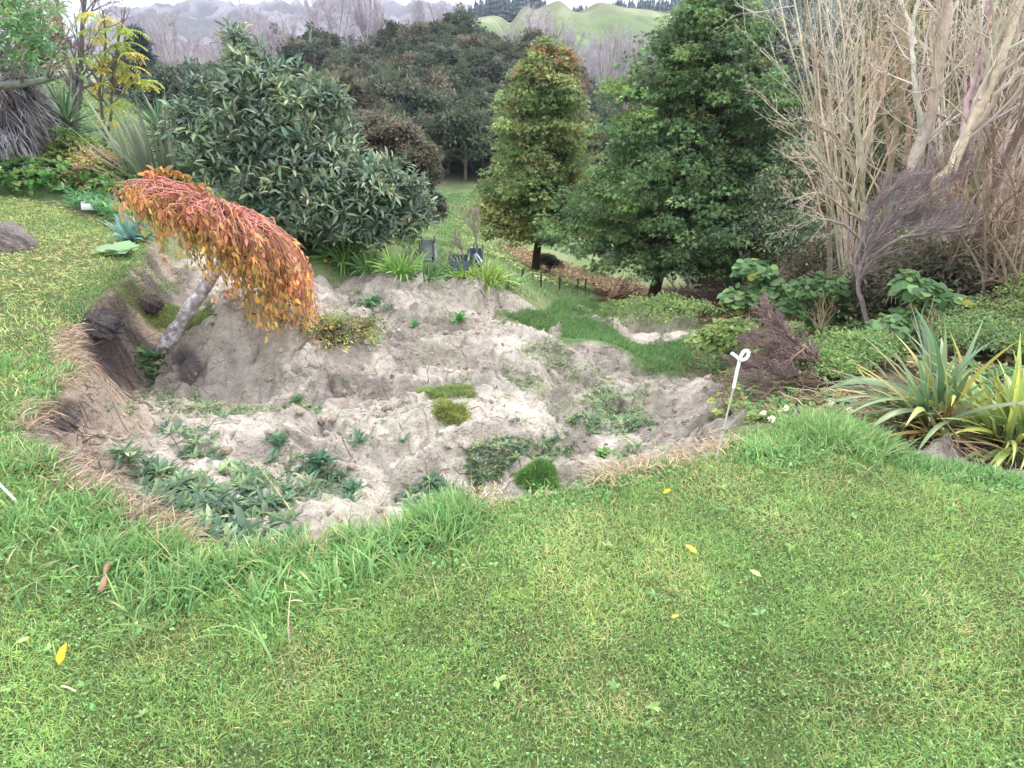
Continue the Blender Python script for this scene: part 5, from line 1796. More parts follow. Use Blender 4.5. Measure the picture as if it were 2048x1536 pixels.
    # shrubs at the lawn end
    for (u, v, Y, r, h, cols, n, lab) in ((155, 335, 10.6, .38, .5, ([S(140, 150, 78), S(104, 124, 68)], (1, 1)), 150, "yellow green shrub between the tree fern and the flax"),
                                          (200, 352, 10.2, .38, .36, ([S(178, 160, 116), S(150, 134, 104)], (2, 1)), 150, "dry straw coloured shrub in front of the flax"),
                                          (30, 378, 10.4, .55, .3, ([S(84, 104, 80), S(70, 88, 70)], (1, 1)), 160, "dark low shrub at the foot of the tree fern"),
                                          (100, 382, 10.3, .3, .25, ([S(104, 128, 92), S(84, 104, 80)], (1, 1)), 90, "low green shrub just right of the tree fern"),
                                          (430, 300, 12.5, .6, .4, ([S(112, 146, 82), S(92, 124, 76)], (1, 1)), 160, "fresh green shrub glimpsed between the flax and the loquat"),
                                          (395, 330, 11.5, .4, .3, ([S(108, 140, 90), S(92, 124, 76)], (1, 1)), 110, "low green shrub just right of the flax"),
                                          (510, 455, 9.0, .42, .3, ([S(84, 118, 80), S(104, 134, 92)], (1, 1)), 130, "leafy shrub between the weeping tree and the loquat")):
        c = at(u, v, Y)
        g = c.copy()
        g[2] = gz(g)[0]
        lobed_plant("garden_shrub", lab, "shrub", g, [(c, r, h), (c + [r * .5, 0, -h * .3], r * .7, h * .7), (c + [-r * .5, .1, -h * .35], r * .7, h * .7)], n, 24, .09, .03, cols, rng, M_LEAF, "diamond", .12,
                    group="shrubs in the left garden", limbs=18, stem_r=.025)
    # bluish shrub stems on the tall thin sapling before the hills
    g = at(368, 330, 11.0)
    g[2] = gz(g)[0]
    stem_tree("thin_sapling", "thin dark bare sapling standing beside the loquat", "sapling", [([g, at(372, 260, 11), at(366, 200, 11), at(362, 150, 11)], .02, .006)],
              [dict(n=12, t0=.3, ang=.7, len=.28, rad=.5), dict(n=4, ang=.7, len=.5, min=.003)], rng, S(104, 96, 92))


left_garden()


# ------------------------------------------------------------------ the two big trees below the slip
def big_tree(name, label, base, prof, top_off, n_cl, per, L, W, colfn, rng, rc, trunk_r, bark, trunk_top=.35, shape="star", lean=0.0, dark=None):
    """pyramidal tree: prof is [(height, radius)] above the base."""
    t = thing(name, label, "tree", base)
    hs, rs = np.array(prof).T
    H = hs[-1]
    w = np.maximum(rs, .15)
    hh = np.interp(rng.uniform(size=n_cl), np.cumsum(np.interp(np.linspace(hs[0], H, 50), hs, w)) / np.sum(np.interp(np.linspace(hs[0], H, 50), hs, w)), np.linspace(hs[0], H, 50))
    a = rng.uniform(0, 6.283, n_cl)
    lump = 1 + .20 * np.sin(a * 3 + hh * 2.1) + .17 * np.sin(a * 7 + hh * 4.3 + 1) * np.cos(hh * 3.1 + a * 2) + .12 * rng.normal(size=n_cl)
    rr = np.interp(hh, hs, rs) * lump * np.clip(rng.uniform(0, 1, n_cl) ** .38, .25, 1)
    ax = np.array(top_off)[None] * (hh / H)[:, None]
    C = base + np.stack([np.cos(a) * rr + ax[:, 0], np.sin(a) * rr + ax[:, 1], hh - .10 * rr], 1)
    cc = colfn(C, hh / H, a, rr)
    mb = MB()
    clump_leaves(mb, C, rc * rng.uniform(.7, 1.3, n_cl), per, L, W, cc, rng, shape, .62, .65, .2)
    mb.build("crown", M_LEAF, t)
    mb = MB()
    tp = base + np.array([top_off[0], top_off[1], H]) * .93
    P = spline([base - [0, 0, .15], base + [0, 0, .3], base * .65 + tp * .35 + [.05, 0, 0], tp], 20)
    k = np.linspace(0, 1, 20)
    tubes(mb, P[None], (trunk_r * (1 - k) ** .9 + .02 + trunk_r * .6 * np.exp(-k * 30))[None], 12, bark)
    sel = C[rng.choice(n_cl, 110, replace=False)]
    limb_set(mb, base, sel, trunk_r * .42, rng, bark, 6, 7, .10, (.10, .9), tp)
    mb.build("trunk", M_BARK, t)
    return t


def two_trees():
    rng = np.random.default_rng(10)
    g = hit(1305, 612, ground_h)

    def green(C, h, a, r):
        n = len(C)
        c = pick([S(100, 124, 82), S(88, 112, 76), S(118, 140, 92), S(76, 98, 68)], (4, 3, 3, 2), n, rng)
        yl = sstep(.25, .8, fbm(C[:, 0] * .8 + 3, C[:, 2] * .8, 3, 231) + .45 * (C[:, 0] < g[0] - .9))[:, None]
        c = c * (1 - yl * .75) + S(112, 132, 74) * yl * .75
        am = ((rng.uniform(size=n) < .003) & (h < .6))[:, None]
        c = np.where(am, S(170, 134, 70), c)
        return jitter(c, n, .24, rng, .05)

    prof = [(1.3, 1.3), (1.6, 2.3), (2.0, 2.85), (2.6, 2.8), (3.3, 2.5), (4.2, 2.25), (5.1, 2.05), (5.9, 1.75), (6.6, 1.25), (7.1, .7), (7.5, .1)]
    prof = [(h_ * .97, r_ * .88) for h_, r_ in prof]
    big_tree("broad_leaved_tree", "largest dark green broad leaved tree, wide pyramid crown on a short trunk", g, prof, (.8, .2), 1700, 56, .12, .12, green, rng, .30, .2, S(92, 78, 66))
    g2 = hit(1072, 541, ground_h)

    def amber(C, h, a, r):
        n = len(C)
        c = pick([S(122, 136, 84), S(140, 148, 92), S(104, 122, 78)], (3, 3, 2), n, rng)
        k = sstep(.45, .05, h + .15 * fbm(C[:, 0], C[:, 2], 2, 241))[:, None]
        c = c * (1 - .8 * k) + S(146, 136, 72) * .8 * k
        rd = (sstep(.92, 1.02, h + .12 * (C[:, 0] - g2[0]) + .1 * rng.normal(size=n)))[:, None]
        c = c * (1 - .8 * rd) + S(132, 84, 70) * .8 * rd
        gr = (sstep(.2, .5, fbm(C[:, 0] * .9 + 7, C[:, 2] * .9, 2, 242)) * (h > .35))[:, None]
        c = c * (1 - .6 * gr) + S(82, 116, 70) * .6 * gr
        return jitter(c, n, .22, rng, .05)

    prof = [(1.1, .8), (1.5, 1.6), (2.1, 1.95), (2.9, 1.75), (3.8, 1.55), (4.7, 1.45), (5.5, 1.15), (6.1, .75), (6.6, .12)]
    prof = [(h_, r_ * .88) for h_, r_ in prof]
    big_tree("amber_tree", "narrow olive and amber tree with a reddish tip, left of the largest tree", g2, prof, (.25, 0), 1050, 54, .13, .125, amber, rng, .30, .17, S(78, 62, 52))
    # darker tree filling in behind on the right of the big one
    g3 = at(1470, 600, 17.5)
    g3[2] = gz(g3)[0]
    big_tree("shade_tree", "dark green tree standing behind the right side of the largest tree", g3, [(.3, 1.2), (1, 2.0), (2.5, 1.9), (4, 1.5), (5.2, .9), (6, .1)], (0, 0), 480, 40, .16, .15,
             lambda C, h, a, r: jitter(pick([S(60, 88, 64), S(74, 104, 74)], (1, 1), len(C), rng), len(C), .14, rng), rng, .36, .15, S(80, 70, 60))
    # dark bush by the amber tree's foot, fallen branch, twiggy purple bush
    c = hit(1092, 541, ground_h)
    lobed_plant("dark_bush", "small dark bush at the foot of the amber tree", "bush", c, [(c + [0, 0, .22], .36, .3), (c + [.3, 0, .15], .25, .2)], 110, 26, .07, .035, ([S(44, 54, 40), S(58, 66, 48)], (1, 1)), rng, M_LEAF, "diamond", .1, limbs=10, stem_r=.02)
    c = hit(1395, 632, ground_h)
    stem_tree("twiggy_bush", "purplish leafless bush under the right side of the largest tree", "bush", [([c + [dx * .1, 0, 0], c + [dx * .25, 0, .35], c + [dx * .6, 0, .8]], .015, .006) for dx in (-1.2, -.6, 0, .6, 1.2)],
              [dict(n=10, t0=.15, ang=.6, len=.55, rad=.7), dict(n=6, ang=.6, len=.5, rad=.7, min=.004), dict(n=3, ang=.6, len=.5, min=.004)], rng, S(132, 106, 108), twigcol=S(146, 116, 118))
    c = hit(1205, 606, ground_h)
    stem_tree("fallen_branch", "dead brown branch lying on the litter left of the largest trunk", "branch", [([c + [-.2, 0, .05], c + [.3, .05, .14], c + [.8, .1, .3]], .05, .02), ([c + [.0, 0, .05], c + [.4, .0, .2], c + [.75, 0, .12]], .03, .012)],
              [dict(n=7, t0=.3, ang=.7, len=.5, rad=.5), dict(n=4, ang=.7, len=.5, min=.004)], rng, S(104, 84, 68))
    c = hit(1255, 640, ground_h)
    lobed_plant("trailing_weed", "pale green weed bed in front of the largest trunk", "weed", c, [(c + [.1, .1, .1], .6, .18), (c + [.8, .2, .12], .6, .2), (c + [1.4, .2, .1], .4, .15)], 200, 18, .07, .03, ([S(140, 156, 96), S(112, 136, 84)], (1, 1)), rng, M_LEAF, "diamond", .12, limbs=10, stem_r=.01,
                crown_name="foliage")


two_trees()
# ------------------------------------------------------------------ the tangled right-hand side
def right_side():
    rng = np.random.default_rng(12)
    OL = ([S(118, 118, 90), S(134, 128, 98), S(104, 106, 84), S(146, 136, 106)], (3, 3, 2, 2))
    GO = ([S(166, 144, 98), S(184, 156, 102), S(144, 130, 94)], (3, 2, 2))

    def mass(name, lab, cat, lob, base_uvY, n, per, L, W, cols, group=None, rc=.28, stem=.07, mat=None, shape="diamond", droop=.5, limbs=50, bark=S(120, 104, 90), flat=.9):
        g = at(*base_uvY)
        g[2] = gz(g)[0]
        return lobed_plant(name, lab, cat, g, [(at(u, v, Y), r, h) for u, v, Y, r, h in lob], n, per, L, W, cols, rng, mat or M_LEAF, shape, rc, group, bark=bark, limbs=limbs, stem_r=stem, droop=droop, shell=(.35, 1.05), flat=flat)

    grp = "olive scrub trees behind the bare trunks"
    mass("autumn_tree", "tall golden brown tree behind the blue leaved gum", "tree", [(1600, 330, 21, 1.4, 1.6), (1640, 200, 21, 1.2, 1.5), (1700, 90, 21, 1.3, 1.6), (1780, 30, 21, 1.6, 1.8), (1760, 170, 21, 1.3, 1.4)], (1650, 560, 21), 560, 34, .14, .06, GO, stem=.14, rc=.4)
    mass("scrub_tree", "olive scrub tree directly behind the palest leaning trunk", "tree", [(1850, 60, 15, 1.6, 1.8), (1900, 200, 14.5, 1.4, 1.3), (1800, 250, 14.5, 1.2, 1.2)], (1850, 560, 14), 560, 30, .10, .035, OL, grp, rc=.34)
    mass("scrub_tree", "olive scrub tree filling the top right corner", "tree", [(2010, 60, 13, 1.5, 1.7), (2100, 160, 12.5, 1.4, 1.4), (2040, 260, 12, 1.2, 1.1), (2200, 40, 13, 1.6, 1.8)], (2080, 560, 12), 620, 30, .09, .032, OL, grp, rc=.34)
    mass("scrub_tree", "olive scrub tree low behind the bare branching tree", "tree", [(1640, 420, 13.5, 1.0, .9), (1720, 330, 14, 1.2, 1.1), (1790, 420, 13, 1.2, 1.0)], (1720, 590, 13), 520, 30, .10, .035,
         ([S(112, 116, 80), S(134, 128, 88), S(98, 108, 76)], (3, 2, 2)), grp, rc=.32)
    mass("scrub_tree", "dim scrub tree deep in the tangle at the right edge", "tree", [(1950, 400, 11, 1.2, 1.0), (2080, 420, 10.5, 1.2, 1.0), (1900, 520, 11, 1.0, .8), (2030, 540, 9.5, 1.0, .7)], (2000, 610, 10.5), 480, 28, .09, .03,
         ([S(92, 88, 70), S(110, 102, 82), S(80, 84, 66)], (2, 2, 2)), grp, rc=.3)
    mass("silver_leaved_tree", "soft grey green leaved tree against the right side of the largest tree", "tree", [(1560, 400, 13.2, .65, .6), (1530, 470, 13.0, .5, .5), (1600, 340, 13.4, .6, .5), (1580, 480, 12.6, .6, .5)], (1565, 600, 13), 420, 28, .10, .035,
         ([S(128, 144, 116), S(146, 152, 112), S(104, 124, 100)], (3, 2, 2)), rc=.24)
    for lob, bs, lab in (([(1640, 560, 11.5, .9, .7), (1700, 600, 11, .8, .6)], (1670, 630, 11.2), "dim scrub bush at the foot of the fanning bare tree"), ([(1790, 590, 11, 1.0, .8), (1720, 520, 11.5, .7, .6)], (1780, 640, 11), "dim scrub bush behind the two palest trunks"),
                         ([(1890, 600, 10, .9, .7), (1960, 640, 9.2, .7, .5)], (1920, 650, 9.8), "dim scrub bush under the brown slanting stems"), ([(2060, 620, 8.6, .8, .7), (2000, 690, 7.6, .5, .4)], (2050, 680, 8.2), "dim scrub bush against the right edge"),
                         ([(1770, 610, 7.0, .5, .42), (1830, 590, 6.9, .55, .5), (1720, 630, 7.2, .4, .3)], (1790, 660, 7.0), "dim scrub bush in front of the pale trunk bases"), ([(1900, 590, 6.2, .5, .42), (1960, 610, 6.0, .5, .4)], (1920, 670, 6.1), "dim scrub bush in front of the slanting trunk base")):
        mass("scrub_bush", lab, "bush", lob, bs, 300, 30, .085, .03, ([S(92, 92, 72), S(112, 104, 84), S(82, 84, 70)], (2, 2, 2)), "scrub bushes under the bare trees", rc=.28, limbs=60, bark=S(150, 134, 116))
    # blue leaved gum with dark limbs
    g = at(1560, 560, 16)
    g[2] = gz(g)[0]
    q = lambda u, v, Y=16.0: at(u, v, Y)
    t = stem_tree("gum_tree", "airy gum tree with blue grey leaf clouds and thin dark limbs", "tree", [([g, q(1552, 380), q(1556, 250), q(1570, 120), q(1590, -60)], .12, .05), ([q(1556, 230), q(1590, 180), q(1640, 110), q(1690, 50)], .06, .02),
                                                                                                  ([q(1552, 300), q(1600, 230), q(1630, 180)], .05, .02), ([q(1560, 190), q(1600, 90), q(1620, 10), q(1640, -60)], .05, .02)],
                  [dict(n=10, t0=.4, ang=.6, len=.25, rad=.5), dict(n=5, ang=.6, len=.5, rad=.5), dict(n=3, ang=.6, len=.5, min=.004)], rng, S(104, 84, 76))
    C = np.concatenate([q(u, v) + rng.normal(size=(n, 3)) * [r, r, r * .7] for u, v, r, n in ((1620, 130, .42, 90), (1650, 160, .35, 60), (1600, 30, .6, 120), (1570, 90, .5, 70), (1595, 235, .28, 45), (1660, 40, .5, 80), (1560, 150, .35, 50), (1700, 0, .5, 60), (1530, 20, .4, 50))])
    mb = MB()
    clump_leaves(mb, C, .24, 15, .13, .032, jitter(pick([S(138, 148, 146), S(150, 156, 152), S(126, 134, 124), S(150, 148, 128)], (4, 3, 3, 1), len(C), rng), len(C), .15, rng), rng, "diamond", .8, .9)
    mb.build("crown", M_LEAF, t)

    # bare pale trees: stems picked out one after another
    q = at
    pale, tan = S(214, 200, 186), S(200, 184, 160)
    base = at(1742, 655, 7.6)
    base[2] = gz(base)[0]
    lv = [dict(n=10, t0=.3, ang=.75, len=.30, rad=.34, trop=.06, wob=.1, K=8), dict(n=5, t0=.2, ang=.6, len=.5, rad=.55, trop=.05, wob=.12), dict(n=3, t0=.2, ang=.55, len=.55, rad=.6, min=.0026, wob=.12)]
    stem_tree("bare_tree", "bare tan tree with branches fanning left in front of the scrub", "tree",
              [([base, q(1742, 560, 7.6), q(1738, 480, 7.6), q(1726, 400, 7.6), q(1724, 320, 7.6), q(1712, 250, 7.7), q(1722, 150, 7.7), q(1728, 60, 7.8)], .055, .012),
               ([q(1738, 480, 7.6), q(1700, 400, 7.4), q(1660, 350, 7.2), q(1625, 300, 7.0)], .028, .007),
               ([q(1727, 400, 7.6), q(1690, 300, 7.6), q(1655, 262, 7.5), q(1610, 240, 7.4)], .026, .006),
               ([q(1727, 345, 7.6), q(1704, 240, 7.8), q(1690, 170, 7.8), q(1660, 100, 7.9)], .026, .006),
               ([q(1738, 450, 7.6), q(1690, 420, 7.2), q(1640, 385, 7.0), q(1590, 400, 6.8)], .02, .005),
               ([q(1740, 500, 7.6), q(1690, 450, 7.2), q(1650, 440, 7.0), q(1600, 425, 6.8)], .022, .005),
               ([q(1722, 290, 7.7), q(1750, 230, 7.9), q(1770, 170, 8.0), q(1775, 90, 8.0)], .022, .006)], lv, rng, tan, "bare trees at the right", twigcol=S(204, 190, 170))
    base = at(1790, 640, 8.4)
    base[2] = gz(base)[0]
    stem_tree("bare_tree", "bare forked tan tree just right of the fanning one", "tree",
              [([base, q(1775, 480, 8.4), q(1772, 400, 8.4), q(1782, 320, 8.4), q(1796, 200, 8.4), q(1805, 60, 8.4), q(1800, -40, 8.4)], .06, .018),
               ([q(1782, 320, 8.4), q(1765, 220, 8.5), q(1755, 150, 8.5), q(1760, 60, 8.5)], .03, .01),
               ([q(1810, 330, 8.3), q(1818, 250, 8.3), q(1805, 170, 8.3), q(1820, 60, 8.3)], .035, .012)], lv, rng, S(190, 170, 144), "bare trees at the right", twigcol=S(204, 190, 170))
    base = at(1850, 640, 7.2)
    base[2] = gz(base)[0]
    stem_tree("bare_tree", "tall pale double trunk leaning right near the top right corner", "tree",
              [([base, q(1826, 370, 7.2), q(1838, 300, 7.2), q(1862, 220, 7.2), q(1880, 130, 7.2), q(1895, 20, 7.2), q(1905, -80, 7.2)], .075, .04),
               ([q(1862, 220, 7.2), q(1880, 140, 7.3), q(1885, 70, 7.3), q(1870, -60, 7.3)], .045, .025),
               ([q(1828, 90, 7.3), q(1812, 30, 7.4), q(1795, -60, 7.4)], .03, .012),
               ([q(1845, 280, 7.2), q(1832, 180, 7.1), q(1826, 90, 7.2), q(1838, -40, 7.2)], .03, .015)], lv, rng, pale, "bare trees at the right", twigcol=S(204, 190, 170))
    base = at(1905, 640, 6.4)
    base[2] = gz(base)[0]
    stem_tree("bare_tree", "pale slanting trunk rising from the purple brush to the right edge", "tree",
              [([base, q(1870, 392, 6.4), q(1905, 330, 6.4), q(1935, 265, 6.4), q(1975, 180, 6.4), q(2010, 90, 6.4), q(2040, 10, 6.4), q(2060, -60, 6.4)], .06, .03),
               ([q(1935, 265, 6.4), q(1975, 225, 6.3), q(2010, 170, 6.2), q(2060, 130, 6.2)], .03, .014),
               ([q(1922, 290, 6.4), q(1940, 180, 6.5), q(1970, 90, 6.6), q(1990, -40, 6.6)], .03, .014),
               ([q(1960, 200, 6.4), q(1990, 110, 6.5), q(2000, 30, 6.5), q(2030, -60, 6.5)], .025, .012)], lv, rng, S(204, 188, 176), "bare trees at the right", twigcol=S(204, 190, 170))
    base = at(1925, 640, 6.8)
    base[2] = gz(base)[0]
    stem_tree("bare_tree", "brown many stemmed bare tree slanting across the right edge", "tree",
              [([base, q(1950, 500, 6.6), q(1985, 390, 6.5), q(2020, 300, 6.4), q(2075, 200, 6.2)], .06, .022), ([base, q(1975, 520, 6.4), q(2030, 430, 6.1), q(2100, 330, 6.0)], .045, .018),
               ([base, q(1912, 480, 7), q(1965, 330, 7), q(1995, 250, 7), q(2050, 120, 7)], .05, .02), ([base, q(1960, 560, 6.2), q(2030, 500, 6.0), q(2110, 440, 5.8)], .035, .014),
               ([base, q(1890, 520, 7), q(1900, 420, 7.1), q(1925, 330, 7.2), q(1940, 150, 7.3)], .045, .018)],
              [dict(n=8, t0=.25, ang=.5, len=.4, rad=.4, trop=.05, K=8), dict(n=4, t0=.2, ang=.6, len=.5, rad=.55, trop=.02), dict(n=3, ang=.6, len=.55, rad=.6, min=.0028)], rng, S(150, 130, 110), "bare trees at the right", twigcol=S(176, 160, 142))
    for (u, v, Y, lean, lab) in ((1985, 640, 8.2, 30, "grey mid height bare tree behind the brown stems"), (2090, 660, 7.5, 40, "bare tree cut by the right edge of the view"), (1665, 620, 9.5, -15, "thin bare tree left of the fanning tan tree, low in the scrub"),
                                 (1830, 640, 10.5, 20, "thin bare tree between the two tallest pale trunks")):
        b = at(u, v, Y)
        b[2] = gz(b)[0]
        stem_tree("bare_tree", lab, "tree", [([b, at(u + lean * .4, 420, Y), at(u + lean, 250, Y), at(u + lean * 1.8, 30, Y)], .045, .014), ([at(u + lean * .3, 450, Y), at(u + lean * 1.4, 300, Y), at(u + lean * 2.6, 120, Y)], .03, .01)],
                  [dict(n=8, t0=.25, ang=.5, len=.35, rad=.45, trop=.06, K=8), dict(n=4, t0=.2, ang=.6, len=.5, rad=.55), dict(n=3, ang=.6, len=.55, min=.003)], rng, S(160, 144, 126), "bare trees at the right", twigcol=S(204, 190, 170))
    for (u, v, Y, sp, hh, c, lab) in ((1600, 590, 8.6, 1.1, 1.5, S(176, 158, 134), "twiggy tan bush left of the fanning tree's trunk"), (1690, 610, 7.4, 1.0, 1.3, S(168, 148, 126), "twiggy tan bush between the fanning tree and the purple brush"),
                                      (1810, 610, 6.9, .9, 1.4, S(150, 130, 120), "twiggy brown bush behind the purple brush"), (1950, 640, 6.0, .9, 1.2, S(158, 138, 116), "twiggy brown bush under the slanting stems"),
                                      (1545, 640, 8.2, .8, .9, S(160, 140, 124), "low twiggy bush before the largest tree's right edge"), (2030, 650, 5.8, .7, 1.1, S(146, 128, 112), "twiggy bush cut by the right edge")):
        b = G(u, v)
        k7 = 7
        stem_tree("twiggy_bush", lab, "bush", [([b + [rng.normal() * .1, rng.normal() * .1, -.05], b + [x * .3 * sp, rng.normal() * .15, hh * .4], b + [x * .6 * sp, rng.normal() * .3, hh * .8], b + [x * sp + rng.normal() * .1, rng.normal() * .4, hh * rng.uniform(.9, 1.3)]], .018, .005) for x in np.linspace(-1, .8, k7)],
                  [dict(n=7, t0=.2, ang=.55, len=.42, rad=.5, trop=.05, wob=.12), dict(n=4, t0=.15, ang=.6, len=.5, rad=.6, wob=.12), dict(n=3, ang=.6, len=.55, rad=.7, min=.0022)], rng, c, "leafless bushes at the right", twigcol=c)
    # slender pale poles fanning up out of the tangle
    for (u, v, Y, n0, du0, du1, c, lab) in ((1900, 640, 7.6, 8, -30, 190, S(216, 206, 192), "fan of slender pale stems behind the purple brush"), (1975, 650, 7.0, 7, 20, 230, S(202, 188, 170), "fan of slender tan stems leaning out past the right edge"),
                                            (1700, 630, 8.8, 6, -90, 60, S(210, 198, 178), "open fan of slender stems behind the fanning tan tree")):
        b = at(u, v, Y)
        b[2] = gz(b)[0]
        st = []
        for f in np.linspace(0, 1, int(n0 * 1.7)):
            d2 = du0 + (du1 - du0) * f
            st.append(([b + rng.normal(size=3) * [.12, .2, 0], at(u + d2 * .3, 480, Y), at(u + d2 * .7 + rng.normal() * 8, 300, Y + rng.normal() * .2), at(u + d2 * 1.25, 120, Y + rng.normal() * .4), at(u + d2 * 1.8 + rng.normal() * 15, -60, Y + rng.normal() * .5)], rng.uniform(.012, .03), .006))
        stem_tree("bare_tree", lab, "tree", st, [dict(n=8, t0=.3, ang=.4, len=.3, rad=.5, trop=.08, K=7), dict(n=3, t0=.2, ang=.5, len=.5, rad=.6, min=.003, trop=.05)], rng, c, "bare trees at the right", twigcol=c)
    # purple dead brush
    b = G(1742, 668)
    k = ppm(1740, 560, b[1])
    Y = b[1]
    q = lambda u, v, d=0.0: at(u, v, Y + d)
    pc = S(136, 116, 118)
    stem_tree("dead_brush", "purplish dead bush sweeping up and right on a thin grey trunk", "bush",
              [([b, q(1728, 620), q(1716, 575), q(1724, 520), q(1790, 440), q(1850, 390)], .027, .009), ([q(1720, 560), q(1750, 500), q(1800, 450), q(1880, 430)], .022, .008), ([q(1718, 570), q(1712, 520), q(1740, 440), q(1790, 370)], .02, .007),
               ([q(1722, 530), q(1790, 480, -.3), q(1850, 470, -.4), q(1920, 450, -.4)], .02, .007), ([q(1724, 520), q(1780, 440, .3), q(1830, 370, .4), q(1880, 340, .5)], .02, .007)],
              [dict(n=20, t0=.42, ang=.5, len=.38, rad=.5, trop=.02, bias=(.35, 0, .2), K=7), dict(n=9, t0=.1, ang=.5, len=.55, rad=.6, bias=(.2, 0, .1)), dict(n=4, t0=.1, ang=.5, len=.6, rad=.7, min=.0022)], rng, S(152, 138, 132), twigcol=S(154, 140, 138),
              sides=(9, 5, 3, 3, 3))
    b = G(1690, 755)
    Y = b[1]
    stem_tree("fallen_brush", "purplish fallen brushwood lying left of the big flax", "bush",
              [([b, q(1670, 738), q(1630, 722), q(1580, 712), q(1520, 690)], .035, .010), ([q(1660, 735), q(1600, 690), q(1560, 650), q(1530, 625)], .02, .006), ([q(1650, 730), q(1590, 740), q(1530, 735), q(1485, 725)], .02, .006),
               ([q(1660, 736), q(1600, 755, -.1), q(1560, 765, -.2), q(1510, 765, -.2)], .018, .006), ([q(1650, 728), q(1590, 700, .2), q(1540, 670, .3), q(1500, 690, .3)], .018, .006)],
              [dict(n=24, t0=.2, ang=.45, len=.36, rad=.5, trop=.0, bias=(-.4, 0, .08), K=7), dict(n=9, t0=.1, ang=.5, len=.5, rad=.6, bias=(-.25, 0, .05)), dict(n=3, t0=.1, ang=.5, len=.6, rad=.7, min=.002)], rng, S(150, 124, 112), twigcol=S(150, 132, 128),
              sides=(8, 4, 3, 3, 3))

    # broad leaved soft shrubs
    def mallow(lab, lobs, Y0, n, base_uv, L=.115, cols=([S(102, 134, 88), S(86, 116, 76), S(122, 150, 96), S(158, 154, 76)], (4, 3, 2, .2))):
        b = G(*base_uv)
        t = thing("broad_leaved_shrub", lab, "shrub", b, "soft broad leaved shrubs on the right bank")
        lob = [(at(u, v, Y0 + d), r / ppm(u, v, Y0)) for u, v, r, d in lobs]
        w = np.array([r * r for _, r in lob])
        k = rng.choice(len(lob), n, p=w / w.sum())
        d = sph(n, rng)
        d[:, 2] = np.where(d[:, 2] < -.2, -d[:, 2], d[:, 2])
        P = np.array([lob[i][0] for i in k]) + d * (np.array([lob[i][1] for i in k]) * rng.uniform(.45, 1.05, n))[:, None] * [1, 1, .75]
        D = unit(d * [1, 1, .2] + rng.normal(size=(n, 3)) * .35 + [0, 0, -.35])
        Nn = unit(d * .6 + np.array([0, -.25, 1.0]) + rng.normal(size=(n, 3)) * .3)
        mb = MB()
        s = L * .66 * rng.uniform(.55, 1.2, n)
        leaves(mb, P, D, Nn, s, s * 1.0, jitter(pick(cols[0], cols[1], n, rng), n, .16, rng), "round")
        mb.build("foliage", M_LEAF, t)
        mb = MB()
        sel = P[rng.choice(n, min(26, n), replace=False)]
        limb_set(mb, b, sel, .007, rng, S(138, 126, 96), 5, 6, .08, (.0, .35))
        pet = P[rng.choice(n, min(140, n), replace=False)]
        PT = np.stack([pet, pet - [0, 0, .03] + rng.normal(size=pet.shape) * .02, pet - [0, 0, .14] + rng.normal(size=pet.shape) * .05], 1)
        tubes(mb, PT, .0026, 4, S(150, 164, 110))
        mb.build("stems", M_TWIG, t)

    mallow("broad leaved shrub standing highest, before the dark right side of the largest tree", [(1508, 545, 36, 0), (1530, 565, 30, 0), (1482, 600, 34, -.2), (1545, 590, 40, -.1), (1570, 610, 34, -.1)], 7.6, 630, (1520, 690), .16)
    mallow("low broad leaved shrub left of the fallen brushwood behind the stake", [(1402, 688, 28, 0), (1440, 672, 34, 0), (1478, 660, 34, .1), (1500, 690, 30, 0), (1430, 700, 24, -.1)], 6.6, 630, (1450, 735), .10,
           ([S(124, 144, 82), S(104, 128, 76), S(146, 160, 92)], (3, 3, 2)))
    mallow("broad leaved shrub in shade behind the thin grey trunk", [(1620, 585, 40, 0), (1660, 575, 36, 0), (1590, 620, 34, 0), (1680, 610, 40, .1), (1640, 640, 40, .1)], 7.0, 630, (1640, 700), .13, ([S(92, 124, 76), S(78, 108, 68)], (1, 1)))
    mallow("big leaved bright shrub right of the thin grey trunk", [(1830, 580, 44, 0), (1870, 610, 46, 0), (1910, 620, 36, 0), (1850, 650, 46, -.1), (1900, 660, 34, -.1), (1815, 640, 30, 0)], 5.4, 510, (1860, 720), .135)
    mallow("small big leaved shrub just above the left of the big flax", [(1780, 660, 34, 0), (1735, 680, 26, -.1), (1790, 690, 28, -.1)], 5.0, 225, (1770, 740), .12)
    mallow("small yellowing broad leaved plant beside the shaft of the stake", [(1444, 800, 20, 0), (1470, 780, 16, 0), (1440, 825, 12, -.1)], 3.9, 16, (1455, 830), .085, ([S(150, 158, 82), S(120, 140, 80)], (1, 1)))

    # big flax and the lily beside it
    b = G(1862, 858)
    strap = [(u, L, W, ln, bd) for u, L, W, ln, bd in ()]
    t = thing("flax_plant", "big flax with broad arching blue green blades behind the lawn", "flax", b)
    n = 62
    mb = MB()
    az = rng.normal(math.pi, 1.0, n)
    az[:18] = rng.uniform(0, 6.283, 18)
    ln = np.abs(rng.normal(.42, .32, n))
    cc = jitter(pick([S(108, 132, 96), S(124, 144, 102), S(92, 118, 84), S(158, 156, 86)], (4, 3, 3, .8), n, rng), n, .1, rng)
    P = b + np.stack([rng.normal(size=n) * .07, rng.normal(size=n) * .06, np.zeros(n) - .03], 1)
    blades(mb, P, az, ln, rng.uniform(.48, .80, n), .042 * rng.uniform(.6, 1.15, n), rng.uniform(.3, 2.0, n) * (.35 + ln), cc * .8, cc * 1.08, 10, True, .45, 1.5, rng)
    az = np.array([2.2, 3.4, 3.0, 2.9, 3.6, 1.2])
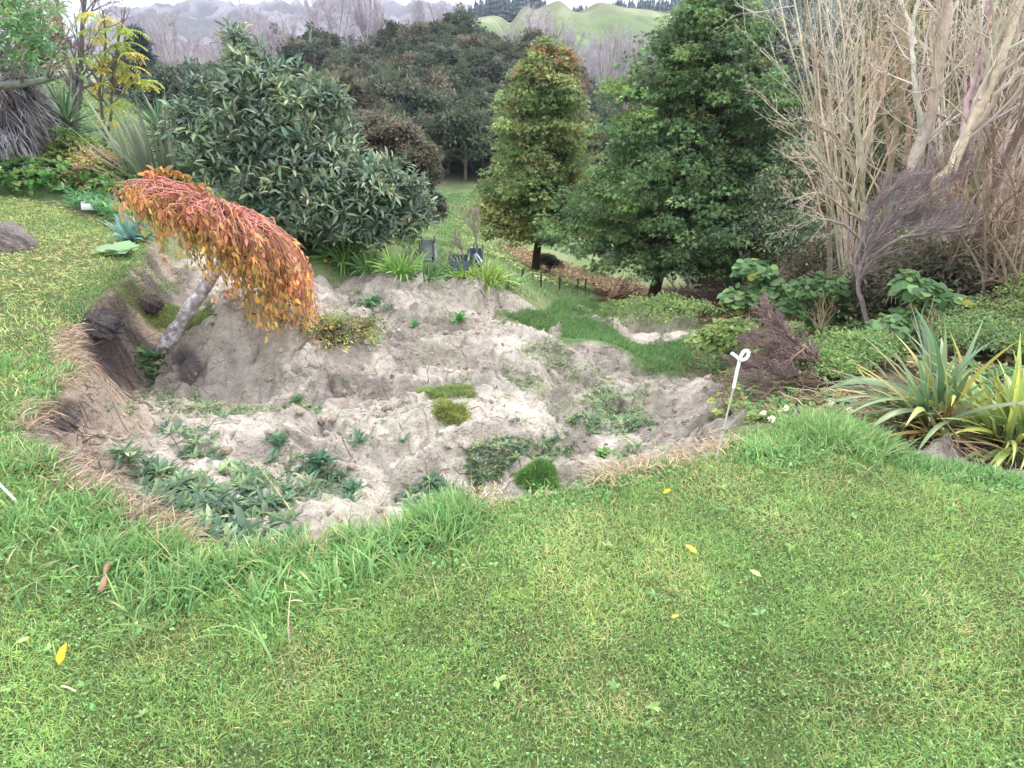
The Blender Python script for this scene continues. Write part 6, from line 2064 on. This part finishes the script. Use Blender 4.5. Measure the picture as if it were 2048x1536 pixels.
    blades(mb, np.broadcast_to(b, (6, 3)).copy(), az, np.array([.06, .62, .75, .5, .7, .25]), np.array([.62, .78, .82, .75, .7, .58]), .062, np.array([.25, 1.7, 1.9, 1.9, 1.5, 1.0]), S(108, 132, 104), S(134, 146, 104), 12, True, .3, 1.6, rng)
    mb.build("blades", M_GLOSSY, t)
    n = 50
    mb = MB()
    cc = jitter(pick([S(186, 166, 112), S(160, 140, 96), S(206, 186, 110)], (3, 2, 1), n, rng), n, .12, rng)
    blades(mb, b + rng.normal(size=(n, 3)) * [.1, .08, .0], rng.normal(3.4, 1.0, n), rng.uniform(.8, 1.5, n), rng.uniform(.25, .6, n), .024, rng.uniform(.1, .6, n), cc, cc, 6, True, .5, 1.3, rng)
    mb.build("dead_blades", M_GRASS, t)
    b = G(2046, 884)
    strap_plant("lily_clump", "dense strappy lily clump with yellowing tips right of the big flax", "lily", b, 210, .55, .036, ([S(100, 136, 82), S(120, 150, 88), S(158, 168, 88), S(86, 120, 74)], (4, 3, 1.5, 2)), rng, (.1, 1.2), (.3, 1.1), spread=.26, segs=8,
                az=(2.9, 1.5), tipcol=S(220, 206, 110))
    b = G(1900, 862) + [0, 0, .0]
    mb = MB()
    h = at(1900, 826, b[1] - .05)
    tubes(mb, spline([b, (b + h) / 2 + [.01, 0, 0], h], 8)[None], .004, 5, S(176, 150, 110))
    n = 60
    d = rdir(n, rng)
    E = h + d * rng.uniform(.03, .075, (n, 1))
    tubes(mb, np.stack([np.broadcast_to(h, (n, 3)), h + d * .03, E], 1), .0015, 3, S(196, 160, 116))
    leaves(mb, E, d, rdir(n, rng), .02, .012, jitter(S(214, 186, 146), n, .12, rng), "diamond")
    tag(mb.build("seed_head", M_TWIG, base=b), "dried tan seed head between the big flax and the lily clump", "seed head")
    # small leaved green shrubs at the right edge
    for (lobs, base, n, cols, lab) in (([(2040, 650, 5.0, .38, .3), (2070, 600, 5.2, .3, .25)], (2040, 740), 230, ([S(132, 146, 92), S(112, 132, 84), S(150, 156, 108)], (3, 2, 1)), "small leaved olive shrub at the right edge above the lily"),
                                       ([(1960, 705, 4.6, .28, .22), (1930, 740, 4.4, .26, .2), (2000, 740, 4.3, .26, .2)], (1960, 780), 230, ([S(116, 136, 84), S(98, 120, 76)], (2, 2)), "fine leaved green shrub filling in behind the flax and lily"),
                                       ([(1700, 760, 4.6, .3, .14), (1640, 775, 4.3, .3, .12)], (1680, 790), 160, ([S(104, 132, 80), S(124, 146, 88)], (2, 2)), "low green growth under the left blades of the big flax"),
                                       ([(1965, 655, 6.2, .5, .4), (1900, 690, 6.0, .4, .3)], (1940, 720), 170, ([S(84, 92, 72), S(100, 104, 80)], (2, 2)), "dim small leaved shrub under the slanting brown stems")):
        b = G(*base)
        lobed_plant("small_leaved_shrub", lab, "shrub", b, [(at(u, v, Y), r, h) for u, v, Y, r, h in lobs], n, 30, .035, .016, cols, rng, M_LEAF, "diamond", .1, "small leaved shrubs on the right bank", limbs=24, stem_r=.02, shell=(.3, 1.05))
    # ground cover and litter under all of that
    mb = MB()
    for px, n, L, w in (([(1470, 760), (1540, 745), (1590, 765), (1580, 800), (1480, 805)], 420, .05, (4, 2, 0)), ([(1380, 700), (1480, 650), (1560, 700), (1470, 760), (1390, 740)], 350, .07, (2, 3, 1)),
                        ([(1460, 800), (1560, 800), (1700, 800), (1740, 850), (1600, 838), (1500, 850), (1455, 850)], 420, .05, (1, 3, 3)), ([(1560, 650), (1760, 640), (2000, 640), (2048, 720), (1900, 760), (1700, 740), (1580, 740)], 800, .07, (2, 2, 3)),
                        ([(1900, 760), (2048, 740), (2500, 760), (2500, 900), (2100, 870), (1900, 850)], 900, .05, (2, 2, 2)), ([(1740, 862), (1860, 870), (1960, 885), (1900, 905), (1800, 890)], 90, .035, (1, 2, 2)),
                        ([(1400, 600), (1600, 560), (1700, 620), (1560, 650), (1440, 660)], 500, .09, (2, 2, 2))):
        p = poly_points(area(px), n, rng)
        P = np.column_stack([p, gz(p) + rng.uniform(.0, .06, n)])
        rosette(mb, P, 6, L, .5, pick([S(92, 138, 84), S(120, 144, 88), S(150, 140, 104)], w, n, rng), rng, "diamond", (.0, 1.0))
    tag(mb.build("bank_ground_cover", M_LEAF), kind="stuff")
    mb = MB()
    for px, n, L in (([(1480, 700), (1700, 700), (1760, 800), (1700, 840), (1480, 830)], 700, .28), ([(1720, 850), (2060, 860), (2060, 925), (1900, 915), (1800, 890)], 420, .22), ([(1560, 560), (2048, 560), (2048, 720), (1560, 720)], 900, .5), ([(1370, 690), (1500, 690), (1480, 780), (1380, 760)], 200, .25)):
        p = poly_points(area(px), n, rng)
        P = np.column_stack([p, gz(p) + rng.uniform(.01, .06, n)])
        PT = walk(P, rng.normal(size=(n, 3)) * [1, 1, .15], L * rng.uniform(.3, 1.3, n), 6, .16, -.015, rng)
        PT[:, :, 2] = np.maximum(PT[:, :, 2], gz(PT.reshape(-1, 3)[:, :2]).reshape(n, 6) + .004)
        tubes(mb, PT, (.0028 * rng.uniform(.5, 1.8, n))[:, None] * np.linspace(1, .5, 6), 4, jitter(pick([S(150, 128, 112), S(176, 156, 130), S(112, 94, 88)], (3, 2, 2), n, rng), n, .15, rng))
    tag(mb.build("twig_litter", M_TWIG), kind="stuff")
    # long dry canes, white clover-like flowers, a wilted purple bloom, a pale stone
    for i, (px, lab) in enumerate((([(1462, 800), (1560, 778), (1640, 765), (1700, 762)], "long pale cane lying uppermost behind the green lawn mound"), ([(1480, 795), (1580, 800), (1700, 812), (1790, 820)], "long dry cane running level towards the big flax"),
                                   ([(1500, 795), (1560, 812), (1630, 835), (1700, 842)], "dry cane dipping to the lawn edge near the purple bloom"), ([(1640, 790), (1740, 815), (1800, 850)], "short dry cane under the arching flax blades"),
                                   ([(1740, 850), (1800, 838), (1860, 846)], "bent brown cane at the foot of the big flax"), ([(1820, 870), (1880, 858), (1960, 866), (2040, 872)], "brown cane lying along the bare bed on the right"))):
        q2 = [G(u, v) + [0, 0, .05 + .05 * (j % 2)] for j, (u, v) in enumerate(px)]
        mb = MB()
        P = spline(q2, 18)
        P[1:-1] += rng.normal(size=(16, 3)) * .005
        tubes(mb, P[None], np.linspace(.0052, .0026, 18)[None], 6, jitter(S(196, 178, 140), 1, .12, rng)[0], True)
        tag(mb.build("dry_cane", M_TWIG, base=q2[0]), lab, "cane", "dry canes on the right bank")
    for (u, v, lab) in ((1526, 826, "white flower head left of the purple bloom, nearest the stake"), (1572, 816, "white flower head above the purple bloom"), (1662, 806, "white flower head hanging under the flax blades"), (1699, 820, "rightmost white flower head behind the lawn mound"),
                        (1543, 838, "small low white flower at the lawn edge")):
        g = G(u, v + 28)
        h = at(u, v, g[1] - .03)
        mb = MB()
        tubes(mb, spline([g, (g + h) / 2 + [.008, 0, 0], h], 6)[None], .0018, 4, S(130, 150, 90))
        n = 40
        d = rdir(n, rng)
        leaves(mb, h + d * .008, d + [0, 0, .3], rdir(n, rng), .014, .007, jitter(S(240, 238, 214), n, .04, rng, .01), "diamond")
        tag(mb.build("white_flower", M_LEAF, base=g), lab, "flower", "white flowers behind the lawn")
    g = G(1594, 842) + [0, 0, .03]
    mb = MB()
    rosette(mb, g[None] + [0, 0, .02], 16, .045, .5, S(140, 104, 132), rng, "lance", (-.2, 1.2))
    tag(mb.build("purple_bloom", M_LEAF, base=g), "wilted purple bloom on the crest of the green lawn mound", "flower")
    g = G(1737, 862)
    mb = MB()
    dome(mb, g, .035, .025, .03, S(186, 190, 196), rng, 20, 10, .3, 4, 3)
    tag(mb.build("pale_stone", M_GROUND, base=g), "small pale stone at the corner between lawn and flax", "stone")


right_side()


# ------------------------------------------------------------------ woods and far trees
def far_trees():
    rng = np.random.default_rng(14)
    protos = []
    cs = [S(70, 82, 62), S(84, 94, 70), S(60, 72, 58), S(96, 94, 76), S(76, 80, 62)]
    for i in range(6):
        t = thing("hill_scrub_tree", "dark rounded scrub tree, one of the many covering the wooded hillside", "tree", (0, 0, 0), "scrub trees on the wooded hillside")
        m = 110
        d = sph(m, rng)
        d[:, 2] = np.where(d[:, 2] < -.25, -d[:, 2], d[:, 2])
        lump = 1 + .25 * np.sin(d[:, 0] * 4 + i) * np.cos(d[:, 1] * 4 + i * 2) + .1 * rng.normal(size=m)
        C = np.array([0, 0, 2.0]) + d * [2.0, 2.0, 1.9] * (lump * rng.uniform(.75, 1.05, m))[:, None]
        cc = jitter(pick([cs[i % 5], cs[(i + 1) % 5]], (3, 1), m, rng), m, .2, rng, .04)
        mb = MB()
        clump_leaves(mb, C, .5, 44, .34, .17, cc, rng, "diamond", .75, .25, .2)
        mb.build("crown", M_LEAF, t)
        mb = MB()
        tubes(mb, spline([[0, 0, -.4], [.1, 0, 1.2], [0, .1, 2.8]], 6)[None], np.linspace(.16, .07, 6)[None], 6, S(120, 108, 100))
        limb_set(mb, np.array([0, 0, 0.]), C[rng.choice(m, 14)], .08, rng, S(140, 126, 118), 4, 5, .08, (.1, .7), np.array([0, 0, 3.6]))
        mb.build("trunk", M_BARK, t)
        protos.append(t)
    # positions on the wooded slope, thinned so crowns touch
    pts = []
    cand = np.column_stack([rng.uniform(-52, 62, 9000), rng.uniform(45, 114, 9000)])
    z = gz(cand)
    d = cand[:, 1] * CP - (z - CAM_Z) * SP
    u = 1024 + FPX * cand[:, 0] / d
    v = 768 - FPX * (cand[:, 1] * SP + (z - CAM_Z) * CP) / d
    # the meadow floor at the foot of the slope stays open
    ok = (u > 535) & (u < 1640)
    dd, ins = seg_dist(cand[:, 0], cand[:, 1], np.array([(-9, 30), (-1, 30), (3, 44), (1, 49), (-8, 47)]))
    ok &= ~ins & ~((u < 560) & (v < 185))
    cand, z, u, v = cand[ok], z[ok], u[ok], v[ok]
    cell = {}
    for i in np.argsort(cand[:, 1]):
        x, y = cand[i]
        if len(pts) >= 299:
            break
        r = 2.0 + .013 * (y - 45)
        if all((x - a) ** 2 + (y - b) ** 2 > r * r for a, b in pts[-220:]):
            # leave out what the near trees wholly hide
            if not (1190 < u[i] < 1540 and v[i] > 150) and not (430 < u[i] < 690 and v[i] > 190):
                pts.append((x, y))
    for k, (x, y) in enumerate(pts):
        s = rng.uniform(.7, 1.2) * (1 + .002 * (y - 45))
        loc = (x, y, float(gz([(x, y)])[0]) - .2)
        if k < len(protos):
            t = protos[k]
            t.location, t.rotation_euler, t.scale = loc, (0, 0, rng.uniform(0, 6.28)), (s, s, s * rng.uniform(.85, 1.25))
        else:
            copy_thing(protos[k % len(protos)], loc, rng.uniform(0, 6.28), (s, s, s * rng.uniform(.85, 1.25)))

    # bare poplars and willows along the ridge and at the foot of the hill
    bp = []
    for i in range(4):
        t = thing("bare_hill_tree", "x", "tree", (0, 0, 0), "bare grey trees on the far slopes")
        H = 9.5
        up = i % 2 == 0
        n = 5
        st = np.zeros((n, 3)) + rng.normal(size=(n, 3)) * [.15, .15, 0]
        dd = np.column_stack([rng.normal(size=n) * (.12 if up else .3), rng.normal(size=n) * (.12 if up else .3), np.ones(n)])
        sk = grow(st, dd, np.full(n, H * .75), np.full(n, .13), [dict(n=10, t0=.15, ang=.5 if up else .75, len=.42, rad=.5, trop=.12 if up else .07, K=7), dict(n=7, t0=.15, ang=.5, len=.5, rad=.5, trop=.08), dict(n=4, t0=.1, ang=.5, len=.6, rad=.7, min=.012, trop=.06)], rng, 9, .05, .04)
        mb = MB()
        tubes(mb, sk[0][0], sk[0][1], 6, S(170, 158, 156))
        mb.build("trunk", M_BARK, t)
        mb = MB()
        for (Pq, Rq), sd in zip(sk[1:], (4, 3, 3)):
            tubes(mb, Pq, Rq, sd, jitter(S(188, 178, 182), len(Pq), .12, rng))
        mb.build("branches", M_TWIG, t)
        bp.append(t)
    spots = [(1110, 150, 112, 1.15, "leaning over the reddish tip of the amber tree"), (1065, 110, 118, .95, "just left of the amber tree's tip"), (1160, 190, 100, 1.0, "low between the amber tree and the largest tree"),
             (1205, 160, 104, 1.25, "widest, above the gap between the two big trees"), (1255, 150, 108, 1.35, "tallest, crowding the left shoulder of the largest tree"), (1310, 120, 112, 1.3, "partly hidden by the top of the largest tree"), (1350, 90, 118, 1.1, "standing highest on the green hill left of the tallest crown"),
             (1020, 100, 122, .8, "at the foot of the green hill, left of the reddish tip"), (1570, 60, 120, 1.0, "right of the largest tree's top, before the gum"), (1480, 30, 150, 1.0, "small on the skyline right of the largest tree's top"),
             (845, 85, 112, 1.0, "white and thin on the crest of the wooded hill"), (880, 80, 114, .9, "white and thin, right of the other on the wooded crest"), (760, 90, 116, 1.0, "on the wooded crest before the rocky mountain"), (705, 140, 96, .8, "small and white among the dark scrub below the crest"),
             (640, 110, 104, 1.1, "grey, at the left end of the wooded crest"), (560, 130, 100, 1.2, "grey, behind the top of the loquat"), (520, 120, 108, 1.3, "grey and tall, left of the loquat's top"), (470, 130, 100, 1.1, "grey, behind the thin upper twigs of the loquat"),
             (345, 150, 62, .95, "largest and darkest, before the left mountain"), (400, 140, 84, 1.0, "grey, between the dark conifer and the loquat"), (300, 110, 95, 1.0, "pale, above the dark conifer"), (430, 165, 76, .8, "low and grey beside the dark hedge trees"),
             (790, 225, 66, .5, "very small and white inside the dark scrub"), (975, 190, 72, .6, "white, at the left edge of the amber tree"), (820, 200, 74, .45, "tiny grey in a gap of the scrub"), (600, 150, 92, .9, "grey, in the notch right of the loquat's top")]
    spots += [(330, 175, 70, .8, "grey, just right of the dark pointed conifer"), (372, 160, 95, 1.2, "pale, before the left mountain, next to the darkest one"), (450, 170, 90, 1.1, "pale, low behind the loquat's left shoulder"), (500, 150, 96, 1.2, "pale, right behind the loquat's top shoots"),
              (545, 160, 92, 1.1, "pale, where the wooded slope begins"), (680, 135, 113, 1.2, "pale, on the wooded crest left of the rocky mountain"), (735, 128, 113, 1.2, "pale, on the wooded crest below the rocky mountain"), (1085, 150, 113, 1.2, "pale, behind the reddish tip of the amber tree"),
              (1140, 165, 113, 1.2, "pale, right behind the amber tree's shoulder"), (1185, 170, 113, 1.3, "pale, first in the gap between the two big trees"), (1230, 175, 113, 1.35, "pale, second in the gap between the two big trees"), (1280, 165, 113, 1.3, "pale, behind the left shoulder of the largest tree"),
              (1335, 150, 113, 1.2, "pale, touching the upper left of the largest tree")]
    for k, (u, v, Y, s, lab) in enumerate(spots):
        p = at(u, v, Y)
        p[2] = gz(p)[0] - .2
        lab = "bare tree " + lab
        if k < 4:
            t = bp[k]
            t["label"] = lab
            t.location, t.rotation_euler, t.scale = p, (0, 0, rng.uniform(0, 6.28)), (s, s, s)
        else:
            copy_thing(bp[k % 4], p, rng.uniform(0, 6.28), (s, s, s), lab)

    # dark conifer and hedge trees at the left
    for (u, v, Y, h, r, c, lab) in ((302, 205, 34, 3.3, .9, S(72, 82, 84), "dark pointed conifer in front of the left mountain"), (270, 200, 36, 2.2, .8, S(72, 82, 84), "smaller dark conifer touching the pointed one on its left")):
        g = at(u, v, Y)
        g[2] = gz(g)[0]
        big_tree("conifer", lab, g, [(.2, r * .9), (h * .3, r), (h * .6, r * .7), (h * .85, r * .35), (h, .05)], (0, 0), 260, 40, .26, .07, lambda C, hh, a, rr: jitter(c, len(C), .15, rng), rng, .3, .12, S(80, 70, 64), shape="diamond")
    for (u, v, Y, r, lab) in ((360, 205, 30, 1.3, "dark round tree left of the loquat, behind the spiky heads"), (425, 205, 30, 1.5, "dark round tree touching the left edge of the loquat"), (468, 190, 34, 1.3, "dark round tree seen through the loquat's upper twigs")):
        c = at(u, v - 12, Y)
        g = c.copy()
        g[2] = min(gz(g)[0], c[2] - 1.0)
        lobed_plant("dark_tree", lab, "tree", g, [(c, r, r * .75), (c + [r * .7, 0, -.2], r * .7, r * .6), (c - [r * .7, 0, .3], r * .7, r * .6)], 240, 36, .22, .09, ([S(74, 88, 76), S(88, 100, 82)], (1, 1)), rng, M_LEAF, "diamond", .4, "dark trees beyond the left garden", limbs=14, stem_r=.1)
    # pine plantation on the skyline: a far wood that reads as one mass
    mb = MB()
    n = 1500
    x, y = rng.uniform(-46, 190, n), rng.uniform(315, 372, n)
    zz = gz(np.column_stack([x, y]))
    Ht = rng.uniform(7.5, 11.5, n) * (.75 + .25 * sstep(-46, 0, x))
    for lvl in range(5):
        f = lvl / 5
        k = 7
        a = rng.uniform(0, 6.28, (n, 1)) + np.arange(k) * 6.283 / k
        rr = (2.3 * (1 - f) ** .8 * rng.uniform(.75, 1.25, (n, k)))
        zb = zz[:, None] + Ht[:, None] * (f * .9 + .06) + rng.normal(size=(n, k)) * .25
        ring = np.stack([x[:, None] + np.cos(a) * rr, y[:, None] + np.sin(a) * rr, zb], -1)
        tip = np.stack([x, y, zz + Ht * min(1, f * .9 + .36)], -1)[:, None]
        vv = np.concatenate([ring, tip], 1)
        fc = np.array([(i, (i + 1) % k, k) for i in range(k)])
        cc = jitter(S(66, 84, 82), n, .18, rng)
        mb.add(vv.reshape(-1, 3), ((np.arange(n) * (k + 1))[:, None, None] + fc[None]).reshape(-1, 3), np.repeat(cc, k + 1, 0))
    tag(mb.build("pine_forest", M_LEAF, smooth=False), kind="stuff")


far_trees()


# ------------------------------------------------------------------ the air
def haze():
    m = bpy.data.materials.new("haze_air")
    m.use_nodes = True
    nt = m.node_tree
    nt.nodes.remove(nt.nodes["Principled BSDF"])
    pv = nt.nodes.new("ShaderNodeVolumePrincipled")
    pv.inputs["Color"].default_value = (.76, .78, 1.0, 1)
    pv.inputs["Density"].default_value = HAZE
    pv.inputs["Anisotropy"].default_value = 0.2
    nt.links.new(pv.outputs["Volume"], nt.nodes["Material Output"].inputs["Volume"])
    v = [(x, y, z) for z in (-60, 330) for x, y in ((-5400, -5200), (5400, -5200), (5400, 5800), (-5400, 5800))]
    me = bpy.data.meshes.new("haze")
    me.from_pydata(v, [], [(0, 3, 2, 1), (4, 5, 6, 7), (0, 1, 5, 4), (1, 2, 6, 5), (2, 3, 7, 6), (3, 0, 4, 7)])
    me.materials.append(m)
    o = bpy.data.objects.new("haze", me)
    COL.objects.link(o)
    o["kind"] = "stuff"


HAZE = 0.00042
haze()
clean_bases()
